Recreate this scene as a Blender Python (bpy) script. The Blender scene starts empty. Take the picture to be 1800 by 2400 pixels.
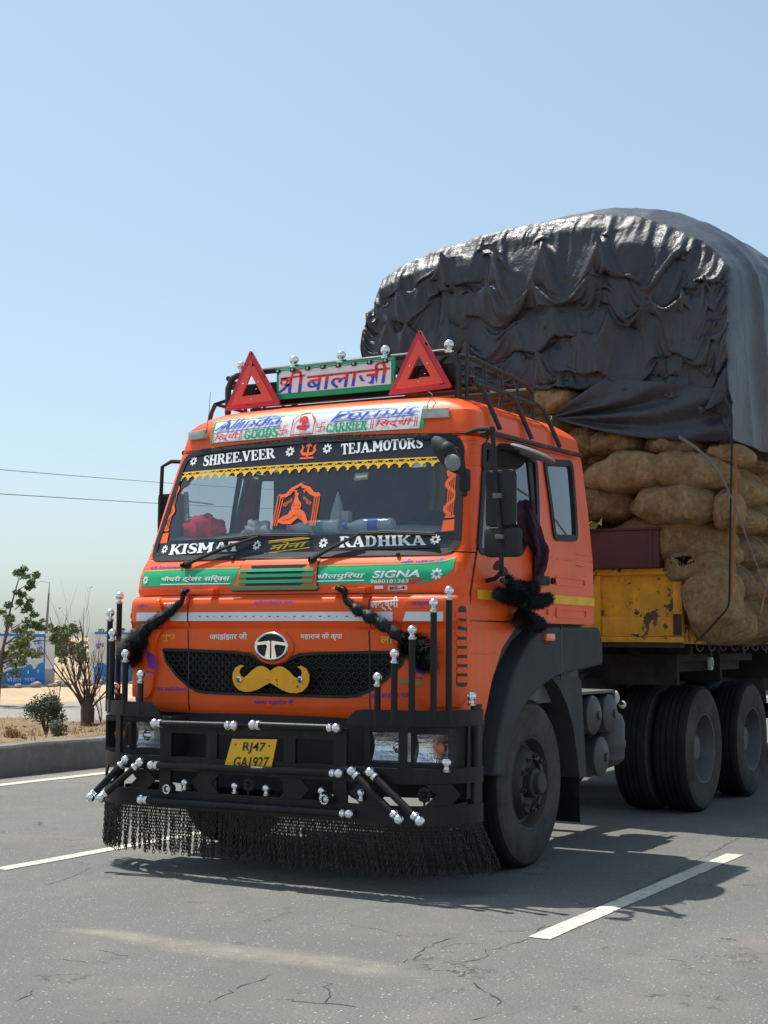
import bpy, bmesh, math, random
import numpy as np
from mathutils import Vector, Matrix, noise, Euler
R_ = math.radians
random.seed(7)
scene = bpy.context.scene
# ---------------------------------------------------------------- camera
CAM = np.array([4.991, -7.7257, 1.4102]); YAW, PITCH, ROLL, FPX = .5137, .0848, .0068, 3493.0
_F = np.array([-math.sin(YAW)*math.cos(PITCH), math.cos(YAW)*math.cos(PITCH), math.sin(PITCH)])
_R = np.cross(_F, [0, 0, 1]); _R /= np.linalg.norm(_R); _U = np.cross(_R, _F)
_R, _U = _R*math.cos(ROLL)+_U*math.sin(ROLL), -_R*math.sin(ROLL)+_U*math.cos(ROLL)
cd = bpy.data.cameras.new('camera'); cam = bpy.data.objects.new('camera', cd); scene.collection.objects.link(cam)
m4 = Matrix(((_R[0], _U[0], -_F[0], CAM[0]), (_R[1], _U[1], -_F[1], CAM[1]), (_R[2], _U[2], -_F[2], CAM[2]), (0, 0, 0, 1)))
cam.matrix_world = m4
cd.sensor_fit = 'VERTICAL'; cd.sensor_height = 24; cd.lens = FPX/2400*24; cd.clip_start = .1; cd.clip_end = 4000
scene.camera = cam
scene.render.resolution_x = 768; scene.render.resolution_y = 1024
# ---------------------------------------------------------------- sky, sun, exposure
SUNV = Vector((-.45, .10, 1.0)).normalized()
wd = bpy.data.worlds.new('World'); scene.world = wd; wd.use_nodes = True
nt = wd.node_tree; bg = nt.nodes['Background']
sk = nt.nodes.new('ShaderNodeTexSky'); sk.sky_type = 'NISHITA'; sk.sun_disc = False
sk.sun_elevation = math.asin(SUNV.z); sk.sun_rotation = math.atan2(SUNV.x, SUNV.y)
sk.altitude = 200; sk.air_density = 1.0; sk.dust_density = 2.0; sk.ozone_density = .8
gm = nt.nodes.new('ShaderNodeGamma'); gm.inputs[1].default_value = .60; nt.links.new(sk.outputs[0], gm.inputs[0])   # hazy air: softer step from zenith to horizon
tn = nt.nodes.new('ShaderNodeMix'); tn.data_type = 'RGBA'; tn.blend_type = 'MULTIPLY'; tn.inputs[0].default_value = 1; tn.inputs[7].default_value = (.92, 1.06, 1.12, 1)
nt.links.new(gm.outputs[0], tn.inputs[6]); nt.links.new(tn.outputs[2], bg.inputs[0]); bg.inputs[1].default_value = .125
sl = bpy.data.lights.new('sun', 'SUN'); sl.energy = 2.6; sl.angle = R_(.55); sl.color = (1, .95, .87)
so = bpy.data.objects.new('sun', sl); scene.collection.objects.link(so)
so.rotation_euler = SUNV.to_track_quat('Z', 'Y').to_euler(); so.location = (-20, 10, 40)
scene.view_settings.view_transform = 'Standard'; scene.view_settings.look = 'None'
scene.view_settings.exposure = 1.2; scene.view_settings.gamma = 1.0
scene.cycles.max_bounces = 8; scene.cycles.transparent_max_bounces = 16
# ---------------------------------------------------------------- pixel -> place (photograph crops: origin x, y, scale)
ZO = {'s': (0, 0, 1), 'd': (0, 0, 1.085), 'z1': (330, 750, .4822), 'z2': (280, 1250, .5124), 'z3': (180, 1350, .3617),
      'z4': (680, 1350, .3617), 'z5': (1000, 950, .2712), 'z6': (1080, 1400, .434), 'z7': (1300, 880, .3075),
      'z8': (800, 450, .6028), 'b1': (0, 1250, .2712), 'b2': (0, 1700, .5425), 'b3': (900, 1900, .5425)}
def ray(zn, x, y):
    a, b, s = ZO[zn]; u = a+x*s; v = b+y*s
    return _F+_R*(u-900)/FPX-_U*(v-1200)/FPX
def atX(c, zn, x, y): d = ray(zn, x, y); return Vector(CAM+d*((c-CAM[0])/d[0]))
def atY(c, zn, x, y): d = ray(zn, x, y); return Vector(CAM+d*((c-CAM[1])/d[1]))
def atZ(c, zn, x, y): d = ray(zn, x, y); return Vector(CAM+d*((c-CAM[2])/d[2]))
def itp(t, tab):
    return float(np.interp(t, [a for a, b in tab], [b for a, b in tab]))
# ---------------------------------------------------------------- objects
COL = scene.collection
def tag(o, label=None, cat=None, group=None, kind=None):
    if label: o['label'] = label
    if cat: o['category'] = cat
    if group: o['group'] = group
    if kind: o['kind'] = kind
    return o
def empty(name, loc, label, cat, group=None):
    o = bpy.data.objects.new(name, None); COL.objects.link(o); o.location = loc; o.empty_display_size = .1
    return tag(o, label, cat, group)
class MB:
    """collects shapes; build() links them as ONE mesh object"""
    def __init__(s): s.v = []; s.f = []
    def add(s, v, f):
        n = len(s.v); s.v.extend([tuple(p) for p in v]); s.f.extend([tuple(i+n for i in q) for q in f]); return s
    def box(s, a, b, bev=0):
        x0, y0, z0 = [min(p, q) for p, q in zip(a, b)]; x1, y1, z1 = [max(p, q) for p, q in zip(a, b)]
        if bev:
            bm = bmesh.new(); bmesh.ops.create_cube(bm, size=1)
            for v in bm.verts: v.co = Vector((x0+(v.co.x+.5)*(x1-x0), y0+(v.co.y+.5)*(y1-y0), z0+(v.co.z+.5)*(z1-z0)))
            bmesh.ops.bevel(bm, geom=bm.edges[:], offset=bev, segments=2, profile=.6, affect='EDGES')
            bm.verts.index_update()
            s.add([v.co for v in bm.verts], [[v.index for v in f.verts] for f in bm.faces]); bm.free(); return s
        return s.add([(x0, y0, z0), (x1, y0, z0), (x1, y1, z0), (x0, y1, z0), (x0, y0, z1), (x1, y0, z1), (x1, y1, z1), (x0, y1, z1)],
                     [(0, 3, 2, 1), (4, 5, 6, 7), (0, 1, 5, 4), (1, 2, 6, 5), (2, 3, 7, 6), (3, 0, 4, 7)])
    def tube(s, pts, r, n=8, cap=True):
        pts = [Vector(p) for p in pts]; k = len(pts)
        rr = r if isinstance(r, (list, tuple)) else [r]*k
        up = None; V = []; Fc = []
        for i, p in enumerate(pts):
            t = (pts[min(i+1, k-1)]-pts[max(i-1, 0)]).normalized()
            if up is None: up = Vector((0, 0, 1)) if abs(t.z) < .9 else Vector((1, 0, 0))
            a = t.cross(up).normalized(); b = a.cross(t).normalized(); up = b
            for j in range(n):
                w = 2*math.pi*j/n; V.append(p+(a*math.cos(w)+b*math.sin(w))*rr[i])
        for i in range(k-1):
            for j in range(n):
                q = (j+1) % n; Fc.append((i*n+j, i*n+q, (i+1)*n+q, (i+1)*n+j))
        if cap: Fc.append(tuple(range(n))[::-1]); Fc.append(tuple((k-1)*n+j for j in range(n)))
        return s.add(V, Fc)
    def ball(s, c, r, n=14, m=9, sc=(1, 1, 1)):
        V = []; Fc = []
        for i in range(m+1):
            a = math.pi*i/m
            for j in range(n):
                b = 2*math.pi*j/n
                V.append((c[0]+r*sc[0]*math.sin(a)*math.cos(b), c[1]+r*sc[1]*math.sin(a)*math.sin(b), c[2]+r*sc[2]*math.cos(a)))
        for i in range(m):
            for j in range(n):
                q = (j+1) % n; Fc.append((i*n+j, (i+1)*n+j, (i+1)*n+q, i*n+q))
        return s.add(V, Fc)
    def lathe(s, prof, c, ax=(0, 0, 1), n=24, cap=False):
        ax = Vector(ax).normalized(); a = ax.orthogonal().normalized(); b = ax.cross(a); c = Vector(c); V = []; Fc = []
        for r, h in prof:
            for j in range(n):
                w = 2*math.pi*j/n; V.append(c+ax*h+(a*math.cos(w)+b*math.sin(w))*r)
        for i in range(len(prof)-1):
            for j in range(n):
                q = (j+1) % n; Fc.append((i*n+j, i*n+q, (i+1)*n+q, (i+1)*n+j))
        if cap: Fc.append(tuple(range(n))[::-1]); Fc.append(tuple((len(prof)-1)*n+j for j in range(n)))
        return s.add(V, Fc)
    def prism(s, poly, fn, d):
        """polygon in 2D; fn(u, v, w) -> 3D, w = 0 front, w = d back"""
        n = len(poly)
        return s.add([fn(u, v, 0) for u, v in poly]+[fn(u, v, d) for u, v in poly],
                     [tuple(range(n)), tuple(range(2*n-1, n-1, -1))]+[(i, i+n, (i+1) % n+n, (i+1) % n) for i in range(n)])
    def build(s, name, mat, parent=None, smooth=40, weld=0, base=None, fixn=True):
        me = bpy.data.meshes.new(name); v = s.v
        if base is not None: v = [(p[0]-base[0], p[1]-base[1], p[2]-base[2]) for p in v]
        me.from_pydata(v, [], s.f)
        if weld or fixn:
            bm = bmesh.new(); bm.from_mesh(me)
            if weld: bmesh.ops.remove_doubles(bm, verts=bm.verts[:], dist=weld)
            if fixn: bmesh.ops.recalc_face_normals(bm, faces=bm.faces[:])
            bm.to_mesh(me); bm.free()
        if smooth:
            me.shade_smooth(); me.set_sharp_from_angle(angle=R_(smooth))
        me.materials.append(mat if not isinstance(mat, str) else MAT[mat])
        o = bpy.data.objects.new(name, me); COL.objects.link(o)
        if base is not None: o.location = base
        if parent:
            o.parent = parent
            if base is None:
                p = parent; off = Vector((0, 0, 0))
                while p: off += p.location; p = p.parent
                o.location = -off
        return o
def clone(o, parent, loc=None, rot=None):
    c = o.copy(); COL.objects.link(c)
    if parent: c.parent = parent
    if loc is not None: c.location = loc
    if rot is not None: c.rotation_euler = rot
    for ch in list(o.children):
        k = ch.copy(); COL.objects.link(k); k.parent = c
        for g in list(ch.children):
            q = g.copy(); COL.objects.link(q); q.parent = k
    return c
def fill(polys, fn, du=.05, dv=.05, mb=None):
    """even-odd fill of 2D polygons, mapped by fn(u, v) -> 3D"""
    mb = mb or MB()
    vs = sorted({round(p[1], 5) for P in polys for p in P})
    lv = []
    for a, b in zip(vs, vs[1:]):
        n = max(1, math.ceil((b-a)/dv)); lv += [a+(b-a)*i/n for i in range(n)]
    lv.append(vs[-1])
    def cut(v):
        xs = []
        for P in polys:
            for i in range(len(P)):
                (u0, v0), (u1, v1) = P[i], P[(i+1) % len(P)]
                if (v0 <= v) != (v1 <= v): xs.append(u0+(u1-u0)*(v-v0)/(v1-v0))
        return sorted(xs)
    for a, b in zip(lv, lv[1:]):
        e = (b-a)*1e-4
        A = cut(a+e); B = cut(b-e)
        if len(A) != len(B): A = B = cut((a+b)/2)
        for i in range(0, len(A)-1, 2):
            n = max(1, math.ceil(max(A[i+1]-A[i], B[i+1]-B[i])/du)); V = []
            for k in range(n+1):
                t = k/n
                V.append(fn(A[i]+(A[i+1]-A[i])*t, a)); V.append(fn(B[i]+(B[i+1]-B[i])*t, b))
            mb.add(V, [(2*k, 2*k+2, 2*k+3, 2*k+1) for k in range(n)])
    return mb
def slab(polys, f3, o1, o0, du=.05, dv=.05, back=False):
    """filled polygons at offset o1 with edge walls down to offset o0; f3(u, v, off)"""
    mb = fill(polys, lambda u, v: f3(u, v, o1), du, dv)
    if back: fill(polys, lambda u, v: f3(u, v, o0), du, dv, mb)
    for P in polys:
        k = len(P); Q = []
        for i in range(k):
            a, b = P[i], P[(i+1) % k]; n = max(1, math.ceil(math.hypot(b[0]-a[0], b[1]-a[1])/du)); Q += [(a[0]+(b[0]-a[0])*t/n, a[1]+(b[1]-a[1])*t/n) for t in range(n)]
        k = len(Q); mb.add([f3(u, v, o1) for u, v in Q]+[f3(u, v, o0) for u, v in Q], [(i, (i+1) % k, (i+1) % k+k, i+k) for i in range(k)])
    return mb
_T, _t = .25, .13
def _sf(x, y, w=.4): return ([(x-w/2, y), (x+w/2, y)], .11)
def _st(x, a=0, b=1): return ([(x, a+.0), (x, b)], _T)
SERIF = {
 'I': (.46, [_st(.23), _sf(.23, .055), _sf(.23, .945)]),
 'H': (.96, [_st(.22), _st(.74), ([(.2, .5), (.76, .5)], _t), _sf(.22, .055), _sf(.22, .945), _sf(.74, .055), _sf(.74, .945)]),
 'K': (.96, [_st(.22), ([(.80, .97), (.34, .45)], .15), ([(.40, .55), (.62, .3), (.80, .03)], .24), _sf(.22, .055), _sf(.22, .945), _sf(.78, .945, .34), _sf(.80, .055, .34)]),
 'S': (.74, [([(.66, .70), (.64, .86), (.50, .95), (.34, .95), (.19, .87), (.15, .74), (.22, .60), (.40, .51), (.58, .40), (.62, .26), (.55, .11), (.40, .05), (.24, .06), (.10, .16), (.08, .32)], [.08, .10, .12, .15, .19, .23, .25, .26, .25, .23, .19, .15, .12, .10, .08])]),
 'M': (1.18, [_st(.22), _st(.96), ([(.26, .96), (.58, .30)], .22), ([(.94, .96), (.60, .30)], .13), _sf(.22, .055), _sf(.22, .945), _sf(.96, .055), _sf(.96, .945)]),
 'A': (.98, [([(.16, .03), (.48, .98)], .13), ([(.48, .98), (.80, .03)], .26), ([(.26, .32), (.70, .32)], .12), _sf(.16, .055, .36), _sf(.80, .055, .38)]),
 'T': (.84, [_st(.42), ([(.04, .93), (.80, .93)], .14), ([(.08, .96), (.05, .70)], .10), ([(.76, .96), (.79, .70)], .10), _sf(.42, .055)]),
 'R': (.94, [_st(.22), ([(.2, .945), (.50, .945), (.66, .88), (.70, .74), (.64, .58), (.46, .51), (.22, .51)], [.11, .12, .18, .25, .18, .12, .11]), ([(.48, .50), (.62, .30), (.80, .04)], [.16, .25, .24]), _sf(.22, .055), _sf(.12, .945, .2), _sf(.82, .055, .24)]),
 'D': (.92, [_st(.22), ([(.2, .945), (.46, .945), (.66, .84), (.74, .5), (.66, .16), (.46, .055), (.2, .055)], [.11, .12, .20, .26, .20, .12, .11]), _sf(.14, .055, .24), _sf(.14, .945, .24)]),
 'E': (.80, [_st(.22), ([(.04, .945), (.70, .945)], .11), ([(.04, .055), (.72, .055)], .11), ([(.2, .5), (.54, .5)], .11), ([(.68, .97), (.70, .72)], .10), ([(.70, .03), (.73, .30)], .10), ([(.53, .38), (.53, .62)], .09)]),
 'V': (.94, [([(.16, .97), (.46, .03)], .26), ([(.78, .97), (.48, .03)], .13), _sf(.16, .945, .36), _sf(.78, .945, .34)]),
 'J': (.66, [([(.42, 1), (.42, .30), (.36, .12), (.22, .05), (.10, .12)], [.25, .25, .2, .13, .12]), _sf(.42, .945), ([(.10, .10), (.10, .26)], .16)]),
 'O': (.88, [([(.44+.30*math.cos(R_(i*18)), .5+.425*math.sin(R_(i*18))) for i in range(21)], [.13+.13*abs(math.cos(R_(i*18))) for i in range(21)])]),
 'G': (.92, [([(.44+.30*math.cos(R_(30+i*18)), .5+.425*math.sin(R_(30+i*18))) for i in range(18)], [.11+.14*abs(math.cos(R_(30+i*18))) for i in range(18)]), ([(.72, .40), (.72, .06)], .2), _sf(.66, .42, .4), ([(.70, .97), (.71, .66)], .10)]),
 'C': (.84, [([(.44+.30*math.cos(R_(30+i*18)), .5+.425*math.sin(R_(30+i*18))) for i in range(18)], [.11+.14*abs(math.cos(R_(30+i*18))) for i in range(18)]), ([(.70, .97), (.71, .66)], .11)]),
 '.': (.30, [([(.02, .12), (.24, .12)], .22)])}
def serif_on(body, quad, fn3, off, mb=None):
    """heavy slab-serif capitals filling a quad; fn3(u, v, off)"""
    mb = mb or MB(); tot = sum(SERIF[c][0] for c in body); bl, br, tr, tl = [np.array(q) for q in quad]; x = 0; e = 0
    asp = np.linalg.norm(br-bl)/tot/np.linalg.norm(tl-bl)
    for ch in body:
        w, sts = SERIF[ch]
        for pts, wd in sts:
            k = len(pts); V = []; e += 1
            for i, q in enumerate(pts):
                a = pts[max(i-1, 0)]; b = pts[min(i+1, k-1)]; tx, ty = b[0]-a[0], b[1]-a[1]; l = math.hypot(tx, ty) or 1; ww = (wd[i] if isinstance(wd, list) else wd)/2
                for s in (1, -1):
                    u = (x+q[0]-s*ty/l*ww)/tot; v = min(1, max(0, q[1]+s*tx/l*ww)); p = (bl*(1-u)+br*u)*(1-v)+(tl*(1-u)+tr*u)*v; V.append(fn3(p[0], p[1], off+.0002*(e % 7)))
            mb.add(V, [(2*i, 2*i+1, 2*i+3, 2*i+2) for i in range(k-1)])
        x += w
    return mb
def rrect(u0, v0, u1, v1, r, n=5):
    P = []
    for cx, cy, a0 in ((u1-r, v0+r, -90), (u1-r, v1-r, 0), (u0+r, v1-r, 90), (u0+r, v0+r, 180)):
        for i in range(n+1):
            a = R_(a0+90*i/n); P.append((cx+r*math.cos(a), cy+r*math.sin(a)))
    return P
def rpoly(P, r, n=5):
    """round the corners of a polygon"""
    out = []; k = len(P)
    for i in range(k):
        a, p, b = Vector(P[i-1]), Vector(P[i]), Vector(P[(i+1) % k])
        da = (a-p); db = (b-p); rr = min(r, da.length*.49, db.length*.49)
        A = p+da.normalized()*rr; B = p+db.normalized()*rr
        for j in range(n+1):
            t = j/n; q = A*(1-t)**2+p*2*t*(1-t)+B*t*t; out.append((q.x, q.y))
    return out
def inset(P, d):
    """offset a polygon (counter-clockwise or not) inward by d"""
    k = len(P); out = []
    ar = sum(P[i-1][0]*P[i][1]-P[i][0]*P[i-1][1] for i in range(k)); sg = 1 if ar > 0 else -1
    for i in range(k):
        a, p, b = Vector(P[i-1]), Vector(P[i]), Vector(P[(i+1) % k])
        e = (b-a); e = e.normalized() if e.length else Vector((1, 0)); out.append((p.x-e.y*d*sg, p.y+e.x*d*sg))
    return out
_tx = {}
def text2d(body, bold=0.0, shear=0.0):
    key = (body, bold, shear)
    if key in _tx: return _tx[key]
    cu = bpy.data.curves.new('t', 'FONT'); cu.body = body; cu.offset = bold; cu.shear = shear; cu.resolution_u = 3
    ob = bpy.data.objects.new('t', cu); COL.objects.link(ob)
    dg = bpy.context.evaluated_depsgraph_get(); me = bpy.data.meshes.new_from_object(ob.evaluated_get(dg))
    V = [(v.co.x, v.co.y) for v in me.vertices]; Fc = [tuple(p.vertices) for p in me.polygons]
    bpy.data.objects.remove(ob); bpy.data.curves.remove(cu); bpy.data.meshes.remove(me)
    _tx[key] = (V, Fc); return V, Fc
def text_on(body, quad, fn, bold=0.0, shear=0.0, mb=None):
    """text filling a quad (bl, br, tr, tl) of 2D surface points"""
    V, Fc = text2d(body, bold, shear); mb = mb or MB()
    if not V: return mb
    x0 = min(v[0] for v in V); x1 = max(v[0] for v in V); y0 = min(v[1] for v in V); y1 = max(v[1] for v in V)
    bl, br, tr, tl = [np.array(q) for q in quad]
    out = []
    for x, y in V:
        s = (x-x0)/(x1-x0); t = (y-y0)/(y1-y0); p = (bl*(1-s)+br*s)*(1-t)+(tl*(1-s)+tr*s)*t; out.append(fn(p[0], p[1]))
    return mb.add(out, Fc)
# ---------------------------------------------------------------- materials
MAT = {}
def mat(name, col, rough=.5, metal=0, var=.12, vs=6, bump=0, bs=40, dust=0, dcol=(.33, .27, .2), coat=0, spec=.5, trans=0, ds=2.5, col2=None, c2s=3, c2t=.55, c2w=.06, bdist=.01, streak=0, scol=(.2, .1, .05)):
    m = bpy.data.materials.new(name); m.use_nodes = True; n = m.node_tree.nodes; L = m.node_tree.links; b = n['Principled BSDF']
    tc = n.new('ShaderNodeTexCoord')
    def nz(scale, det=5, rg=.6):
        t = n.new('ShaderNodeTexNoise'); t.inputs['Scale'].default_value = scale; t.inputs['Detail'].default_value = det; t.inputs['Roughness'].default_value = rg
        L.new(tc.outputs['Object'], t.inputs['Vector']); return t
    def ramp(src, a, c, lo=0, hi=1):
        r = n.new('ShaderNodeMapRange'); r.inputs[1].default_value = a; r.inputs[2].default_value = c; r.inputs[3].default_value = lo; r.inputs[4].default_value = hi
        L.new(src, r.inputs[0]); return r.outputs[0]
    def mix(fac, A, B):
        x = n.new('ShaderNodeMix'); x.data_type = 'RGBA'; L.new(fac, x.inputs[0])
        for k, c in ((6, A), (7, B)):
            if hasattr(c, 'links'): L.new(c, x.inputs[k])
            else: x.inputs[k].default_value = (*c, 1)
        return x.outputs[2]
    c = tuple(col); t1 = nz(vs)
    cur = mix(ramp(t1.outputs[0], .3, .7), tuple(q*(1-var) for q in c), tuple(min(1, q*(1+var)) for q in c))
    if col2 is not None:
        t2 = nz(c2s, 8, .65); cur = mix(ramp(t2.outputs[0], c2t, c2t+c2w), cur, tuple(col2))
    rsrc = None
    if streak:
        mp = n.new('ShaderNodeMapping'); mp.inputs['Scale'].default_value = (11, 11, 1.1); L.new(tc.outputs['Object'], mp.inputs['Vector']); ts = n.new('ShaderNodeTexNoise'); ts.inputs['Scale'].default_value = 1.0; ts.inputs['Detail'].default_value = 6; ts.inputs['Roughness'].default_value = .65
        L.new(mp.outputs[0], ts.inputs['Vector']); cur = mix(ramp(ts.outputs[0], .50, .74, 0, streak), cur, scol)
    if dust:
        t3 = nz(ds, 6, .7); cur = mix(ramp(t3.outputs[0], .38, .72, 0, dust), cur, dcol)
        rsrc = ramp(t3.outputs[0], .38, .72, rough, min(1, rough+.35*dust+.1))
    L.new(cur, b.inputs['Base Color'])
    if rsrc is not None: L.new(rsrc, b.inputs['Roughness'])
    else: b.inputs['Roughness'].default_value = rough
    b.inputs['Metallic'].default_value = metal; b.inputs['Specular IOR Level'].default_value = spec
    if coat: b.inputs['Coat Weight'].default_value = coat; b.inputs['Coat Roughness'].default_value = .06
    if trans: b.inputs['Transmission Weight'].default_value = trans; b.inputs['IOR'].default_value = 1.45
    if bump:
        t4 = nz(bs, 6, .6); bp = n.new('ShaderNodeBump'); bp.inputs['Strength'].default_value = bump; bp.inputs['Distance'].default_value = bdist
        L.new(t4.outputs[0], bp.inputs['Height']); L.new(bp.outputs[0], b.inputs['Normal'])
    MAT[name] = m; return m
mat('orange', (.97, .098, .004), .34, var=.06, vs=3, coat=.12, spec=.35, dust=.26, dcol=(.58, .19, .07), ds=1.6, col2=(.16, .04, .02), c2s=34, c2t=.72, c2w=.02, bump=.05, bs=5, streak=.30, scol=(.42, .12, .045))
mat('orange_flat', (.98, .13, .012), .5, var=.05)
mat('green', (.0, .40, .17), .4, var=.06, coat=.1, spec=.35, dust=.06)
mat('white', (.88, .88, .87), .45, var=.05, dust=.1)
mat('silver_tape', (.78, .80, .82), .35, var=.06, dust=.2, dcol=(.5, .48, .45))
mat('yellow', (.95, .46, .01), .45, var=.1, vs=14, dust=.1)
mat('plate_yellow', (.98, .50, .003), .45, var=.06, dust=.12)
mat('moustache', (.98, .40, .003), .5, var=.12, vs=12, col2=(.18, .05, .01), c2s=26, c2t=.62, c2w=.03)
mat('gold', (.92, .52, .02), .4, var=.15, vs=30)
mat('purple', (.14, .04, .42), .5, var=.1)
mat('blue', (.015, .09, .62), .45, var=.08)
mat('red', (.60, .015, .03), .4, var=.08, dust=.08)
mat('red_print', (.75, .02, .04), .45, var=.08)
mat('bright_red', (.95, .06, .025), .3, var=.06, coat=.3, dust=.12, dcol=(.6, .2, .12))
mat('red_rim', (.60, .010, .03), .35, var=.1, coat=.2, dust=.1)
mat('black_paint', (.009, .009, .010), .36, var=.25, vs=9, dust=.12, dcol=(.07, .062, .055), bump=.12, bs=60, spec=.28, streak=.35, scol=(.05, .043, .036))
mat('black_plastic', (.022, .022, .024), .6, var=.2, dust=.3, dcol=(.07, .066, .06), bump=.1, bs=90, spec=.3)
mat('black_film', (.012, .014, .02), .3, var=.1)
mat('rubber_seal', (.012, .012, .014), .5, var=.2, dust=.1, dcol=(.06, .06, .06), spec=.35)
mat('fender', (.045, .047, .05), .66, var=.15, dust=.5, dcol=(.085, .08, .072), bump=.15, bs=120, spec=.3, streak=.3, scol=(.10, .09, .075))
mat('tyre', (.016, .016, .017), .85, var=.25, dust=.4, dcol=(.06, .052, .044), bump=.2, bs=50, ds=4, spec=.12)
mat('tyre_wall', (.055, .05, .046), .85, var=.25, dust=.75, dcol=(.15, .13, .11), bump=.2, bs=30, ds=4, spec=.12)
mat('rim', (.045, .043, .045), .5, .3, var=.25, dust=.5, dcol=(.10, .08, .07), col2=(.085, .045, .035), c2s=5, bump=.1)
mat('steel_rim', (.14, .14, .145), .55, .3, var=.2, dust=.5, dcol=(.12, .105, .09))
mat('chassis', (.018, .017, .018), .7, var=.3, dust=.5, dcol=(.075, .062, .05), bump=.2, spec=.2)
mat('tank', (.07, .07, .075), .45, .2, var=.2, dust=.5, dcol=(.13, .115, .10))
mat('chrome', (.86, .86, .86), .1, 1, var=.04, dust=.12, dcol=(.5, .47, .43), ds=30)
mat('ball_chrome', (.88, .88, .87), .16, 1, var=.06, vs=30, dust=.25, dcol=(.55, .51, .45), ds=20)
mat('chain', (.045, .036, .029), .55, .4, var=.3, vs=60)
mat('lens', (.85, .87, .88), .04, 0, var=0, trans=.95)
mat('reflector', (.93, .94, .95), .2, 1, var=.05, vs=40, bump=.6, bs=45)
mat('amber', (.75, .16, .02), .2, var=.1, coat=.5)
mat('lamp_white', (.55, .54, .50), .35, var=.2, vs=20, dust=.4, dcol=(.25, .24, .2))
mat('grey_mirror', (.20, .205, .20), .5, var=.1, dust=.3)
mat('mirror_glass', (.9, .9, .9), .03, 1, var=0)
mat('interior', (.13, .125, .12), .8, var=.2)
mat('dash', (.34, .34, .33), .7, var=.3, vs=60, bump=.3, bs=120)
mat('seat', (.09, .05, .04), .9, var=.3)
mat('curtain', (.42, .33, .10), .9, var=.2)
mat('red_cloth', (.75, .03, .06), .9, var=.35, vs=25, bump=.6, bs=40)
mat('bottle', (.80, .90, .93), .10, 0, var=0, trans=.55)
mat('teal', (.02, .35, .33), .4)
mat('pink', (.8, .05, .3), .4)
mat('bottle_blue', (.02, .12, .55), .4)
mat('shrine', (.55, .52, .48), .6, var=.15)
mat('hair', (.006, .006, .007), .65, var=.3)
mat('scarf', (.035, .006, .02), .85, var=.4, vs=20, bump=.5, bs=30)
mat('rack_black', (.02, .02, .022), .5, var=.3, dust=.3, dcol=(.12, .1, .09), col2=(.09, .03, .02), c2s=9, c2t=.62)
mat('rusty_tube', (.05, .03, .026), .7, var=.4, vs=20, col2=(.16, .06, .035), c2s=8, c2t=.52)
mat('maroon', (.085, .022, .020), .55, var=.12, dust=.15, dcol=(.09, .05, .05))
mat('trailer_yellow', (.70, .33, .012), .55, var=.2, vs=8, streak=.3, scol=(.2, .09, .03), col2=(.045, .026, .022), c2s=9, c2t=.57, c2w=.025, dust=.25, dcol=(.25, .15, .06), bump=.15)
mat('rust', (.055, .032, .025), .85, var=.4, vs=12, bump=.3)
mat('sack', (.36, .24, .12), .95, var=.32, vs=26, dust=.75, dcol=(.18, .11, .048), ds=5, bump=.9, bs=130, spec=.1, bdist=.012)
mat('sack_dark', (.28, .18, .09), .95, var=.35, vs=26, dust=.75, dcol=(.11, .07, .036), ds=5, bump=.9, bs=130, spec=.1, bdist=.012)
mat('tear_dark', (.012, .009, .006), 1.0, spec=0)
mat('straw', (.38, .26, .11), .9, var=.3)
mat('leaf_pale', (.35, .45, .12), .7, var=.3)
mat('strap_orange', (.42, .13, .04), .7, var=.2)
mat('strap_grey', (.13, .12, .11), .8, var=.2, vs=30)
mat('rope', (.012, .012, .014), .8, var=.2)
# ================================================================ special materials
def nodes(name):
    m = bpy.data.materials.new(name); m.use_nodes = True; MAT[name] = m
    n = m.node_tree.nodes; L = m.node_tree.links
    return m, n, L, n['Principled BSDF']
def N(n, kind, **kw):
    x = n.new('ShaderNode'+kind)
    for k, v in kw.items():
        if k in x.inputs: x.inputs[k].default_value = v
        else: setattr(x, k, v)
    return x
def nmix(n, L, fac, A, B):
    x = n.new('ShaderNodeMix'); x.data_type = 'RGBA'
    if hasattr(fac, 'links'): L.new(fac, x.inputs[0])
    else: x.inputs[0].default_value = fac
    for k, c in ((6, A), (7, B)):
        if hasattr(c, 'links'): L.new(c, x.inputs[k])
        else: x.inputs[k].default_value = (*c, 1)
    return x.outputs[2]
def nmap(n, L, src, a, b, lo=0, hi=1):
    r = n.new('ShaderNodeMapRange'); L.new(src, r.inputs[0])
    for i, v in enumerate((a, b, lo, hi)): r.inputs[i+1].default_value = v
    return r.outputs[0]
def nmath(n, L, op, a, b=None):
    x = n.new('ShaderNodeMath'); x.operation = op
    for i, v in enumerate((a, b)):
        if v is None: continue
        if hasattr(v, 'links'): L.new(v, x.inputs[i])
        else: x.inputs[i].default_value = v
    return x.outputs[0]
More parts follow.
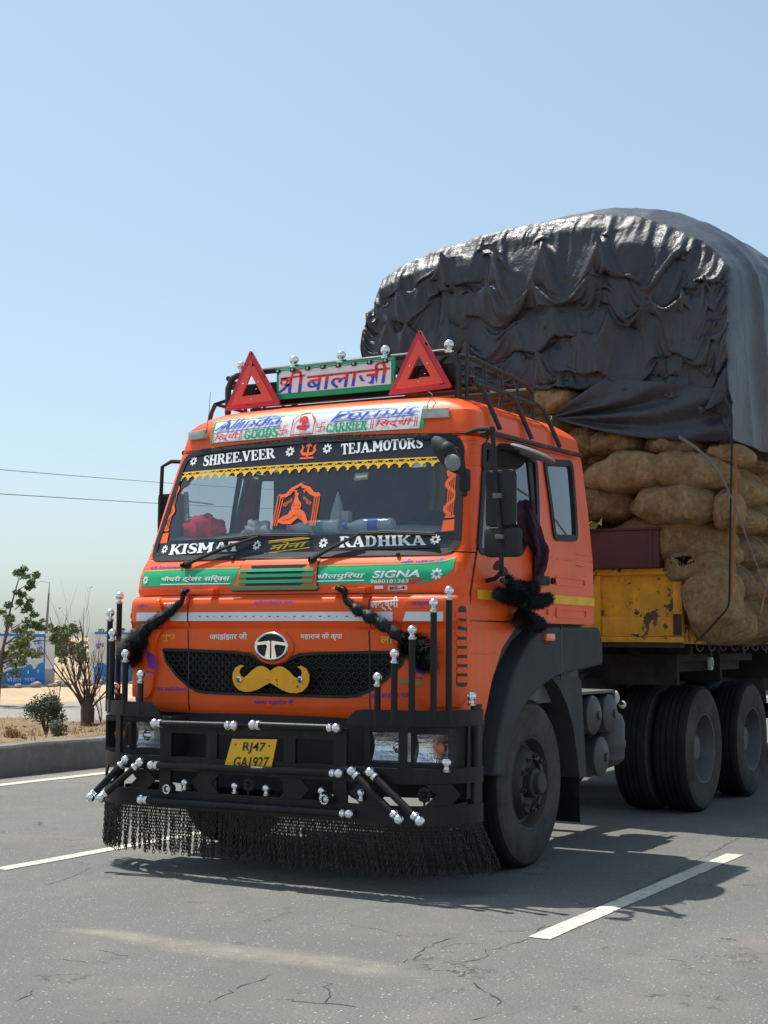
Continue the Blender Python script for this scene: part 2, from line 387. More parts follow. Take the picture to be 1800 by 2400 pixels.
def asphalt(name, base, crack=True, dusty=.25):
    m, n, L, b = nodes(name); tc = N(n, 'TexCoord').outputs['Object']
    def nz(s, d=6, r=.6):
        t = N(n, 'TexNoise', Scale=s, Detail=d, Roughness=r); L.new(tc, t.inputs['Vector']); return t.outputs[0]
    big = nz(.5, 6, .65); mid = nz(5, 6, .7); fine = nz(85, 4, .75)
    c = nmix(n, L, nmap(n, L, big, .3, .72), tuple(q*.88 for q in base), tuple(q*1.13 for q in base))
    c = nmix(n, L, nmap(n, L, mid, .35, .7, 0, .55), c, tuple(q*.83 for q in base))
    c = nmix(n, L, nmap(n, L, fine, .36, .60, .75, 0), c, tuple(q*.36 for q in base))
    v = N(n, 'TexVoronoi', Scale=42.0); L.new(tc, v.inputs['Vector'])
    chip = nmath(n, L, 'MULTIPLY', nmap(n, L, v.outputs['Distance'], .13, .20, 1, 0), nmap(n, L, nz(14, 3), .50, .54))
    c = nmix(n, L, chip, c, (.50, .47, .42))
    c = nmix(n, L, nmap(n, L, nz(.9, 5, .7), .5, .78, 0, dusty), c, (.34, .29, .22))
    hgt = nmath(n, L, 'ADD', nmath(n, L, 'MULTIPLY', fine, .6), nmath(n, L, 'MULTIPLY', mid, .35))
    if crack:
        wp = N(n, 'TexNoise', Scale=3.0, Detail=8.0, Roughness=.72); L.new(tc, wp.inputs['Vector'])
        sc = N(n, 'VectorMath', operation='SCALE'); L.new(wp.outputs['Color'], sc.inputs[0]); sc.inputs['Scale'].default_value = .55
        ad = N(n, 'VectorMath', operation='ADD'); L.new(tc, ad.inputs[0]); L.new(sc.outputs[0], ad.inputs[1])
        cr = None
        for s_, th, lo in ((.75, .007, .54), (2.3, .011, .60)):
            vv = N(n, 'TexVoronoi', Scale=s_, feature='DISTANCE_TO_EDGE'); L.new(ad.outputs[0], vv.inputs['Vector'])
            k = nmath(n, L, 'MULTIPLY', nmap(n, L, vv.outputs['Distance'], th*.25, th, 1, 0), nmap(n, L, nz(1.1+s_, 4, .6), lo, lo+.1))
            cr = k if cr is None else nmath(n, L, 'MAXIMUM', cr, k)
        c = nmix(n, L, nmath(n, L, 'MULTIPLY', cr, .85), c, (.03, .028, .026))
        hgt = nmath(n, L, 'SUBTRACT', hgt, cr)
    # long darker wheel tracks and oil drips down the lanes
    mp = N(n, 'Mapping'); mp.inputs['Scale'].default_value = (1.1, .06, 1); L.new(tc, mp.inputs['Vector']); tk = N(n, 'TexNoise', Scale=1.0, Detail=5.0, Roughness=.6); L.new(mp.outputs[0], tk.inputs['Vector'])
    c = nmix(n, L, nmap(n, L, tk.outputs[0], .48, .68, 0, .35), c, tuple(q*.62 for q in base))
    c = nmix(n, L, nmath(n, L, 'MULTIPLY', nmap(n, L, nz(2.1, 7, .7), .64, .70), .45), c, tuple(q*.5 for q in base))
    L.new(c, b.inputs['Base Color']); b.inputs['Roughness'].default_value = .88; b.inputs['Specular IOR Level'].default_value = .3
    bp = N(n, 'Bump', Strength=.55, Distance=.012); L.new(hgt, bp.inputs['Height']); L.new(bp.outputs[0], b.inputs['Normal'])
asphalt('asphalt', (.180, .178, .165))
asphalt('asphalt_far', (.21, .20, .185), False, .5)
def worn_paint():
    m, n, L, b = nodes('road_paint'); tc = N(n, 'TexCoord').outputs['Object']
    t = N(n, 'TexNoise', Scale=22.0, Detail=8.0, Roughness=.75); L.new(tc, t.inputs['Vector'])
    t2 = N(n, 'TexNoise', Scale=2.0, Detail=4.0); L.new(tc, t2.inputs['Vector'])
    c = nmix(n, L, nmap(n, L, t2.outputs[0], .3, .7), (.50, .48, .38), (.62, .60, .50))
    c = nmix(n, L, nmap(n, L, t.outputs[0], .53, .62), c, (.22, .21, .19))
    L.new(c, b.inputs['Base Color']); b.inputs['Roughness'].default_value = .8
    bp = N(n, 'Bump', Strength=.4, Distance=.01); L.new(t.outputs[0], bp.inputs['Height']); L.new(bp.outputs[0], b.inputs['Normal'])
worn_paint()
def dust_film():
    m, n, L, b = nodes('dust_film'); tc = N(n, 'TexCoord').outputs['Object']
    b.inputs['Base Color'].default_value = (.50, .46, .36, 1); b.inputs['Roughness'].default_value = .95
    at = N(n, 'Attribute', attribute_name='fall')
    t = N(n, 'TexNoise', Scale=3.5, Detail=7.0, Roughness=.75); L.new(tc, t.inputs['Vector'])
    f = nmath(n, L, 'MULTIPLY', at.outputs['Fac'], nmap(n, L, t.outputs[0], .28, .68, .08, .5))
    tr = N(n, 'BsdfTransparent'); mx = N(n, 'MixShader'); L.new(f, mx.inputs[0]); L.new(tr.outputs[0], mx.inputs[1]); L.new(b.outputs[0], mx.inputs[2])
    L.new(mx.outputs[0], n['Material Output'].inputs[0])
dust_film()
def glass(name, tint, refl=1.0, rough=.0, film=0.0, fcol=(.25, .27, .3)):
    """thin tinted pane: see-through plus mirror by Fresnel, plus a little dust film"""
    m, n, L, b = nodes(name); n.remove(b)
    tr = N(n, 'BsdfTransparent'); tr.inputs[0].default_value = (*tint, 1)
    gl = N(n, 'BsdfGlossy'); gl.inputs['Roughness'].default_value = rough
    ge = N(n, 'NewGeometry'); dt = N(n, 'VectorMath', operation='DOT_PRODUCT'); L.new(ge.outputs['Incoming'], dt.inputs[0]); L.new(ge.outputs['Normal'], dt.inputs[1])
    k5 = nmath(n, L, 'POWER', nmath(n, L, 'SUBTRACT', 1.0, nmath(n, L, 'ABSOLUTE', dt.outputs['Value'])), 5.0)     # Schlick, same from both sides
    f = nmath(n, L, 'MINIMUM', nmath(n, L, 'MULTIPLY', nmath(n, L, 'ADD', .04, nmath(n, L, 'MULTIPLY', k5, .96)), refl), 1.0)
    mx = N(n, 'MixShader'); L.new(f, mx.inputs[0]); L.new(tr.outputs[0], mx.inputs[1]); L.new(gl.outputs[0], mx.inputs[2])
    out = mx.outputs[0]
    if film:
        tc = N(n, 'TexCoord').outputs['Object']; t = N(n, 'TexNoise', Scale=3.0, Detail=7.0, Roughness=.7); L.new(tc, t.inputs['Vector'])
        df = N(n, 'BsdfDiffuse'); df.inputs[0].default_value = (*fcol, 1); m2 = N(n, 'MixShader')
        L.new(nmap(n, L, t.outputs[0], .3, .75, film*.35, film), m2.inputs[0]); L.new(out, m2.inputs[1]); L.new(df.outputs[0], m2.inputs[2]); out = m2.outputs[0]
    L.new(out, n['Material Output'].inputs[0])
glass('windscreen_glass', (.82, .87, .89), 2.4, .0, .05, (.34, .42, .52))
glass('side_glass', (.60, .63, .65), 2.6, .02, .10, (.26, .28, .30))
def tarp_mat():
    m, n, L, b = nodes('tarp'); tc = N(n, 'TexCoord').outputs['Object']; geo = N(n, 'NewGeometry')
    def nz(s, d=6, r=.6):
        t = N(n, 'TexNoise', Scale=s, Detail=d, Roughness=r); L.new(tc, t.inputs['Vector']); return t.outputs[0]
    c = nmix(n, L, nmap(n, L, nz(1.2, 5), .3, .7), (.030, .034, .042), (.050, .055, .066))
    d = nz(2.2, 7, .7)
    c = nmix(n, L, nmap(n, L, d, .45, .8, 0, .25), c, (.12, .13, .15))
    L.new(c, b.inputs['Base Color']); L.new(nmap(n, L, d, .35, .75, .33, .50), b.inputs['Roughness'])
    h = nmath(n, L, 'ADD', nmath(n, L, 'MULTIPLY', nz(9, 8, .62), 1.0), nmath(n, L, 'MULTIPLY', nz(45, 4, .6), .22))
    rm = N(n, 'TexNoise', Scale=4.5, Detail=7.0, Roughness=.55); rm.noise_type = 'RIDGED_MULTIFRACTAL'; L.new(tc, rm.inputs['Vector'])
    h = nmath(n, L, 'ADD', h, nmath(n, L, 'MULTIPLY', rm.outputs[0], .45))
    bp = N(n, 'Bump', Strength=.55, Distance=.03); L.new(h, bp.inputs['Height']); L.new(bp.outputs[0], b.inputs['Normal']); b.inputs['Specular IOR Level'].default_value = .42
tarp_mat()
def ground_mat(name, c1, c2, c3, s=1.0, bump=.5):
    m, n, L, b = nodes(name); tc = N(n, 'TexCoord').outputs['Object']
    def nz(k, d=7, r=.65):
        t = N(n, 'TexNoise', Scale=k*s, Detail=d, Roughness=r); L.new(tc, t.inputs['Vector']); return t.outputs[0]
    c = nmix(n, L, nmap(n, L, nz(.35), .35, .65), c1, c2); c = nmix(n, L, nmap(n, L, nz(4), .5, .75, 0, .8), c, c3)
    L.new(c, b.inputs['Base Color']); b.inputs['Roughness'].default_value = .95; b.inputs['Specular IOR Level'].default_value = .15
    bp = N(n, 'Bump', Strength=bump, Distance=.05); L.new(nz(9), bp.inputs['Height']); L.new(bp.outputs[0], b.inputs['Normal'])
ground_mat('sand', (.42, .31, .19), (.50, .38, .25), (.30, .22, .14))
ground_mat('soil', (.20, .135, .08), (.28, .20, .12), (.12, .085, .05), 2)
ground_mat('gravel_road', (.25, .235, .205), (.31, .29, .25), (.19, .175, .155))
ground_mat('concrete', (.21, .205, .195), (.17, .165, .155), (.27, .255, .23), 3, .35)
mat('wall_white', (.72, .70, .68), .8, var=.06, vs=2, dust=.2)
mat('wall_grey', (.36, .34, .33), .85, var=.1, vs=2, dust=.3)
mat('wall_blue', (.02, .20, .58), .7, var=.08, vs=2, dust=.05)
mat('wall_red', (.42, .06, .06), .75)
mat('bark', (.10, .075, .055), .9, var=.3, bump=.5, bs=60)
mat('twig', (.095, .062, .045), .9, var=.3, vs=20)
mat('leaf', (.115, .175, .055), .6, var=.35, vs=3)
mat('leaf_yellow', (.19, .22, .07), .6, var=.35, vs=3)
mat('leaf_dusty', (.10, .115, .065), .75, var=.4, vs=8)
mat('dry_grass', (.30, .19, .08), .9, var=.4, vs=4)
mat('stone', (.26, .22, .18), .9, var=.25, bump=.5, bs=20)
mat('pole_grey', (.18, .18, .19), .6)
mat('wire', (.10, .10, .11), .6)
# ================================================================ the setting
def sheet(name, x0, x1, y0, y1, z, m, nx=1, ny=1, fn=None):
    V = []; Fc = []
    for j in range(ny+1):
        for i in range(nx+1):
            x = x0+(x1-x0)*i/nx; y = y0+(y1-y0)*j/ny; V.append((x, y, z+(fn(x, y) if fn else 0)))
    for j in range(ny):
        for i in range(nx): a = j*(nx+1)+i; Fc.append((a, a+1, a+nx+2, a+nx+1))
    o = MB().add(V, Fc).build(name, m, fixn=False); tag(o, kind='structure'); return o
sheet('ground', -1500, 1500, -900, 2500, -.03, 'sand')
road = sheet('road', -5.95, 15, -300, 500, 0, 'asphalt')
sheet('opposite_road', -17.2, -8.75, -60, 500, -.012, 'gravel_road')
def hump(x, y):
    e = min(1, (x+8.9)/.5, (-5.9-x)/.12); e = max(0, e)
    return e*(.06+.12*noise.noise(Vector((x*.9, y*.9, 0)))+.05*noise.noise(Vector((x*4, y*4, 3))))
sheet('median_soil', -8.9, -5.85, -5, 30, .24, 'soil', 44, 300, hump)
sheet('median_soil', -8.8, -5.85, 30, 400, .26, 'soil', 2, 60, lambda x, y: .08*noise.noise(Vector((x, y*.6, 0))))
def kerb(name, x0, x1, h):
    prof = [(x1, -.02), (x1-.01, h*.45), (x1-.03, h-.035), (x1-.06, h), (x0, h), (x0, -.02)]
    V = []; Fc = []; ys = [-60]+[i*.35-4 for i in range(110)]+[60, 120, 400]; k = len(prof)
    for y in ys:
        for x, z in prof:
            d = .018*noise.noise(Vector((x*3, y*1.3, z*3)))+.008*noise.noise(Vector((x*9, y*6, z*9))); V.append((x+d, y, z+d*(z > .1)))
    for j in range(len(ys)-1):
        for i in range(k-1): a = j*k+i; Fc.append((a, a+1, a+k+1, a+k))
    return tag(MB().add(V, Fc).build(name, 'concrete', fixn=True), kind='structure')
kerb('kerb', -6.02, -5.70, .31)
kerb('kerb', -9.0, -8.74, .22)
def marking(name, x0, x1, y0, y1):
    n = max(2, int((y1-y0)/.12)); V = []; Fc = []
    for i in range(n+1):
        y = y0+(y1-y0)*i/n
        V += [(x0+.007*noise.noise(Vector((y*5, x0, 1))), y, .004), (x1+.007*noise.noise(Vector((y*5, x1, 2))), y, .004)]
    Fc = [(2*i, 2*i+1, 2*i+3, 2*i+2) for i in range(n)]
    return MB().add(V, Fc).build(name, 'road_paint', road, fixn=False)
for k in range(-2, 12):
    marking('lane_dash', -1.59, -1.48, -.87+k*9.0, 2.2+k*9.0); marking('lane_dash', 2.045, 2.16, -1.09+k*9.0, 2.16+k*9.0)
marking('edge_line', -5.27, -5.12, -20, 120)
# dust washed against the kerb
def film(name, pts, half, z, end=True):
    V = []; Fc = []; at = []; k = len(pts); pr = [-1, -.6, -.2, .2, .6, 1]
    for i, p in enumerate(pts):
        t = (pts[min(i+1, k-1)]-pts[max(i-1, 0)]).normalized(); nn = Vector((-t.y, t.x, 0))
        e = min(1, i/4, (k-1-i)/4) if end else 1
        for q in pr:
            V.append((p.x+nn.x*q*half[i], p.y+nn.y*q*half[i], z)); at.append(e*(1-abs(q))**.8 if end else 1-(q+1)/2)
    for i in range(k-1):
        for j in range(5): a = i*6+j; Fc.append((a, a+1, a+7, a+6))
    o = MB().add(V, Fc).build(name, 'dust_film', road, fixn=False)
    a = o.data.attributes.new('fall', 'FLOAT', 'POINT'); a.data.foreach_set('value', at); o['kind'] = 'stuff'; return o
P_ = [atZ(0, 'b2', x, y) for x, y in ((150, 880), (380, 893), (520, 905), (650, 935), (800, 958), (1000, 985), (1200, 1000), (1400, 1020), (1659, 1068), (1900, 1110))]
Q_ = []
for a, b in zip(P_, P_[1:]): Q_ += [a.lerp(b, t/4) for t in range(4)]
film('dust_streak', Q_, [.05+.12*min(1, i/16) for i in range(len(Q_))], .003)
film('dust_drift', [Vector((-5.50, -10+i*1.5, 0)) for i in range(60)], [.24]*60, .0025, False)
# hand-placed cracks of the worn asphalt, thin open splits
def crack(pts, w):
    rnd = random.Random(int(pts[0].x*1000)); path = []
    for a, b in zip(pts, pts[1:]):
        n = max(2, int((b-a).length/.035))
        for i in range(n):
            p = a.lerp(b, i/n); path.append(Vector((p.x+rnd.gauss(0, .010), p.y+rnd.gauss(0, .014), 0)))
    path.append(pts[-1]); V = []; k = len(path)
    for i, p in enumerate(path):
        t = (path[min(i+1, k-1)]-path[max(i-1, 0)]).normalized(); ww = w*.42*(.2+rnd.random()*1.2)*(.15 if i in (0, k-1) else 1)
        V += [(p.x-t.y*ww, p.y+t.x*ww, .0018), (p.x+t.y*ww, p.y-t.x*ww, .0018)]
    MB().add(V, [(2*i, 2*i+1, 2*i+3, 2*i+2) for i in range(k-1)]).build('crack', 'crack_dark', road, fixn=False)
mat('crack_dark', (.035, .032, .03), .95)
for zn, w, P in (('b3', .006, ((1605, 95), (1490, 140), (1400, 190), (1250, 270), (1080, 350), (980, 395), (860, 440), (800, 480), (665, 515), (640, 550), (540, 580), (480, 605), (420, 600))),
                 ('b3', .007, ((435, 600), (440, 635), (380, 650), (330, 660))), ('b3', .006, ((310, 550), (235, 570), (150, 605), (150, 635), (30, 665))),
                 ('b3', .008, ((405, 745), (425, 775), (480, 800), (500, 850))), ('b3', .008, ((370, 900), (440, 890), (570, 875))),
                 ('b3', .006, ((1190, 640), (1250, 648), (1310, 655))), ('b3', .005, ((270, 590), (360, 570), (430, 575))),
                 ('b2', .006, ((900, 1205), (960, 1165), (1040, 1135), (1120, 1100), (1190, 1072))), ('b2', .009, ((1200, 1185), (1310, 1195), (1420, 1200), (1550, 1220))),
                 ('b2', .006, ((1400, 1110), (1420, 1160), (1405, 1200))), ('b2', .005, ((190, 690), (290, 665), (400, 615))), ('b2', .005, ((250, 1005), (350, 1020), (480, 1030))),
                 ('b2', .006, ((60, 1200), (120, 1165), (155, 1135))), ('b2', .004, ((130, 430), (200, 440), (260, 448), (170, 462))), ('b2', .005, ((440, 970), (510, 985), (545, 1005)))):
    crack([atZ(0, zn, x, y) for x, y in P], w)
glass('lamp_glass', (.96, .97, .98), 1.6, .0, .03, (.6, .62, .64))
# ================================================================ lorry: cab surface
W_T = [(.9, 1.185), (1.0, 1.195), (1.7, 1.20), (1.95, 1.195), (2.3, 1.16), (2.65, 1.115), (2.80, 1.075)]
Y_T = [(.93, -.165), (.955, -.192), (1.0, -.207), (1.07, -.212), (1.30, -.214), (1.40, -.222), (1.460, -.226), (1.474, -.204), (1.495, -.212), (1.508, -.230),
       (1.62, -.230), (1.650, -.218), (1.664, -.186), (1.688, -.186), (1.694, -.196), (1.72, -.196), (1.80, -.180), (1.86, -.15), (1.90, -.117), (1.93, -.097),
       (1.98, -.070), (2.58, .147), (2.66, .172), (2.72, .186), (2.78, .205), (2.80, .213)]
YREAR = 1.94; CR, CD, CL, TAP = .045, .09, .11, .012
def cwm(z): return itp(z, W_T)
def cw(z): return itp(z, W_T)-TAP
def cy0(z): return itp(z, Y_T)
def bow(x): return .045*x*x+.035*x**4
def front_y(x, z):
    w = cw(z); xr = w-CR; ax = min(abs(x), w); y = cy0(z)+bow(ax)
    if ax > xr: t = min(1, (ax-xr)/CR); y += CD*(1-math.sqrt(max(0, 1-t*t)))
    return y
def yc(z): return cy0(z)+bow(cw(z))+CD
def skin(a, z, off=0):
    """a: running length round the cab from its middle (front, corner, side); signed"""
    s = -1 if a < 0 else 1; a = abs(a); w = cw(z); xr = w-CR
    if a <= xr: x, y = a, front_y(a, z); nx, ny = .09*a+.14*a**3, -1
    elif a <= xr+CL:
        th = (a-xr)/CL*math.pi/2; x = xr+CR*math.sin(th); y = cy0(z)+bow(x)+CD*(1-math.cos(th)); nx, ny = math.sin(th)+.3, -math.cos(th)
    else: y = yc(z)+(a-xr-CL); x = cside(y, z); nx, ny = 1, 0
    l = math.hypot(nx, ny)
    return (s*(x+nx/l*off), y+ny/l*off, z)
def cside(y, z):
    t = max(0, min(1, (y-yc(z))/1.0)); return cw(z)+TAP*(1-(1-t)**2)
def a_side(y, z): return cw(z)-CR+CL+(y-yc(z))
def FS(zn, x, y):
    """photo point -> (x, z) on the cab front"""
    c = -.1
    for _ in range(12): p = atY(c, zn, x, y); c = front_y(p.x, p.z)
    return (p.x, p.z)
def SS(zn, x, y):
    c = 1.17
    for _ in range(25): p = atX(c, zn, x, y); c = .5*c+.5*cside(p.y, p.z)
    return (max(p.y, yc(p.z)+.02), p.z)
FN = lambda off: (lambda x, z: (x, front_y(x, z)-off, z))
def F3(x, z, off): return (x, front_y(x, z)-off, z)
def K3(a, z, off): return skin(a, z, off)
lorry = empty('lorry', (0, 0, 0), 'orange cab-over lorry with painted signs, chrome balls and black chain fringe', 'lorry')
def LP(mb, name, m, parent=None, **k): return mb.build(name, m, parent or lorry, **k)
# openings
WS_OUT = rpoly([(-1.138, 1.900), (0, 1.890), (1.138, 1.900), (1.042, 2.645), (0, 2.680), (-1.042, 2.645)], .12, 6)
WS_HOLE = inset(WS_OUT, .02)
GR_H = [(0, 1.262), (.07, 1.266), (.12, 1.290), (.17, 1.312), (.30, 1.324), (.65, 1.334), (.875, 1.335), (.85, 1.26), (.75, 1.17), (.65, 1.105), (.58, 1.077), (.50, 1.068), (0, 1.066)]
GR = rpoly([(x, z) for x, z in GR_H]+[(-x, z) for x, z in GR_H[::-1][1:-1]], .012, 2)
DW = rpoly([SS('z5', *p) for p in ((418, 1262), (800, 1285), (880, 1105), (955, 1060), (935, 470), (610, 362), (450, 560))], .06, 5)
RW = rpoly([SS('z5', *p) for p in ((1100, 1145), (1290, 1150), (1245, 500), (1012, 490))], .05, 5)
QW = rpoly([SS('z5', *p) for p in ((448, 545), (530, 535), (545, 350), (470, 345))], .03, 4)
ARCH = [(.24, .9), (.26, 1.02), (.33, 1.18), (.46, 1.36), (.66, 1.48), (.9, 1.515), (2.2, 1.515), (2.2, .9)]
def half(poly): return [(max(0, u), v) for u, v in poly]
body = MB()
for s in (1, -1):
    Zb = .94
    zs = [Zb+i*.03 for i in range(int((2.80-Zb)/.03)+1)]+[2.80]
    out = [(0, Zb)]+[(0, z) for z in zs[1:]]+[(a_side(YREAR, z), z) for z in zs[::-1]]
    holes = [half(WS_HOLE), half(GR)]+[[(a_side(y, z), z) for y, z in inset(P, .012)] for P in (DW, RW, QW)]
    arch = [(a_side(y, max(z, Zb)), z) for y, z in ARCH]
    # side below the arch line is left out: clip the outline there
    cl = []
    lowfront = [(a_side(y, max(z, Zb)), z) for y, z in ARCH[1:6]]
    out = [(0, Zb), (a_side(.24, Zb), Zb)]+lowfront+[(a_side(YREAR, 1.515), 1.515)]+[(a_side(YREAR, z), z) for z in zs if z > 1.52]+[(0, 2.80)]
    m_ = MB(); fill([out]+holes, lambda a, z, s=s: skin(a*s if a else 1e-9*s, z), .03, .02, m_)
    body.add(m_.v, m_.f)
# rear wall and roof
zs = [1.515, 1.9, 2.3, 2.65, 2.80]
body.add([(sx*cwm(z), YREAR, z) for z in zs for sx in (-1, 1)], [(2*i, 2*i+1, 2*i+3, 2*i+2) for i in range(4)])
RF = [(2.80, 1.063, .213, 1.94, .045, .09), (2.835, 1.035, .235, 1.925, .09, .13), (2.868, .985, .27, 1.90, .13, .17), (2.895, .94, .325, 1.86, .16, .2), (2.918, .85, .41, 1.80, .18, .2), (2.934, .72, .53, 1.70, .2, .2), (2.943, .5, .7, 1.55, .2, .2), (2.946, .2, .95, 1.3, .1, .1)]
V = []; n0 = 0
for z, w, y0, y1, cr, cdp in RF:
    ring = []; xr = w-cr; b1 = 1.0
    for i in range(17): x = xr*i/16; ring.append((x, y0+bow(x)*b1))
    for i in range(1, 9): th = i/8*math.pi/2; x = xr+cr*math.sin(th); ring.append((x, y0+bow(x)*b1+cdp*(1-math.cos(th))))
    ye = ring[-1][1]
    k_ = max(0, 1-(z-2.80)/.1)
    for i in range(1, 9): t_ = min(1, i/8*1.6); ring.append((w+TAP*(1-(1-t_)**2), ye+(y1-.06*(1-k_)-ye)*i/8))
    ring.append((w+TAP-.02*(1-k_), y1-.02*(1-k_))); ring.append((w+TAP-.06*(1-k_)-1e-4, y1))
    for i in range(1, 5): ring.append(((w+TAP-.06)*(1-i/4), y1))
    full = ring+[(-x, y) for x, y in ring[::-1][1:-1]]; n0 = len(full); V += [(x, y, z) for x, y in full]
Fr = [(k*n0+i, k*n0+(i+1) % n0, (k+1)*n0+(i+1) % n0, (k+1)*n0+i) for k in range(len(RF)-1) for i in range(n0)]+[tuple((len(RF)-1)*n0+i for i in range(n0))]
body.add(V, Fr)
cab = LP(body, 'cab_body', 'orange', smooth=35, weld=.002)
def cabpart(mb, name, m, **k): return mb.build(name, m, cab, **k)
def solid(o, t, off=-1):
    md = o.modifiers.new('thick', 'SOLIDIFY'); md.thickness = t; md.offset = off; return o
# gap under the band, seams of the hatch
cabpart(fill([[(-1.10, 1.664), (1.10, 1.664), (1.10, 1.676), (-1.10, 1.676)]], FN(.0035), .05, .01), 'panel_gap', 'black_film')
for s in (1, -1):
    cabpart(fill([[(s*.652-.004, .955), (s*.652+.004, .955), (s*.652+.004, 1.655), (s*.652-.004, 1.655)]], FN(.003), .01, .02), 'panel_seam', 'black_film')
# ---------------------------------------------------------------- windscreen
ring = lambda out, w, fn: fill([out, inset(out, w)], fn, .03, .02)
fr = cabpart(slab([WS_OUT, inset(WS_OUT, .042)], F3, .007, -.03, .03, .02), 'windscreen_seal', 'rubber_seal')
ws = cabpart(fill([inset(WS_OUT, .03)], FN(-.004), .04, .04), 'windscreen', 'windscreen_glass', weld=.001)
WIN = inset(WS_OUT, .036)
def clipz(poly, z0, z1):
    """part of a polygon between two heights (the lower or upper edge may be a line z = f(x))"""
    out = []; k = len(poly)
    def cl(P, f, keep):
        o = []
        for i in range(len(P)):
            a, b = P[i], P[(i+1) % len(P)]; da, db = (a[1]-f(a[0]))*keep, (b[1]-f(b[0]))*keep
            if da >= 0: o.append(a)
            if (da >= 0) != (db >= 0): t = da/(da-db); o.append((a[0]+(b[0]-a[0])*t, a[1]+(b[1]-a[1])*t))
        return o
    return cl(cl(poly, z0, 1), z1, -1)
STRIP_LO = 2.498; STRIP_HI = 2.036
cabpart(fill([clipz(WIN, lambda x: STRIP_LO, lambda x: 9)], FN(.001), .04, .03), 'sun_strip', 'black_film')
cabpart(fill([clipz(WIN, lambda x: 0, lambda x: STRIP_HI)], FN(.001), .04, .03), 'lower_strip', 'black_film')
# yellow lace border
def stroke(mb, pts, w, fn, closed=False):
    k = len(pts)
    V = []
    for i, p in enumerate(pts):
        a = pts[(i-1) % k if closed else max(i-1, 0)]; b = pts[(i+1) % k if closed else min(i+1, k-1)]
        tx, ty = b[0]-a[0], b[1]-a[1]; l = math.hypot(tx, ty) or 1; ww = (w[i] if isinstance(w, (list, tuple)) else w)/2
        V += [fn(p[0]-ty/l*ww, p[1]+tx/l*ww), fn(p[0]+ty/l*ww, p[1]-tx/l*ww)]
    Fc = [(2*i, 2*i+1, 2*i+3, 2*i+2) for i in range(k-1)]
    if closed: Fc.append((2*k-2, 2*k-1, 1, 0))
    return mb.add(V, Fc)
def disc(mb, c, rx, ry, fn, n=14):
    return mb.add([fn(c[0]+rx*math.cos(2*math.pi*i/n), c[1]+ry*math.sin(2*math.pi*i/n)) for i in range(n)], [tuple(range(n))])
lace = MB(); fl = FN(.003); n_l = 30
fill([[(-1.035, 2.494), (1.035, 2.494), (1.035, 2.502), (-1.035, 2.502)]], fl, .05, .02, lace)
for i in range(n_l):
    x = -1.02+2.04*i/(n_l-1)
    lace.add([fl(x-.030, 2.476), fl(x, 2.448), fl(x+.030, 2.476), fl(x, 2.482)], [(0, 1, 2, 3)])
    disc(lace, (x, 2.452), .009, .011, fl, 8); disc(lace, (x-.014, 2.468), .009, .008, fl, 8); disc(lace, (x+.014, 2.468), .009, .008, fl, 8)
    stroke(lace, [(x-.03+.02*math.cos(t*.9), 2.483+.010*math.sin(t*.9)) for t in range(8)], .005, fl, True)
    if i < n_l-1: stroke(lace, [(x+.02, 2.476), (x+.034, 2.485), (x+.048, 2.476)], .006, fl)
stroke(lace, [(-1.0+i*.05, 2.4725) for i in range(41)], .006, fl)
cabpart(lace, 'lace_border', 'gold', smooth=0)
# ---------------------------------------------------------------- painted words and marks
def word(body_, zn, q, m, off=.004, bold=.0, shear=.0, parent=None, name='lettering', fs=FS):
    o = text_on(body_, [fs(zn, *p) for p in q], FN(off), bold, shear).build(name, m, parent or cab, smooth=0, fixn=False); return o
def flower(zn, x, y, r, parent=None, m='white', off=.004):
    c = FS(zn, x, y); e = FS(zn, x, y-r); rr = e[1]-c[1]; mb = MB(); f = FN(off)
    for k in range(8):
        a = k*math.pi/4; disc(mb, (c[0]+.62*rr*math.cos(a), c[1]+.62*rr*math.sin(a)), rr*.27, rr*.27, f, 8)
        cc = (c[0]+.62*rr*math.cos(a), c[1]+.62*rr*math.sin(a))
        mb.v[-8:] = [f(cc[0]+math.cos(a)*rr*.36*math.cos(t)-math.sin(a)*rr*.215*math.sin(t), cc[1]+math.sin(a)*rr*.36*math.cos(t)+math.cos(a)*rr*.215*math.sin(t)) for t in [2*math.pi*i/8 for i in range(8)]]
    return mb.build('flower_motif', m, parent or cab, smooth=0, fixn=False)
def sword(t, zn, q, m): serif_on(t, [FS(zn, *p) for p in q], F3, .004).build('lettering', m, cab, smooth=0, fixn=False)
sword('SHREE.VEER', 'z1', ((302, 712), (655, 672), (652, 622), (308, 660)), 'white')
sword('TEJA.MOTORS', 'z1', ((975, 655), (1372, 622), (1374, 570), (975, 602)), 'white')
sword('KISMAT', 'z1', ((135, 1142), (483, 1122), (486, 1075), (150, 1092)), 'white')
sword('RADHIKA', 'z1', ((965, 1106), (1388, 1094), (1382, 1044), (968, 1052)), 'white')
word('मोना', 'z1', ((625, 1122), (812, 1100), (820, 1066), (640, 1086)), 'gold', bold=.02, shear=.2)
for y0, y1 in ((1132, 1106), (1084, 1060), (1076, 1053)):
    a, b = FS('z1', 622, y0), FS('z1', 822, y1); cabpart(stroke(MB(), [a, ((a[0]+b[0])/2, (a[1]+b[1])/2), b], .006, FN(.004)), 'underline', 'gold', smooth=0)
for x, y, r in ((258, 686, 23), (727, 640, 25), (908, 625, 25), (1437, 594, 24), (118, 1115, 22), (566, 1095, 24), (889, 1084, 25), (1433, 1067, 26)): flower('z1', x, y, r)
tri = MB(); c = FS('z1', 815, 637); f = FN(.004)
stroke(tri, [(c[0], c[1]-.045), (c[0], c[1]+.05)], [.016, .012], f)
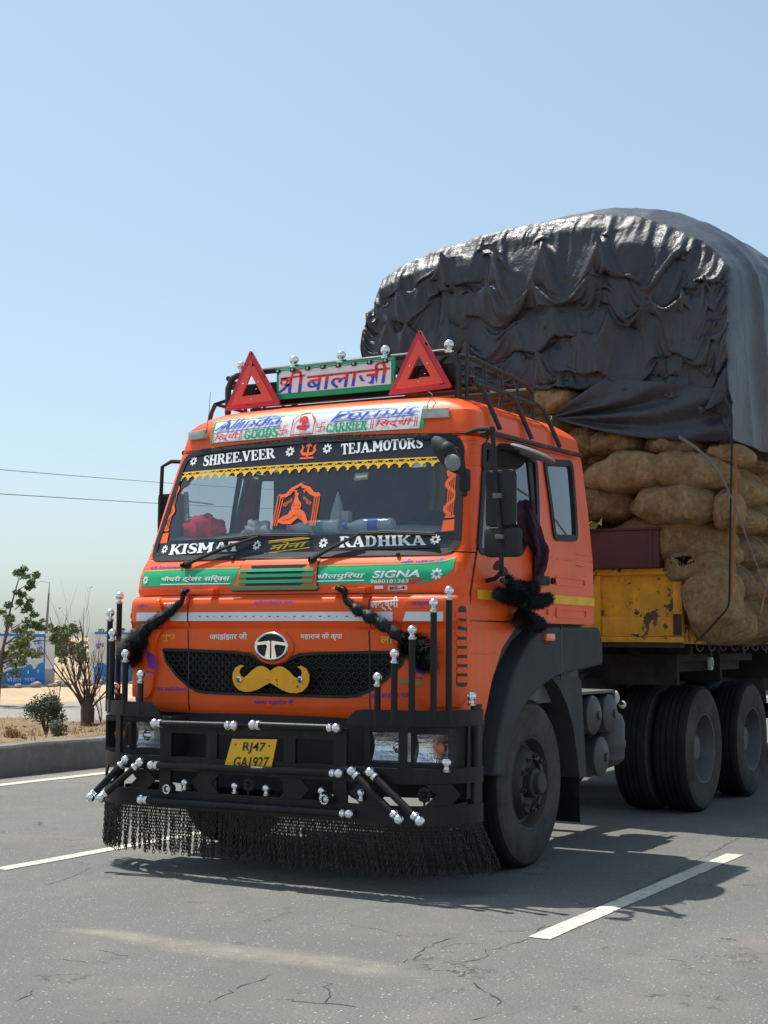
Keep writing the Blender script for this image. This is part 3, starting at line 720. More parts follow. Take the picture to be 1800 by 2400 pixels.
for s in (-1, 1): stroke(tri, [(c[0], c[1]-.02), (c[0]+s*.035, c[1]-.018), (c[0]+s*.05, c[1]+.0), (c[0]+s*.04, c[1]+.025), (c[0]+s*.055, c[1]+.045)], [.02, .02, .02, .016, .004], f)
stroke(tri, [(c[0]-.02, c[1]+.03), (c[0], c[1]+.052), (c[0]+.02, c[1]+.03)], .012, f); stroke(tri, [(c[0]-.05, c[1]-.046), (c[0]+.05, c[1]-.046)], .012, f)
cabpart(tri, 'trident_mark', 'orange_flat', smooth=0)
# orange twisted column stickers at the sides of the screen
for (xa, ya), (xb, yb), wpx in (((108, 1085), (180, 800), 28), ((1497, 1025), (1518, 712), 36)):
    mb = MB(); f = FN(.003); A = np.array(FS('z1', xa, ya)); Bp = np.array(FS('z1', xb, yb)); d = Bp-A; L_ = np.linalg.norm(d); d /= L_; nrm = np.array([-d[1], d[0]]); hw = .036
    P = lambda t, u: tuple(A+d*t*L_+nrm*u*hw)
    mb.add([f(*P(*q)) for q in ((0, -1.15), (0, 1.15), (.17, 1), (.17, -1))], [(0, 1, 2, 3)])
    mb.add([f(*P(*q)) for q in ((.20, -.8), (.20, .8), (.235, .8), (.235, -.8))], [(0, 1, 2, 3)])
    for u in (-.5, -.17, .17, .5): stroke(mb, [P(.23, u), P(.86, u)], .006, f)
    stroke(mb, [P(.25+.62*i/40, .85*math.sin(i/40*math.pi*3.2)) for i in range(41)], .021, f)
    mb.add([f(*P(*q)) for q in ((.86, -.8), (.86, .8), (.93, 1.0), (1.0, .45), (1.0, -.45), (.93, -1.0))], [(0, 1, 2, 3, 4, 5)])
    cabpart(mb, 'column_sticker', 'orange_flat', smooth=0)
# orange shrine sticker: arch on two columns over a crawling figure
mb = MB(); f = FN(.003); g = lambda x, y: FS('z1', x, y)
for xs in ((640, 668), (650, 680), (660, 692)): stroke(mb, [g(xs[0], 1003), g(xs[1], 868)], .008, f)
for xs in ((826, 848), (836, 859), (846, 870)): stroke(mb, [g(xs[0], 1000), g(xs[1], 858)], .008, f)
stroke(mb, [g(*p) for p in ((665, 866), (672, 850), (690, 852), (686, 866), (676, 862))], .009, f)
stroke(mb, [g(*p) for p in ((872, 856), (866, 840), (848, 842), (850, 858), (860, 854))], .009, f)
stroke(mb, [g(*p) for p in ((680, 858), (710, 850), (735, 822), (765, 808), (778, 798), (790, 808), (820, 818), (838, 842), (868, 850))], .020, f)
stroke(mb, [g(*p) for p in ((700, 862), (728, 846), (742, 828), (760, 832), (752, 842))], .011, f)
stroke(mb, [g(*p) for p in ((850, 856), (822, 842), (808, 824), (792, 828), (800, 838))], .011, f)
disc(mb, g(757, 905), .036, .036, f); stroke(mb, [g(757, 850), g(757, 890)], [.012, .05], f); disc(mb, g(760, 848), .014, .014, f)
mb.add([f(*g(*p)) for p in ((668, 972), (690, 955), (715, 945), (728, 925), (745, 918), (772, 918), (792, 928), (804, 950), (812, 985), (800, 996), (785, 975), (765, 962), (748, 975), (730, 992), (690, 992), (668, 985))], [tuple(range(16))])
text_on('म्हारो', [g(*p) for p in ((690, 918), (740, 890), (738, 862), (690, 888))], f, .01, 0, mb); text_on('कान्हुड़ो', [g(*p) for p in ((785, 872), (822, 905), (832, 885), (795, 850))], f, .01, 0, mb)
cabpart(mb, 'shrine_sticker', 'orange_flat', smooth=0)
ln = MB(); fk = FN(.004)
for p in (((740, 903), (752, 900)), ((764, 899), (776, 901)), ((750, 918), (766, 917)), ((690, 975), (730, 965), (745, 945)), ((775, 945), (782, 965), (770, 975)), ((740, 955), (760, 945), (772, 958))):
    stroke(ln, [g(*q) for q in p], .003, fk)
cabpart(ln, 'sticker_lines', 'black_film', smooth=0)
for q, m in ((((620, 742), (680, 738), (685, 712), (625, 714)), 'white'), (((1032, 780), (1100, 774), (1103, 740), (1038, 745)), 'curtain'), (((1312, 717), (1384, 714), (1386, 690), (1316, 694)), 'white')):
    cabpart(fill([[g(*p) for p in q]], FN(-.007), .05, .05), 'windscreen_sticker', m)
cabpart(fill([[g(*p) for p in ((1042, 768), (1096, 763), (1098, 752), (1045, 756))]], FN(-.0065), .05, .05), 'windscreen_sticker', 'white')
# brow sign
BQ = [FS('z1', *p) for p in ((338, 606), (1372, 520), (1390, 404), (350, 494))]
xl, xr_ = -.80, .80
def lerp_poly(q, m):
    (a, b, c_, d) = [Vector(p) for p in q]; cc = (a+b+c_+d)/4; return [tuple(cc+(p-cc)*Vector((m[0], m[1]))) for p in (a, b, c_, d)]
bz0 = (BQ[0][1]+BQ[1][1])/2; bz1 = (BQ[2][1]+BQ[3][1])/2; bx0 = (BQ[0][0]+BQ[3][0])/2; bx1 = (BQ[1][0]+BQ[2][0])/2
def FSr(zn, x, y):
    """photo point on the brow, above the wall of the front surface"""
    p = FS(zn, x, y); return (p[0], min(p[1], 2.838))
def brow(x, z, off):
    if z <= 2.80: return (x, front_y(x, z)-off, z)
    y0 = itp(z, [(r[0], r[2]) for r in RF]); return (x, y0+bow(x)-off*.8, z+off*.6)
FB = lambda off: (lambda x, z: brow(x, z, off))
bz0 = 2.684; bz1 = 2.842
sg = cabpart(fill([[(bx0, bz0), (bx1, bz0), (bx1, bz1), (bx0, bz1)]], FB(.004), .05, .01), 'brow_sign', 'green')
cabpart(fill([[(bx0+.024, bz0+.004), (bx1-.024, bz0+.004), (bx1-.024, bz1-.016), (bx0+.024, bz1-.016)]], FB(.006), .05, .01), 'sign_face', 'white')
def bword(t, q, m, bold=.0, shear=.0):
    # photo points of the sign are laid into the sign's own rectangle
    H = []
    for x, y in q:
        s = (x-344)/(1381-344); top = 494+(404-494)*s; bot = 606+(520-606)*s; H.append((bx0+(bx1-bx0)*s, bz1+(bz0-bz1)*(y-top)/(bot-top)))
    return H
def bput(t, q, m, bold=.0, shear=.0): text_on(t, bword(t, q, m), FB(.014), bold, shear).build('lettering', m, cab, smooth=0, fixn=False)
def bser(t, q, m): serif_on(t, bword(t, q, m), brow, .014).build('lettering', m, cab, smooth=0, fixn=False)
bput('Allindia', ((360, 545), (712, 508), (715, 468), (378, 500)), 'blue', .004, .3)
bput('Permit', ((962, 494), (1352, 452), (1355, 412), (968, 452)), 'blue', .004, .3)
bser('GOODS', ((537, 586), (714, 568), (714, 522), (537, 541)), 'green')
bser('CARRIER', ((948, 549), (1138, 531), (1138, 486), (948, 504)), 'green')
bput('रिद्धी'.replace('रि', 'िर'), ((376, 600), (505, 586), (505, 545), (380, 560)), 'red_print', .015, .2)
bput('सिद्धी'.replace('सि', 'िस'), ((1174, 524), (1335, 512), (1335, 470), (1178, 482)), 'red_print', .015, .2)
fb = FB(.014); bg_ = lambda x, y: bword('', [(x, y)], '')[0]
for x, y0, y1 in ((360, 560, 604), (368, 559, 603), (514, 543, 588), (522, 542, 587), (1154, 482, 530), (1163, 481, 529), (1345, 465, 512), (1354, 464, 511)):
    cabpart(stroke(MB(), [bg_(x, y1), bg_(x, y0)], .006, fb), 'bar_mark', 'red_print', smooth=0)
for cx, cy in ((738, 538), (922, 521)):
    c0 = bg_(cx, cy); r = .028; mk = MB()
    for k in range(4):
        a = k*math.pi/2; rot = lambda u, v: (c0[0]+u*math.cos(a)-v*math.sin(a), c0[1]+u*math.sin(a)+v*math.cos(a)); fe = FB(.014+.0003*k)
        stroke(mk, [rot(0, -.0034), rot(0, r), rot(r*.9, r)], .007, fe)
    cabpart(mk, 'blessing_mark', 'red_print', smooth=0)
    for k in range(4): a = math.pi/4+k*math.pi/2; cabpart(disc(MB(), (c0[0]+r*.7*math.cos(a), c0[1]+r*.7*math.sin(a)), .004, .004, fb, 6), 'dot_mark', 'red_print', smooth=0)
cabpart(stroke(MB(), [bg_(*p) for p in ((778, 562), (885, 552), (886, 480), (870, 472), (850, 448), (835, 446), (815, 452), (795, 480), (779, 488))], .009, fb, True), 'arch_mark', 'red_print', smooth=0)
cc = bg_(832, 505); S_ = .052; mk = MB()
for k, (u, v, a, b) in enumerate(((0, .55, .45, .3), (-.45, .35, .22, .28), (.45, .35, .22, .28), (-.5, -.45, .42, .28), (.5, -.45, .42, .28), (0, .0, .22, .4), (0, -.75, .5, .16))): disc(mk, (cc[0]+u*S_, cc[1]+v*S_), a*S_, b*S_, FB(.014+.0003*k), 10)
cabpart(mk, 'seated_figure_mark', 'red_print', smooth=0)
for p in (((360, 556), (716, 517)), ((590, 483), (720, 466)), ((590, 490), (690, 477)), ((960, 498), (1352, 456)), ((1045, 438), (1250, 418)), ((1045, 445), (1230, 427))):
    cabpart(stroke(MB(), [bg_(*p[0]), bg_((p[0][0]+p[1][0])/2, (p[0][1]+p[1][1])/2), bg_(*p[1])], .005, fb), 'underline', 'blue', smooth=0)
# marker lamps on the brow
for zx, zy in ((1437, 455), (287, 561)):
    x, z = FS('z1', zx, zy); z = min(z, 2.78); y = front_y(x, z); t = math.atan(.1*x+.24*x**3)
    m_ = MB().box((-.085, -.03, -.03), (.085, .01, .03), .008); m_.v = [(x+p[0]*math.cos(t)-p[1]*math.sin(t), y-.006+p[0]*math.sin(t)+p[1]*math.cos(t), z+p[2]) for p in m_.v]
    lm = cabpart(m_, 'marker_lamp', 'lamp_white')
# green band below the screen
def band_hi(x): return itp(x, [(-1.2, 1.835), (-.9, 1.838), (.55, 1.842), (.95, 1.848), (1.07, 1.862), (1.15, 1.892), (1.2, 1.925)])
def band_lo(x): return itp(x, [(-1.2, 1.745), (-1.1, 1.737), (0, 1.730), (.85, 1.730), (.98, 1.735), (1.08, 1.77), (1.15, 1.83), (1.2, 1.90)])
mb = MB(); xs = [-1.125+i*.025 for i in range(91)]; V = []
def bandfn(a, z): return skin(a, z, .003)
for a in xs:
    lo, hi = band_lo(a), band_hi(a); V += [bandfn(a, lo+(hi-lo)*k/6) for k in range(7)]
mb.add(V, [(7*i+k, 7*i+7+k, 7*i+8+k, 7*i+k+1) for i in range(90) for k in range(6)])
cabpart(mb, 'green_band', 'green', weld=.0005)
mb = MB(); stroke(mb, [(a, band_hi(a)) for a in xs], .008, lambda a, z: skin(a, z, .004)); cabpart(mb, 'band_edge', 'leaf_pale', smooth=0)
# air vent panel in the middle of the band
vp = rpoly([(-.335, 1.690), (.30, 1.690), (.27, 1.895), (-.28, 1.895)], .02, 3)
cabpart(fill([vp, inset(vp, .008)], FN(.004), .05, .02), 'vent_seam', 'black_film')
cabpart(fill([inset(vp, .008)], FN(.010), .03, .02), 'vent_panel', 'orange')
for k, (z0, z1, x0, x1, m) in enumerate(((1.742, 1.756, -.25, .23, 'green'), (1.778, 1.792, -.25, .235, 'green'), (1.812, 1.826, -.25, .225, 'green'), (1.705, 1.716, -.3, .27, 'green'))):
    P = [(x0-.03, z0), (x1+.03, z0), (x1+.03, z1+.004), (x0-.03, z1+.004)]
    cabpart(slab([P], F3, .019, .008, .03, .02), 'vent_slat', m)
for z0, z1, d in ((1.760, 1.776, 0), (1.796, 1.811, 0), (1.832, 1.852, .02), (1.724, 1.740, 0)):
    cabpart(fill([rpoly([(-.22+d, z0+.002), (.17, z0+.002), (.20, z1), (-.23+d, z1)], .006, 2)], FN(.0115), .03, .02), 'vent_slot', 'black_film')
# words on the band and below it
def w2(t, q, m, **k): return word(t, 'z2', q, m, **k)
w2('श्री देवनारायण', ((140, 168), (280, 165), (285, 143), (145, 146)), 'purple', bold=.01)
w2('की लाडली', ((1285, 142), (1490, 135), (1497, 108), (1290, 115)), 'purple', bold=.02)
w2('चौधरी ट्रेलर सर्विस'.replace('र्वि', 'िर्व'), ((195, 225), (508, 224), (512, 190), (195, 197)), 'white', off=.007, bold=.02, shear=.15)
w2('धौलपुरिया'.replace('रि', 'िर'), ((908, 214), (1120, 210), (1128, 176), (910, 183)), 'white', off=.007, bold=.02, shear=.15)
w2('SIGNA', ((1158, 205), (1376, 200), (1386, 166), (1166, 172)), 'white', off=.008, bold=.03, shear=.1)
w2('9680181363', ((1150, 229), (1325, 226), (1325, 208), (1150, 211)), 'white', off=.007, bold=.02)
w2('भाग्य', ((208, 350), (290, 350), (292, 315), (210, 318)), 'white', off=.016, bold=.02)
w2('र्गेश', ((95, 350), (140, 348), (142, 322), (97, 322)), 'purple', off=.03, bold=.02)
w2('श्रीगणेशाय नमः', ((615, 328), (795, 325), (797, 303), (617, 305)), 'purple', bold=.015, shear=.15)
w2('लक्ष्मी', ((1150, 354), (1280, 352), (1283, 288), (1155, 300)), 'white', bold=.025)
w2('नन्दी', ((1343, 338), (1425, 336), (1428, 308), (1345, 310)), 'purple', off=.03, bold=.02)
w2('शुभ', ((192, 497), (258, 495), (258, 462), (192, 465)), 'gold', bold=.02)
w2('लाभ', ((1195, 505), (1295, 502), (1297, 470), (1195, 472)), 'gold', bold=.02)
w2('जयझंझार जी', ((413, 490), (585, 488), (587, 452), (415, 455)), 'white', bold=.02)
w2('महाराज की कृपा', ((830, 490), (1020, 490), (1022, 452), (830, 455)), 'white', bold=.02)
w2('जय सरकेलीधाम', ((170, 720), (305, 722), (307, 702), (172, 698)), 'purple', bold=.015)
w2('माया महादेव री', ((617, 786), (795, 786), (797, 759), (617, 759)), 'purple', bold=.015)
w2('जय बजरंग दल', ((1145, 756), (1332, 750), (1332, 723), (1145, 728)), 'purple', bold=.015)
for p in (((190, 234), (510, 230)), ((906, 219), (1122, 215))):
    a, b = FS('z2', *p[0]), FS('z2', *p[1]); cabpart(stroke(MB(), [(a[0]+(b[0]-a[0])*i/6, a[1]+(b[1]-a[1])*i/6) for i in range(7)], .006, FN(.007)), 'underline', 'white', smooth=0)
flower('z2', 122, 214, 20, off=.006); flower('z2', 1452, 186, 28, off=.006)
a = MB(); stroke(a, [FS('z2', *p) for p in ((1310, 226), (1345, 217), (1398, 205))], [.004, .026, .004], FN(.007)); cabpart(a, 'red_swoosh', 'red_print', smooth=0)
q = [FS('z2', *p) for p in ((1230, 262), (1317, 260), (1317, 238), (1230, 240))]; cabpart(fill([q], FN(.004), .05, .05), 'badge_plate', 'silver_tape')
w2('BS-4', ((1238, 258), (1308, 256), (1308, 242), (1238, 244)), 'black_film', off=.006, bold=.02)
cabpart(fill([[FS('z2', *p) for p in ((1168, 255), (1208, 254), (1208, 239), (1168, 240))]], FN(.004), .05, .05), 'windscreen_sticker', 'white')
# reflective tape with its printed row of marks
for x0, x1 in ((-.645, .645), (.660, .80), (-.80, -.660)):
    cabpart(fill([[(x0, 1.512), (x1, 1.512), (x1, 1.566), (x0, 1.566)]], FN(.003), .04, .03), 'reflective_tape', 'silver_tape')
mb = MB()
for i in range(22):
    x = -.62+i*.059; stroke(mb, [(x, 1.539), (x+(.018 if i % 3 else .006), 1.539)], .005, FN(.0045))
cabpart(mb, 'tape_print', 'black_film', smooth=0)
# lower left and right purple hand marks
for s, (cx, cy) in ((-1, (152, 590)), (1, (1372, 612))):
    mb = MB(); f = FN(.024)
    for k in range(6): stroke(mb, [FS('z2', cx-24+k*9, cy-60+k*6), FS('z2', cx-6+k*8, cy+18+k*2)], .009, f)
    stroke(mb, [FS('z2', cx-18, cy+20), FS('z2', cx+28, cy+30), FS('z2', cx+22, cy+52), FS('z2', cx-22, cy+42)], .008, f, True)
    cabpart(mb, 'hand_mark', 'purple', smooth=0)
mb = MB(); stroke(mb, [FS('z2', 1292, 676), FS('z2', 1345, 682), FS('z2', 1398, 690)], .014, FN(.024)); cabpart(mb, 'green_dash', 'green', smooth=0)
# ---------------------------------------------------------------- grille, emblem, moustache
cabpart(ring(inset(GR, -.006), .018, FN(.006)), 'grille_rim', 'black_plastic')
bk = cabpart(fill([inset(GR, -.01)], FN(-.05), .04, .04), 'grille_back', 'black_film')
hexm = MB(); f = FN(-.006); px_, pz = .053, .031; gp = inset(GR, .004)
def inpoly(x, z, P):
    c = False
    for i in range(len(P)):
        (x0, z0), (x1, z1) = P[i-1], P[i]
        if (z0 > z) != (z1 > z) and x < (x1-x0)*(z-z0)/(z1-z0)+x0: c = not c
    return c
for j in range(10):
    for i in range(-20, 21):
        cx = (i+.5*(j % 2))*px_; cz = 1.062+j*pz*.86
        if not inpoly(cx, cz, gp): continue
        o_ = [(cx+px_*.53*k[0], cz+pz*.58*k[1]) for k in ((.36, 1), (-.36, 1), (-.93, 0), (-.36, -1), (.36, -1), (.93, 0))]
        i_ = [(cx+px_*.53*k[0]*.84, cz+pz*.58*k[1]*.80) for k in ((.36, 1), (-.36, 1), (-.93, 0), (-.36, -1), (.36, -1), (.93, 0))]
        V = [f(*p) for p in o_]+[f(*p) for p in i_]+[(p[0], front_y(p[0], p[1])+.03, p[1]) for p in i_]
        hexm.add(V, [(k, (k+1) % 6, 6+(k+1) % 6, 6+k) for k in range(6)]+[(6+k, 6+(k+1) % 6, 12+(k+1) % 6, 12+k) for k in range(6)])
cabpart(hexm, 'grille_mesh', 'black_plastic', smooth=0, fixn=False)
ec = FS('z2', 706, 517); ey = front_y(0, 1.36)
em = MB(); E_ = lambda u, v, d: (ec[0]+u, ey-.012-d, ec[1]+v)
N_ = 40; ra, rb = .122, .088; Vr = []
for i in range(N_):
    a = 2*math.pi*i/N_
    for j in range(8):
        b = 2*math.pi*j/8; k = 1+.0*b; Vr.append(E_((ra-.011+.011*math.cos(b))*math.cos(a), (rb-.010+.010*math.cos(b))*math.sin(a), .012+.012*math.sin(b)))
em.add(Vr, [(i*8+j, i*8+(j+1) % 8, ((i+1) % N_)*8+(j+1) % 8, ((i+1) % N_)*8+j) for i in range(N_) for j in range(8)])
for s in (-1, 1):
    em.prism([(s*.004, .030), (s*.010, .034), (s*.112, .022), (s*.108, .006), (s*.034, .012), (s*.026, -.0), (s*.044, -.074), (s*.006, -.082)], lambda u, v, w: E_(u, v, .022-w), .02)
emo = cabpart(em, 'emblem', 'chrome', smooth=50)
mb = MB(); disc(mb, (0, 0), ra-.008, rb-.008, lambda u, v: E_(u, v, .002), 32); mb.build('emblem_back', 'black_plastic', cab)
mb = MB()
for j in range(-4, 5):
    for i in range(-7, 8):
        u = (i+.5*(j % 2))*.016; v = j*.018
        if (u/ra)**2+(v/rb)**2 < .8: stroke(mb, [(u-.007, v), (u, v+.006), (u+.007, v)], .003, lambda u, v: E_(u, v, .004))
mb.build('emblem_pattern', 'steel_rim', cab, smooth=0)
# rim of orange round the emblem
mb = MB(); Vr = []
for i in range(N_):
    a = 2*math.pi*i/N_
    for r, d in ((1.0, .010), (1.10, .008), (1.20, -.006)): Vr.append(E_(ra*r*math.cos(a), rb*r*math.sin(a)-(.004), d))
mb.add(Vr, [(i*3+j, i*3+j+1, ((i+1) % N_)*3+j+1, ((i+1) % N_)*3+j) for i in range(N_) for j in range(2)]); mb.build('emblem_surround', 'orange', cab)
MH = [(0, 40), (25, 62), (60, 78), (95, 72), (135, 45), (175, 5), (200, -10), (222, 5), (232, 30), (224, 58), (196, 74), (225, 82), (262, 62), (282, 22), (284, -22), (268, -66), (236, -98), (190, -112), (140, -110), (90, -92), (45, -66), (0, -42)]
MP = [(x*.00097, z*.00083) for x, z in MH]; MP = MP+[(-x, z) for x, z in MP[::-1][1:-1]]
mc = FS('z2', 712, 656); my = cy0(1.2)
slab([MP], lambda u, v, o: (u, my-.034-o+bow(u)*.6, mc[1]+v), .006, 0, .03, .02, True).build('moustache_plate', 'moustache', cab)
for zx, m in ((567, 'teal'), (845, 'bottle_blue')):
    p = FS('z2', zx, 668); st = MB().lathe([(.019, 0), (.019, .014), (.013, .018)], (p[0], my-.034, p[1]), (0, -1, 0), 14).build('stud', 'chrome', cab)
    MB().ball((p[0], my-.053, p[1]), .011, 10, 6, (1, .5, 1)).build('stud_gem', m, cab)
# grab handles below the band
for x0, x1 in ((305, 448), (985, 1145)):
    a, b = FS('z2', x0, 264 if x0 < 500 else 250), FS('z2', x1, 266 if x0 < 500 else 252); z = 1.692; y = front_y((a[0]+b[0])/2, z)
    h = MB().box((a[0], y-.055, z-.013), (b[0], y-.035, z+.013), .005)
    for x in (a[0], b[0]-.05): h.box((x, y-.05, z-.017), (x+.05, y+.02, z+.017), .004)
    cabpart(h, 'grab_handle', 'orange')
# corner deflector panels with louvres
for s in (1, -1):
    P = [(.95, 1.08), (.92, 1.38), (.83, 1.50), (.905, 1.668), (1.235, 1.668), (1.262, 1.60), (1.262, 1.16), (1.20, 1.03), (1.0, 1.02)]
    P = rpoly(P, .03, 3)
    cabpart(slab([[(s*u, v) for u, v in P]], K3, .020, -.005, .025, .02), 'corner_panel', 'orange', weld=.0004)
    cabpart(fill([[(s*u, v) for u, v in ((.87, 1.512), (1.10, 1.512), (1.10, 1.566), (.885, 1.566))]], lambda a, z: skin(a, z, .0235), .03, .03), 'reflective_tape', 'silver_tape')
    cabpart(fill([[(s*u, v) for u, v in rpoly([(1.165, 1.14), (1.225, 1.14), (1.225, 1.60), (1.185, 1.60)], .02, 3)]], lambda a, z: skin(a, z, .022), .02, .04), 'louvre_frame', 'black_film')
    for k in range(8):
        z = 1.165+k*.052
        cabpart(slab([[(s*u, v) for u, v in ((1.17, z), (1.22, z), (1.22, z+.034), (1.17, z+.034))]], K3, .027, .018, .02, .04), 'louvre', 'orange')
# lower dark bumper body behind the guard
mb = fill([[(-1.16, .50), (1.16, .50), (1.16, .955), (-1.16, .955)]], lambda a, z: (a, front_y(a, 1.0)+.02+.06*abs(a)**3, z), .05, .08)
cabpart(mb, 'bumper_body', 'black_plastic')
# ---------------------------------------------------------------- side of the cab
SP = lambda off, s: (lambda y, z: (s*(cside(y, z)+off), y, z))
S3 = lambda s: (lambda y, z, off: (s*(cside(y, z)+off), y, z))
for s in (1, -1):
    D = [(yc(1.52)+.015, 1.52), (1.185, 1.52), (1.185, 2.645), (.46, 2.665), (yc(2.5)+.01, 2.5), (yc(2.2)+.01, 2.2), (yc(1.9)+.012, 1.9), (yc(1.7)+.012, 1.7)]
    Dp = rpoly(D, .03, 3)
    cabpart(fill([inset(Dp, -.007), Dp], SP(.002, s), .05, .03), 'door_gap', 'black_film')
    # the gap's ring round the door
    d = cabpart(fill([inset(Dp, .003), inset(DW, -.004), inset(QW, -.004)], SP(.007, s), .04, .025), 'door', 'orange', weld=.0005)
    for P, m in ((DW, 'side_glass'), (RW, 'side_glass'), (QW, 'side_glass')):
        cabpart(slab([inset(P, -.020), inset(P, .022)], S3(s), .012, -.012, .03, .02), 'window_seal', 'rubber_seal')
        cabpart(fill([P], SP(-.004, s), .05, .05), 'window_pane', m)
    # sliding divider of the door glass
    a0, a1 = SS('z5', 905, 470), SS('z5', 945, 1060)
    cabpart(fill([[(a0[0]-.07, a0[1]), (a0[0]+.0, a0[1]), (a1[0]+.0, a1[1]), (a1[0]-.05, a1[1])]], SP(.004, s), .05, .05), 'window_divider', 'rubber_seal')
    cabpart(fill([[(.075+.03, 1.643), (YREAR-.01, 1.643), (YREAR-.01, 1.699), (.075+.03, 1.699)]], SP(.011, s), .05, .03), 'yellow_tape', 'yellow')
    for y0, y1, z0, z1 in ((1.27, 1.78, 1.765, 1.828), (1.27, 1.80, 1.555, 1.62), (.55, 1.13, 1.555, 1.62)):
        R = rrect(y0, z0, y1, z1, .02, 3)
        cabpart(slab([R, inset(R, .014)], S3(s), .008 if y0 > 1 else .015, -.002, .04, .02), 'pressed_rib', 'orange')
    h = MB(); p = SS('z5', 985, 1515); h.box((s*1.20, p[0]-.10, p[1]-.03), (s*1.235, p[0]+.07, p[1]+.03), .01); h.lathe([(.022, 0), (.022, .02), (.012, .022)], (s*1.235, p[0]+.09, p[1]), (s, 0, 0), 12)
    cabpart(h, 'door_handle', 'black_plastic')
    # fender over the wheel
    px = lambda x, y: tuple(atX(1.215, 'z6', x, y).yz)
    FP = [px(*q) for q in ((165, 965), (180, 850), (200, 720), (225, 600), (262, 450), (300, 350), (360, 240), (430, 170), (500, 163), (735, 163), (752, 240), (755, 362), (545, 416), (500, 430), (450, 462), (400, 505), (350, 560), (300, 640), (262, 740), (238, 850), (225, 965))]
    fm = MB().prism(FP, lambda u, v, w: (s*(1.235-w), u, v), .42)
    fo = LP(fm, 'fender', 'fender', smooth=30); bv = fo.modifiers.new('bev', 'BEVEL'); bv.width = .018; bv.segments = 3; bv.limit_method = 'ANGLE'; bv.angle_limit = R_(50)
    RP = [px(*q) for q in ((500, 432), (570, 420), (640, 428), (662, 450), (690, 970), (652, 975), (640, 850), (618, 700), (585, 580), (545, 490))]
    LP(MB().prism(RP, lambda u, v, w: (s*(1.20-w), u, v), .40), 'rear_fender', 'fender', smooth=30)
    MF = [px(*q) for q in ((560, 960), (655, 975), (676, 1180), (556, 1165))]
    ym = (MF[1][0]+MF[2][0])/2
    LP(MB().box((s*.78, ym-.02, .20), (s*1.19, ym-.005, .50)), 'mudflap', 'tyre')
    q = atX(1.24, 'z6', 473, 216); LP(MB().box((s*1.232, q.y-.075, q.z-.025), (s*1.262, q.y+.07, q.z+.025), .012), 'side_marker', 'amber')
    gz = atX(1.22, 'z6', 532, 290); LP(MB().box((s*1.228, gz.y-.004, gz.z-.19), (s*1.237, gz.y+.004, 1.505)), 'fender_seam', 'black_film')
    # panel below the cab ahead of the wheel
    SPn = [(.03, .50), (.20, .50), (.22, .75), (.28, .93), (.05, .93)]
    LP(MB().prism(SPn, lambda u, v, w: (s*(1.17-w), u, v), .25), 'step_panel', 'black_plastic')
# ---------------------------------------------------------------- inside the cab
mb = MB()
for s in (1, -1): mb.add([(s*1.10, -.02, 1.0), (s*1.10, 1.92, 1.0), (s*1.10, 1.92, 1.86), (s*1.10, .05, 1.86)], [(0, 1, 2, 3)])
mb.add([(-1.12, 1.90, 1.0), (1.12, 1.90, 1.0), (1.02, 1.90, 2.8), (-1.02, 1.90, 2.8)], [(0, 1, 2, 3)])
mb.add([(-1.1, -.1, 1.0), (1.1, -.1, 1.0), (1.1, 1.9, 1.0), (-1.1, 1.9, 1.0)], [(0, 1, 2, 3)])
mb.add([(-.98, .42, 2.72), (.98, .42, 2.72), (.98, 1.88, 2.78), (-.98, 1.88, 2.78)], [(0, 1, 2, 3)])
cabpart(mb, 'cab_lining', 'interior', fixn=False)
mb = MB(); V = []
prof = [(-.055, 1.93), (.02, 2.03), (.14, 2.075), (.30, 2.105), (.50, 2.04), (.58, 1.4)]
for i in range(21):
    x = -1.08+2.16*i/20
    for y, z in prof: V.append((x, y+bow(x)*.9, z+.008*math.sin(i*1.3)))
mb.add(V, [(i*6+k, (i+1)*6+k, (i+1)*6+k+1, i*6+k+1) for i in range(20) for k in range(5)]); dash = cabpart(mb, 'dashboard', 'dash')
for x in (.52, -.52):
    st = MB().box((x-.24, .95, 1.45), (x+.24, 1.40, 1.62), .05); st.box((x-.24, 1.35, 1.55), (x+.24, 1.50, 2.28), .06); st.box((x-.14, 1.38, 2.30), (x+.14, 1.47, 2.48), .04); cabpart(st, 'seat', 'seat')
sw = MB(); c = Vector((.52, .62, 2.02)); t = Vector((0, -.75, .66)); a = Vector((1, 0, 0)); b = t.cross(a)
sw.tube([c+(a*math.cos(k/24*2*math.pi)+b*math.sin(k/24*2*math.pi))*.23 for k in range(25)], .014, 8)
sw.tube([c-a*.22, c, c+a*.22], .012, 6); sw.tube([c, c-t*.3], .03, 8); cabpart(sw, 'steering_wheel', 'black_plastic')
for x0, m in ((-.42, 'seat'), (.36, 'curtain'), (-.90, 'seat'), (-.78, 'seat')):
    mb = MB(); V = []
    for j in range(12):
        for i in range(9): V.append((x0+i*.014+.008*math.sin(j*.4), 1.0+.03*math.sin(i*1.9)+.1, 2.66-j*.058*(1 if m == 'seat' else .62)))
    mb.add(V, [(j*9+i, j*9+i+1, j*9+i+10, j*9+i+9) for j in range(11) for i in range(8)]); cabpart(mb, 'curtain', m)
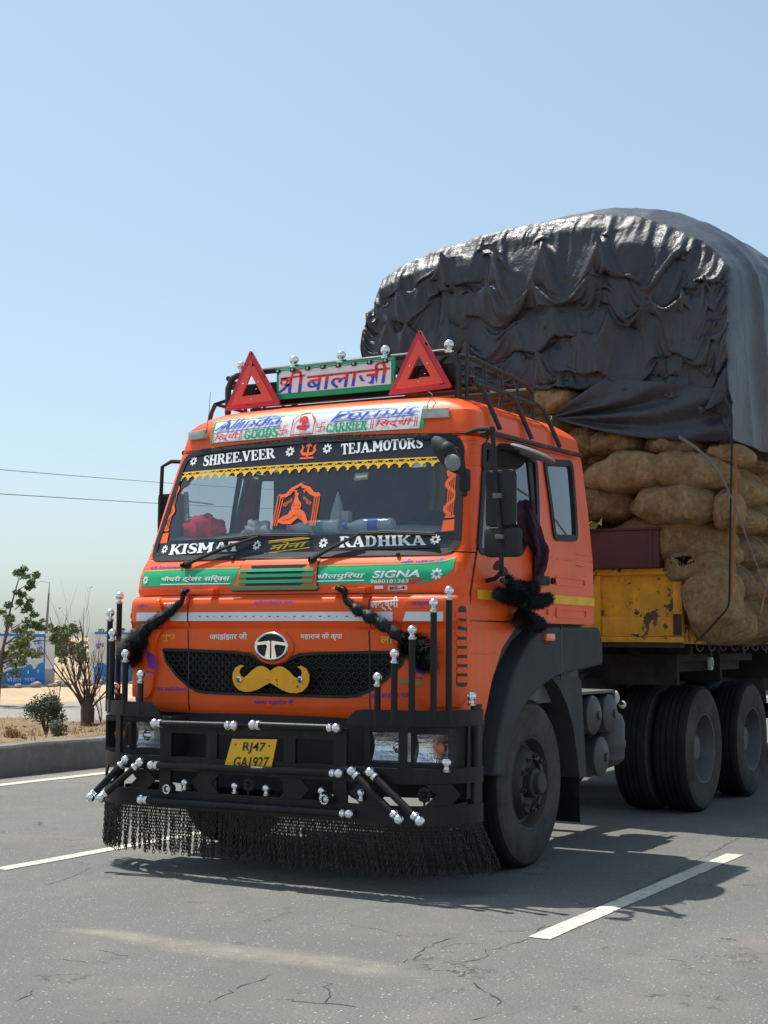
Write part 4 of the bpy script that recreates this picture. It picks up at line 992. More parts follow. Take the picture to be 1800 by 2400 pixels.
# wipers
def wiper(piv, arm, tip):
    A = FS('z1', *piv); Bq = [FS('z1', *p) for p in arm]; C_ = [FS('z1', *p) for p in tip]
    q = lambda p, o: Vector((p[0], front_y(p[0], p[1])-o, p[1]))
    w = MB().lathe([(.026, -.02), (.026, .03), (.018, .04)], q(A, 0), (0, -1, 0), 12)
    pts = [q(A, .035)]+[q(p, .04) for p in Bq]; w.tube(pts, [.014, .012, .008][:len(pts)] if len(pts) <= 3 else .011, 6)
    wo = cabpart(w, 'wiper', 'black_plastic')
    bl = MB(); P = [q(p, .022) for p in C_]
    for k in range(len(P)-1): bl.tube([P[k].lerp(P[k+1], t/4) for t in range(5)], .009, 6)
    bl.tube([p-Vector((0, .012, -.01)) for p in P], .005, 5); cabpart(bl, 'wiper_blade', 'rubber_seal')
wiper((232, 1190), ((400, 1118), (592, 1053)), ((385, 1075), (592, 1052), (830, 1050)))
wiper((842, 1165), ((950, 1105), (1080, 1042)), ((1075, 1042), (1210, 1036), (1440, 1046)))
for zx, zy in ((205, 1192), (1255, 1140), (450, 1160)):
    p = FS('z1', zx, zy); cabpart(MB().ball((p[0], front_y(*p)-.012, p[1]), .014, 8, 5), 'washer_nozzle', 'black_plastic')
# ================================================================ roof rack, signs on it, triangles
RY = .50
rk = MB(); hx = .875
rk.tube([(-hx, RY, 2.86), (-hx, RY, 3.10), (-hx+.03, RY, 3.165), (-hx+.10, RY, 3.195), (hx-.10, RY, 3.205), (hx-.03, RY, 3.18), (hx, RY, 3.11), (hx, RY, 2.86)], .022, 10)
for z in (3.03, 3.105): rk.tube([(-hx, RY+.01, z), (hx, RY+.01, z)], .014, 8)
rk.tube([(hx+.05, RY+.02, 2.88), (hx+.05, RY+.02, 3.26)], .014, 8)
for s in (-1, 1):
    x = s*.93
    rk.tube([(s*hx, RY, 3.17), (x, RY+.12, 3.165), (x, 1.40, 3.13), (x, 1.50, 3.09), (x, 1.52, 3.02), (x, 1.52, 2.86)], .018, 8)
    rk.tube([(s*hx, RY, 3.05), (x, RY+.10, 3.04), (x, 1.52, 3.01)], .013, 8)
    for y in (.75, 1.0, 1.25): rk.tube([(x, y, 3.15), (x, y+.03, 3.02), (x-s*.02, y+.03, 2.92)], .012, 6)
    # brackets down to the side rail
    for y in (.56, 1.04, 1.51): rk.tube([(s*.98, y-.06, 3.00), (s*1.03, y-.03, 2.955), (s*1.135, y, 2.70)], .015, 8)
    rk.tube([(x, .62, 3.05), (s*.98, .5, 3.0), (s*.985, 1.5, 2.985)], .012, 8)
rk.tube([(-.93, 1.50, 3.10), (.93, 1.50, 3.10)], .018, 8)
for y in (.62, .85, 1.08, 1.31): rk.box((-.92, y-.02, 2.99), (.92, y+.02, 3.01))
rack = LP(rk, 'roof_rack', 'rack_black')
for s in (-1, 1): MB().tube([(s*1.145, .37, 2.66), (s*1.150, 1.1, 2.668), (s*1.15, 1.83, 2.68)], .017, 8).build('side_rail', 'rusty_tube', rack)
for y, m in ((.56, 'green'), (.74, 'green'), (1.18, 'green'), (1.42, 'green')): MB().box((-.88, y-.03, 3.013), (.88, y+.03, 3.027)).build('rack_slat', m, rack)
for x0, x1 in ((-.86, .86),): MB().box((x0, RY+.03, 2.965), (x1, RY+.07, 3.02)).build('front_slat', 'black_paint', rack)
for x, y, z in ((-.77, RY, 3.225), (-.345, RY, 3.225), (.02, RY, 3.227), (.352, RY, 3.23), (.81, RY, 3.225)):
    MB().lathe([(.030, -.03), (.032, -.018), (.018, -.012), (.016, 0)], (x, y, z), (0, 0, 1), 12).ball((x, y, z+.026), .031).build('ball_finial', 'ball_chrome', rack)
# name board
bd = MB().box((-.448, .448, 2.985), (.448, .470, 3.196), .004).build('name_board', 'green', rack)
MB().box((-.425, .444, 3.022), (.425, .4475, 3.170)).build('board_face', 'white', rack)
def sign_text():
    """red over blue words: the board's painted name"""
    parts = [('ी', 0)]; V0, F0 = text2d('बालाजी', .012, .12); Vi, Fi = text2d('ी', .012, .12)
    def norm(V): x0 = min(v[0] for v in V); x1 = max(v[0] for v in V); y0 = min(v[1] for v in V); y1 = max(v[1] for v in V); return x0, x1, y0, y1
    bm = bmesh.new(); a = norm(V0)
    sx = (.418+.205)/(a[1]-a[0]); sz = .142/(a[3]-a[2])
    def put(V, Fc, ox, k=1):
        vs = [bm.verts.new((ox+(x)*sx*k, 0, (y)*sz)) for x, y in V]
        for f_ in Fc:
            try: bm.faces.new([vs[i] for i in f_])
            except ValueError: pass
    put([(x-a[0], y-a[2]) for x, y in V0], F0, -.205)
    head = .100   # height of the headline
    def st(pts, w):
        mb = MB(); stroke(mb, [(p[0], p[1]) for p in pts], w, lambda u, v: (u+.12*v, 0, v)); put2(mb)
    def put2(mb):
        vs = [bm.verts.new(p) for p in mb.v]
        for f_ in mb.f: bm.faces.new([vs[i] for i in f_])
    st([(-.405, .062), (-.418, .075), (-.412, .094), (-.385, .098), (-.365, .086), (-.372, .068), (-.395, .058), (-.37, .056), (-.345, .056)], [.012, .016, .02, .02, .02, .016, .014, .014, .012])
    st([(-.350, .062), (-.385, .034), (-.425, .010)], [.014, .022, .014])
    st([(-.342, head), (-.342, .0)], .024); st([(-.425, head+.002), (-.232, head+.008)], .012)
    st([(-.262, head), (-.262, .0)], .024); st([(-.262, head), (-.270, .128), (-.297, .142), (-.33, .132), (-.338, .112)], [.014, .02, .024, .022, .012])
    res = []
    for up, m in ((1, 'red_print'), (-1, 'blue')):
        b2 = bm.copy(); bmesh.ops.bisect_plane(b2, geom=b2.verts[:]+b2.edges[:]+b2.faces[:], plane_co=(0, 0, .055), plane_no=(0, 0, up), clear_inner=True)
        b2.verts.index_update(); mb = MB().add([(v.co.x, .4415, 3.024+v.co.z+.012*(v.co.x)) for v in b2.verts], [[v.index for v in f_.verts] for f_ in b2.faces]); b2.free()
        mb.build('lettering', m, rack, smooth=0, fixn=False)
    bm.free()
sign_text()
lw = MB().tube([(-.44+i*.02, .440, 3.176+.004*math.sin(i*.9)) for i in range(45)], .003, 5); lw.build('light_wire', 'wire', rack)
for i in range(8):
    x = -.43+i*.117; MB().box((x-.017, .430, 3.160), (x+.017, .446, 3.186), .003).build('lamp_clip', 'black_plastic', rack)
    MB().lathe([(.009, 0), (.008, .003), (0.0005, .004)], (x, .430, 3.173), (0, -1, 0), 10).build('clip_lamp', 'lamp_white', rack)
def warning_triangle(A, Bq, Cq, y):
    cen = ((A[0]+Bq[0]+Cq[0])/3, (A[1]+Bq[1]+Cq[1])/3)
    P = [A, Bq, Cq]; sc = lambda k: [(cen[0]+(p[0]-cen[0])*k, cen[1]+(p[1]-cen[1])*k) for p in P]
    out = rpoly(P, .022, 4)
    slab([out, sc(.66)], lambda u, v, o: (u, y-o, v), .009, -.009, .05, .05, True).build('warning_triangle', 'red_rim', rack, weld=.0004, smooth=30)
    slab([sc(.76), sc(.36)], lambda u, v, o: (u, y-o, v), .014, .0, .05, .05, True).build('reflector_triangle', 'bright_red', rack, weld=.0004, smooth=30)
    for p, q in ((0, 1), (1, 2), (2, 0)):
        m = [(a+b)/2 for a, b in zip(sc(.55)[p], sc(.55)[q])]; MB().ball((m[0], y-.017, m[1]), .006, 8, 5).build('rivet', 'chrome', rack)
warning_triangle((-.640, 3.335), (-.842, 2.932), (-.392, 2.945), .425)
warning_triangle((.640, 3.352), (.418, 2.942), (.872, 2.962), .425)
# dark pressed flowers on the rack behind the triangles, rolled tarpaulin and bundle on the rack
for cx in (-.62, .66):
    m_ = MB()
    for k in range(8): a = k*math.pi/4; m_.ball((cx+.035*math.cos(a), RY-.02, 3.06+.035*math.sin(a)), .022, 8, 5, (1, .5, 1))
    m_.ball((cx, RY-.03, 3.06), .018, 8, 5); m_.build('rosette', 'black_paint', rack)
MB().box((-.80, RY-.01, 3.01), (-.45, RY+.004, 3.10)).build('rack_plate', 'rust', rack)
MB().box((.45, RY-.01, 3.01), (.86, RY+.004, 3.13)).build('rack_plate', 'black_paint', rack)
# ================================================================ mirrors
def box_rot(c, half, rz=0, rx=0, bev=.02):
    m_ = MB().box([-h for h in half], half, bev); E = Euler((rx, 0, rz)).to_matrix(); m_.v = [tuple(E @ Vector(p)+Vector(c)) for p in m_.v]; return m_
for s in (1, -1):
    bx = lambda x: s*x
    # door mirrors, seen from behind their housings
    arm = MB().tube([(bx(1.13), .10, 2.62), (bx(1.22), .07, 2.635), (bx(1.31), .06, 2.63), (bx(1.325), .055, 2.56), (bx(1.35), .05, 2.25), (bx(1.375), .05, 2.0), (bx(1.375), .06, 1.87), (bx(1.36), .10, 1.80), (bx(1.28), .18, 1.765), (bx(1.19), .24, 1.755)], .014, 8)
    arm.tube([(bx(1.33), .03, 2.62), (bx(1.22), .2, 2.63), (bx(1.14), .3, 2.64)], .02, 8)
    if s < 0: arm = MB().tube([(-1.10, .42, 2.60), (-1.24, .36, 2.605), (-1.30, .34, 2.57), (-1.31, .34, 2.3), (-1.31, .34, 1.95), (-1.2, .40, 1.86)], .014, 8)
    ao = LP(arm, 'mirror_arm', 'black_plastic'); MX, MY = (1.36, .09) if s > 0 else (1.265, .40)
    hh = box_rot((bx(MX), MY, 2.225), (.097, .03, .165), s*R_(-6), 0, .028); h1 = LP(hh, 'door_mirror', 'black_plastic')
    g_ = box_rot((bx(MX)+s*.003, MY+.0325, 2.225), (.085, .002, .152), s*R_(-6), 0, .0); g_.build('mirror_glass', 'mirror_glass', h1)
    for z in (2.235,): MB().box((bx(MX-.03), MY-.06, z-.015), (bx(MX+.025), MY-.025, z+.015), .005).build('clamp', 'steel_rim', h1)
    hh = box_rot((bx(MX+.012), MY, 1.968), (.116, .035, .084), s*R_(-6), 0, .026); h2 = LP(hh, 'wide_angle_mirror', 'black_plastic')
    box_rot((bx(MX+.012)+s*.003, MY+.0375, 1.968), (.10, .002, .07), s*R_(-6), 0, .0).build('mirror_glass', 'mirror_glass', h2)
    MB().box((bx(MX-.015), MY-.06, 1.985), (bx(MX+.04), MY-.03, 2.01), .005).build('clamp', 'steel_rim', h2)
# front look-down mirror on the near pillar
fa = MB().tube([(1.16, .02, 2.33), (1.17, -.01, 2.36), (1.165, -.03, 2.46), (1.16, -.08, 2.500), (1.14, -.15, 2.505)], .014, 8)
fa.box((1.14, -.02, 2.27), (1.185, .05, 2.40), .01); fa.tube([(1.165, .01, 2.29), (1.165, -.0, 2.24)], .018, 8)
LP(fa, 'mirror_arm', 'black_plastic')
m_ = MB().ball((0, 0, 0), 1, 20, 10, (.058, .05, .145)); E = Euler((R_(-10), R_(-40), R_(14))).to_matrix()
hd = MB(); hd.v = [tuple(E @ Vector((p[0], min(p[1], .006), p[2]))+Vector((1.135, -.155, 2.462))) for p in m_.v]; hd.f = m_.f
hd.ball((1.135, -.165, 2.485), .05, 14, 9, (1, .8, 1.1))
lo = LP(hd, 'look_down_mirror', 'black_plastic')
m2 = MB().ball((0, 0, 0), 1, 20, 6, (.046, .010, .055)); m2.v = [tuple(E @ (Vector(p)+Vector((.0, -.045, -.075)))+Vector((1.135, -.155, 2.462))) for p in m2.v]; m2.build('mirror_glass', 'grey_mirror', lo)
# kerb mirror, a pale flat shell over the door
for s in (1,):
    P0, P1 = atX(1.22, 'z5', 745, 345), atX(1.22, 'z5', 1050, 480)
    c = (P0+P1)/2; L_ = (P1-P0).length/2
    m_ = MB().ball((0, 0, 0), 1, 20, 10, (.13, L_, .028)); sl_ = math.atan2(P1.z-P0.z, P1.y-P0.y)
    E = Euler((sl_, R_(18), 0)).to_matrix(); kb = MB(); kb.v = [tuple(E @ Vector((p[0]*(1+.1*p[1]), p[1], p[2]))+c) for p in m_.v]; kb.f = m_.f
    ko = LP(kb, 'kerb_mirror', 'grey_mirror'); MB().tube([(1.11, P0.y+.02, 2.60), (1.2, P0.y+.04, 2.59), (1.23, P0.y+.08, 2.575)], .02, 8).build('arm', 'black_plastic', ko)
# aerial, wires of the brow lamp
a0 = FS('z1', 338, 510); LP(MB().tube([(a0[0], .22, 2.76), (a0[0]+.02, .22, 2.9), (a0[0]+.035, .21, 3.03)], [.003, .002, .0015], 5), 'aerial', 'wire')
LP(MB().tube([(.70, .42, 2.95), (.75, .36, 2.93), (.80, .30, 2.90), (.79, .25, 2.84), (.82, .2, 2.79)], .003, 5), 'lamp_wire', 'wire')
# ================================================================ bumper guard
GX0, GX1, GYF, GYE = .85, 1.29, -.45, -.05
_gt = []; _l = 0; _p = None
for i in range(41):
    th = i/40*math.pi/2; p = (GX0+(GX1-GX0)*math.sin(th), GYF+(GYE-GYF)*(1-math.cos(th)))
    if _p: _l += math.hypot(p[0]-_p[0], p[1]-_p[1])
    _gt.append((_l, p[0], p[1])); _p = p
GLEN = GX0+_l; GEND = GLEN+.03
def gsurf(a, z, off=0):
    s = -1 if a < 0 else 1; a = abs(a)
    if a <= GX0: return (s*a, GYF-off, z)
    if a >= GLEN: return (s*(GX1+off), GYE+a-GLEN, z)
    l = a-GX0; ls = [q[0] for q in _gt]; x = float(np.interp(l, ls, [q[1] for q in _gt])); y = float(np.interp(l, ls, [q[2] for q in _gt]))
    th = math.asin(min(1, (x-GX0)/(GX1-GX0))); return (s*(x+off*math.sin(th)), y-off*math.cos(th), z)
guard = None
def plate(polys, name, t=.022, m='black_paint', off=0, du=.05):
    return slab(polys, lambda a, z, o_: gsurf(a, z, off+o_), t/2, -t/2, du, .2, True).build(name, m, guard or lorry, weld=.0004, smooth=30)
mid = [(-GEND, .612), (GEND, .612), (GEND, .696), (-GEND, .696)]
guard = plate([mid], 'bumper_guard')
plate([[(-GEND, .388), (GEND, .388), (GEND, .492), (-GEND, .492)]], 'lower_beam')
plate([[(-.66, .838), (.66, .838), (.66, .905), (-.66, .905)]], 'upper_beam', off=-.004)
for s in (1, -1):
    tp = [(s*.655, .928), (s*.665, .955), (s*.69, .99), (s*.725, 1.01), (s*.77, 1.016), (s*GEND, 1.016), (s*GEND, .928)]
    plate([tp], 'top_plate')
    tp2 = [(s*.66, .90), (s*.66, .935), (s*.60, .935), (s*.60, .90)]
    for a0_, a1_, z0, z1 in ((.572, .658, .491, .84), (.235, .315, .491, .84), (GEND-.10, GEND-.004, .49, 1.045), (.98, 1.03, .69, .93)):
        plate([[(s*a0_, z0), (s*a1_, z0), (s*a1_, z1), (s*a0_, z1)]], 'upright', off=-.006)
    # chevron plates
    for c0, dr in ((.30, 1), (1.22, 1), (.80, -1)):
        ch = [(c0-.09*dr, .494), (c0+.055*dr, .494), (c0+.115*dr, .552), (c0+.055*dr, .610), (c0-.09*dr, .610), (c0-.03*dr, .552)]
        plate([[(s*u, v) for u, v in ch]], 'chevron_plate', .012, off=.004)
    # shelf at the top of the side
    for k_, zz in ((1.10, .62), (1.10, .44)): pass
    MB().box((s*1.02, -.12, .60), (s*1.16, .06, .68)).build('bracket', 'black_paint', guard); MB().box((s*1.02, -.16, .41), (s*1.16, .06, .48)).build('bracket', 'black_paint', guard)
def finial(p, r=.028, ax=(0, 0, 1)):
    ax = Vector(ax).normalized(); p = Vector(p)
    MB().lathe([(r*.8, -r*.1), (r*.95, r*.25), (r*.6, r*.45), (r*.45, r*.9)], p, ax, 12).ball(p+ax*r*1.75, r).build('ball_finial', 'ball_chrome', guard)
# posts rising from the corner plates
for a, z in ((.852, 1.196), (.953, 1.326), (1.053, 1.459), (1.173, 1.610), (1.264, 1.680), (-.819, 1.180), (-.949, 1.306), (-1.126, 1.434), (-1.25, 1.562), (-1.462, 1.676)):
    p = gsurf(a, 1.0); zz = z-.049
    MB().tube([(p[0], p[1], .94), (p[0], p[1], zz)], .0185, 12).build('post', 'black_paint', guard); finial((p[0], p[1], zz))
for a, z in ((1.426, 1.062), (-1.426, 1.062), (1.244, .700), (-1.458, .700)):
    p = gsurf(a, z, .0 if z > 1 else .012); finial((p[0], p[1], z-.02), .028)
# rods with a ball at each end
def rod(a, b, r=.0205):
    a, b = Vector(a), Vector(b); d = (b-a).normalized()
    MB().tube([a+d*.05, b-d*.05], r, 12).build('rod', 'black_paint', guard)
    for p, e in ((a, -d), (b, d)):
        MB().lathe([(.025, 0), (.028, .008), (.025, .014), (.028, .020), (.019, .027)], p-e*.055, e, 14).ball(p-e*.003, .029).build('ball_finial', 'ball_chrome', guard)
RY_ = -.50
rp = lambda zn, x, y, yy=RY_: atY(yy, zn, x, y)
rod(rp('z3', 503, 955), rp('z3', 1020, 970)); rod(rp('z3', 1138, 965), rp('z4', 302, 986)); rod(rp('z3', 482, 1225), rp('z4', 320, 1280)); rod(rp('z3', 415, 1450), rp('z4', 387, 1542))
rod(rp('z3', 320, 1190, -.47), rp('z3', 85, 1437, -.56)); rod(rp('z3', 413, 1206, -.50), rp('z3', 153, 1441, -.58))
rod(rp('z4', 397, 1262, -.50), rp('z4', 706, 1580, -.54)); rod(rp('z4', 515, 1270, -.50), rp('z4', 842, 1592, -.54))
for zn, x, y in (('z3', 700, 1372), ('z3', 1025, 1395), ('z3', 1228, 1410), ('z4', 205, 1428), ('z4', 460, 1442)):
    p = rp(zn, x, y, -.475); finial((p.x, p.y, p.z-.01), .024)
for zn, x, y in (('z3', 590, 1380), ('z4', 228, 1447)):
    p = rp(zn, x, y, -.50); MB().lathe([(.030, .04), (.032, -.005), (.026, -.012), (.02, -.005)], p, (0, 1, 0), 16).build('round_lamp', 'black_plastic', guard)
    m_ = MB()
    for k in range(12): a = k*math.pi/6; m_.ball((p.x+.024*math.cos(a), p.y-.014, p.z+.024*math.sin(a)), .006, 6, 4)
    m_.lathe([(.018, 0), (.01, -.012), (.001, -.015)], p, (0, 1, 0), 12).build('gem', 'reflector', guard)
for zn, x, y in (('z3', 1112, 1352), ('z4', 870, 1420)):
    p = rp(zn, x, y, -.46); m_ = MB()
    for k in range(8): a = k*math.pi/4; m_.ball((p.x+.028*math.cos(a), p.y, p.z+.028*math.sin(a)), .017, 8, 5, (1, .5, 1))
    m_.ball((p.x, p.y-.008, p.z), .012, 8, 5); m_.tube([(p.x, p.y, p.z-.03), (p.x, p.y, p.z-.07)], .006, 6); m_.build('rosette', 'black_paint', guard)
# number plate
q = [atY(-.476, 'z3', x, y) for x, y in ((957, 1228), (1260, 1243), (1297, 1060), (1005, 1056))]
npb = MB().add([tuple(p) for p in q]+[tuple(p+Vector((0, .004, 0))) for p in q], [(0, 1, 2, 3), (7, 6, 5, 4), (0, 4, 5, 1), (1, 5, 6, 2), (2, 6, 7, 3), (3, 7, 4, 0)]).build('number_plate', 'plate_yellow', guard, smooth=0)
qq = lambda x, y: (lambda p: (p.x, p.z))(atY(-.478, 'z3', x, y))
for t, c in (('RJ47', ((1072, 1150), (1212, 1155), (1228, 1080), (1082, 1076))), ('GA1927', ((1012, 1240), (1232, 1244), (1248, 1172), (1022, 1172)))):
    text_on(t, [qq(*p) for p in c], lambda u, v: (u, -.4795, v), .012).build('lettering', 'black_film', guard, smooth=0, fixn=False)
for x, y in ((1028, 1092), (1246, 1100)): p = atY(-.478, 'z3', x, y); MB().ball(p, .006, 8, 5).build('plate_screw', 'steel_rim', guard)
# chain fringe
def chain_mesh(nl, seed):
    rnd = random.Random(seed); mb = MB(); pitch = .0185; z = 0; ph = rnd.random()*6
    for k in range(nl):
        hl, hw_, r = .0138, .0076, .0026; c = Vector((.006*math.sin(ph+k*.35)*(k/nl), .004*math.cos(ph+k*.4)*(k/nl), -pitch*(k+.5)))
        V = []; n = 10
        rz = (math.pi/2 if k % 2 else 0)+.5+rnd.gauss(0, .25); ca, sa = math.cos(rz), math.sin(rz)
        for i in range(n):
            a = 2*math.pi*i/n; u, v = hw_*math.cos(a), hl*math.sin(a)
            for j in range(4):
                b = math.pi/2*j; ru = u+r*math.cos(b)*math.cos(a); rv = v+r*math.cos(b)*math.sin(a); rd = r*math.sin(b)
                V.append((c.x+ru*ca-rd*sa, c.y+ru*sa+rd*ca, c.z+rv))
        mb.add(V, [(i*4+j, i*4+(j+1) % 4, ((i+1) % n)*4+(j+1) % 4, ((i+1) % n)*4+j) for i in range(n) for j in range(4)])
    return mb
protos = []
for nl, seed in ((14, 1), (14, 2), (15, 3), (15, 4), (14, 5), (15, 6), (16, 7), (16, 8)):
    protos.append(chain_mesh(nl, seed).build('chain', 'chain', guard, smooth=60, fixn=False))
rnd = random.Random(3); used = set(); a = -GEND+.03; k = 0
while a < GEND-.02:
    p = gsurf(a, .392, .004); i = rnd.choice((0, 1, 2, 3, 4)) if a < -.1 else rnd.choice((1, 2, 3, 4, 5, 6, 7))
    o = protos[i] if i not in used else protos[i].copy()
    if i in used: COL.objects.link(o)
    used.add(i); o.parent = guard; o.location = p
    t = max(0, min(1, (a-.2)/1.3)); lean = .05*math.sin(a*3.1)+.04*math.sin(a*9+1)
    o.rotation_euler = (rnd.gauss(0, .05)+.06, -(lean+.42*t*t+rnd.gauss(0, .035)), rnd.random()*.6)
    a += (.0125 if a < -.2 else .0082)+rnd.random()*.003; k += 1
for i, o in enumerate(protos):
    if i not in used: bpy.data.objects.remove(o)
# ================================================================ head lamps
for s in (1, -1):
    X0 = lambda x: s*x; yl = -.31
    hp = rrect(.69, .685, 1.222, .92, .012); hb = LP(slab([[(X0(u), v) for u, v in hp], [(X0(u), v) for u, v in rrect(.728, .715, .992, .887, .012)], [(X0(u), v) for u, v in rrect(1.012, .715, 1.212, .883, .012)]], lambda u, v, o: (u, yl-o+.25*max(0, abs(u)-.99)**1.5, v), .004, -.18, .05, .05), 'head_lamp', 'black_plastic')
    MB().box((X0(.70), yl+.13, .70), (X0(1.20), yl+.18, .90)).build('lamp_case', 'black_plastic', hb)
    for x0, x1, z0, z1, kind in ((.735, .985, .722, .880, 0), (1.02, 1.205, .722, .876, 1)):
        V = []; nx, nz_ = 12, 6
        for j in range(nz_+1):
            for i in range(nx+1):
                u = i/nx; v = j/nz_; d = .07*(1-((2*u-1)**2*.6+(2*v-1)**2*.5))
                V.append((X0(x0+(x1-x0)*u), yl+.012+max(0, d)+(.10*u*u if kind else .02*u), z0+(z1-z0)*v))
        MB().add(V, [(j*(nx+1)+i, j*(nx+1)+i+1, (j+1)*(nx+1)+i+1, (j+1)*(nx+1)+i) for j in range(nz_) for i in range(nx)]).build('lamp_reflector', 'reflector', hb, smooth=0)
        cx, cz = (x0+x1)/2+.03, (z0+z1)/2
        MB().lathe([(.03, 0), (.034, -.03), (.02, -.045), (.001, -.05)], (X0(cx), yl+.055+(.03 if kind else 0), cz), (0, 1, 0), 14).build('bulb', 'amber' if kind else 'chrome', hb)
        V = []
        for j in range(5):
            for i in range(9): u = i/8; v = j/4; V.append((X0(x0-.006+(x1-x0+.012)*u), yl-.004+(.10*u*u if kind else .02*u)-.012*math.sin(math.pi*u), z0-.006+(z1-z0+.012)*v))
        lo_ = MB().add(V, [(j*9+i, j*9+i+1, j*9+i+10, j*9+i+9) for j in range(4) for i in range(8)]).build('lamp_lens', 'lamp_glass', hb)
# ================================================================ wheels
def tyre_profile():
    P = [(.280, -.03), (.292, -.004), (.33, .006), (.40, .012), (.455, .004), (.462, .001), (.49, -.010), (.508, -.024), (.517, -.034)]
    g = [-.075, -.122, -.168, -.215]
    for c in g: P += [(.520, c+.007), (.508, c+.005), (.508, c-.005), (.520, c-.007)]
    P += [(.517, -.256), (.508, -.266), (.49, -.280), (.455, -.294), (.40, -.302), (.33, -.296), (.292, -.286), (.280, -.26)]
    return P
def make_wheel(kind, c):
    ax = (1, 0, 0); cx = Vector(c)+Vector((.145, 0, 0))
    rim = MB()
    if kind == 'front': prof = [(.272, -.26), (.272, -.06), (.288, -.012), (.288, -.004), (.278, -.006), (.262, -.04), (.252, -.075), (.232, -.080), (.212, -.060), (.195, -.01), (.186, .004), (.150, .006), (.146, -.02), (.09, -.025)]
    else: prof = [(.272, -.26), (.272, -.06), (.288, -.012), (.288, -.004), (.278, -.006), (.262, -.05), (.250, -.13), (.238, -.165), (.19, -.17), (.165, -.15), (.14, -.155), (.02, -.155)]
    rim.lathe(prof, cx, ax, 48)
    w = rim.build('wheel', 'rim' if kind == 'front' else 'steel_rim', lorry, base=tuple(c), smooth=30)
    t = MB().lathe(tyre_profile(), cx, ax, 72).build('tyre', 'tyre', w, smooth=38)
    t.data.materials.append(MAT['tyre_wall'])
    for p in t.data.polygons:
        v = p.center-(cx-Vector((0, 0, 0)))
        if math.hypot(v.y, v.z) < .497: p.material_index = 1
    if kind == 'front':
        MB().lathe([(.092, -.05), (.092, .03), (.085, .04), (.07, .042), (.066, .07), (.058, .078), (.02, .08), (.001, .08)], cx, ax, 28).build('hub', 'rim', w, smooth=30)
        h_, r_ = .004, .168
    else:
        MB().lathe([(.11, -.2), (.11, -.09), (.10, -.075), (.03, -.07), (.001, -.07)], cx, ax, 28).build('hub', 'steel_rim', w, smooth=30); h_, r_ = -.152, .165
    for k in range(10):
        a = 2*math.pi*(k+.3)/10; p = cx+Vector((h_, r_*math.cos(a), r_*math.sin(a))); MB().lathe([(.017, 0), (.017, .018), (.009, .020), (.009, .034), (.001, .034)], p, ax, 6).build('wheel_nut', 'rim', w, smooth=30)
    return w
WY = (.923, 4.49, 5.94)
wf = make_wheel('front', (1.035, WY[0], .520)); clone(wf, lorry, (-1.035, WY[0], .52), (0, 0, math.pi))
wr = make_wheel('rear', (1.035, WY[1], .520))
for y in WY[1:]:
    for s in (1, -1):
        if not (y == WY[1] and s == 1): clone(wr, lorry, (s*1.035, y, .52), (.4*y, 0, 0) if s > 0 else (.4*y, 0, math.pi))
        clone(wr, lorry, (s*.69, y, .52), (0, 0, math.pi) if s > 0 else (0, 0, 0))
# ================================================================ chassis
for s in (1, -1): LP(MB().box((s*.38, .1, .86), (s*.46, 6.6, 1.10), .01), 'frame_rail', 'chassis')
for y in (.5, 1.9, 2.8, 3.7, 4.49, 5.2, 5.94, 6.55): LP(MB().box((-.37, y-.05, .90), (.37, y+.05, 1.06)), 'cross_member', 'chassis')
for y in WY: LP(MB().tube([(-1.0, y, .52), (1.0, y, .52)], .07, 12).ball((0, y, .52), .19, 14, 10), 'axle', 'chassis')
for y in WY:
    for s in (1, -1):
        m_ = MB()
        for k in range(5): m_.tube([(s*.50, y-.62+k*.1, .80-k*.022), (s*.50, y, .66-k*.022), (s*.50, y+.62-k*.1, .80-k*.022)], .018, 6)
        LP(m_, 'leaf_spring', 'chassis')
LP(MB().box((-.35, .2, .55), (.35, 1.7, 1.25), .05), 'engine', 'chassis')
fw = LP(MB().lathe([(.02, .0), (.48, .0), (.50, .02), (.50, .06), (.46, .08), (.02, .08)], (0, 5.1, 1.18), (0, 0, 1), 28).box((-.5, 4.75, 1.08), (.5, 5.45, 1.19)), 'fifth_wheel', 'chassis')
# air reservoirs and battery step between the axles
def drum(c, r, x0, x1):
    m_ = MB().lathe([(.002, x0-.035), (r*.5, x0-.028), (r*.85, x0-.012), (r, x0), (r*1.02, x0+.02), (r, x0+.03), (r, x1-.03), (r*1.02, x1-.02), (r, x1), (r*.85, x1+.014), (r*.5, x1+.03), (.03, x1+.036), (.03, x1+.05), (.002, x1+.052)], c, (1, 0, 0), 24)
    return LP(m_, 'air_tank', 'tank')
drum((0, 2.24, .882), .135, .55, 1.08); drum((0, 2.555, .882), .135, .55, 1.08); drum((0, 2.38, .585), .14, .55, 1.08); 
LP(MB().lathe([(.002, .27), (.08, .30), (.125, .34), (.13, .42), (.136, .43), (.136, .47), (.13, .48), (.13, .60), (.11, .66), (.05, .70), (.002, .71)], (.98, 2.76, .20), (0, 0, 1), 22), 'air_dryer', 'tank')
LP(MB().box((.55, 2.05, 1.03), (1.06, 2.72, 1.05)).box((.55, 2.05, .98), (1.06, 2.07, 1.03)).box((.9, 2.70, .95), (1.06, 2.72, 1.05)), 'step_plate', 'steel_rim')
LP(MB().box((.50, 1.98, .62), (.56, 2.78, 1.02)).box((.5, 2.36, .44), (1.0, 2.40, .9)), 'tank_bracket', 'chassis')
LP(MB().box((-1.10, 2.1, .50), (-.52, 3.4, 1.0), .06), 'fuel_tank', 'tank')
LP(MB().tube([(.6, 2.6, 1.0), (.85, 2.75, 1.03), (.98, 2.84, .99), (1.04, 2.95, .93)], .018, 6).tube([(.7, 2.7, .9), (.95, 2.9, .88), (1.02, 3.02, .80)], .010, 6), 'air_hose', 'chassis')
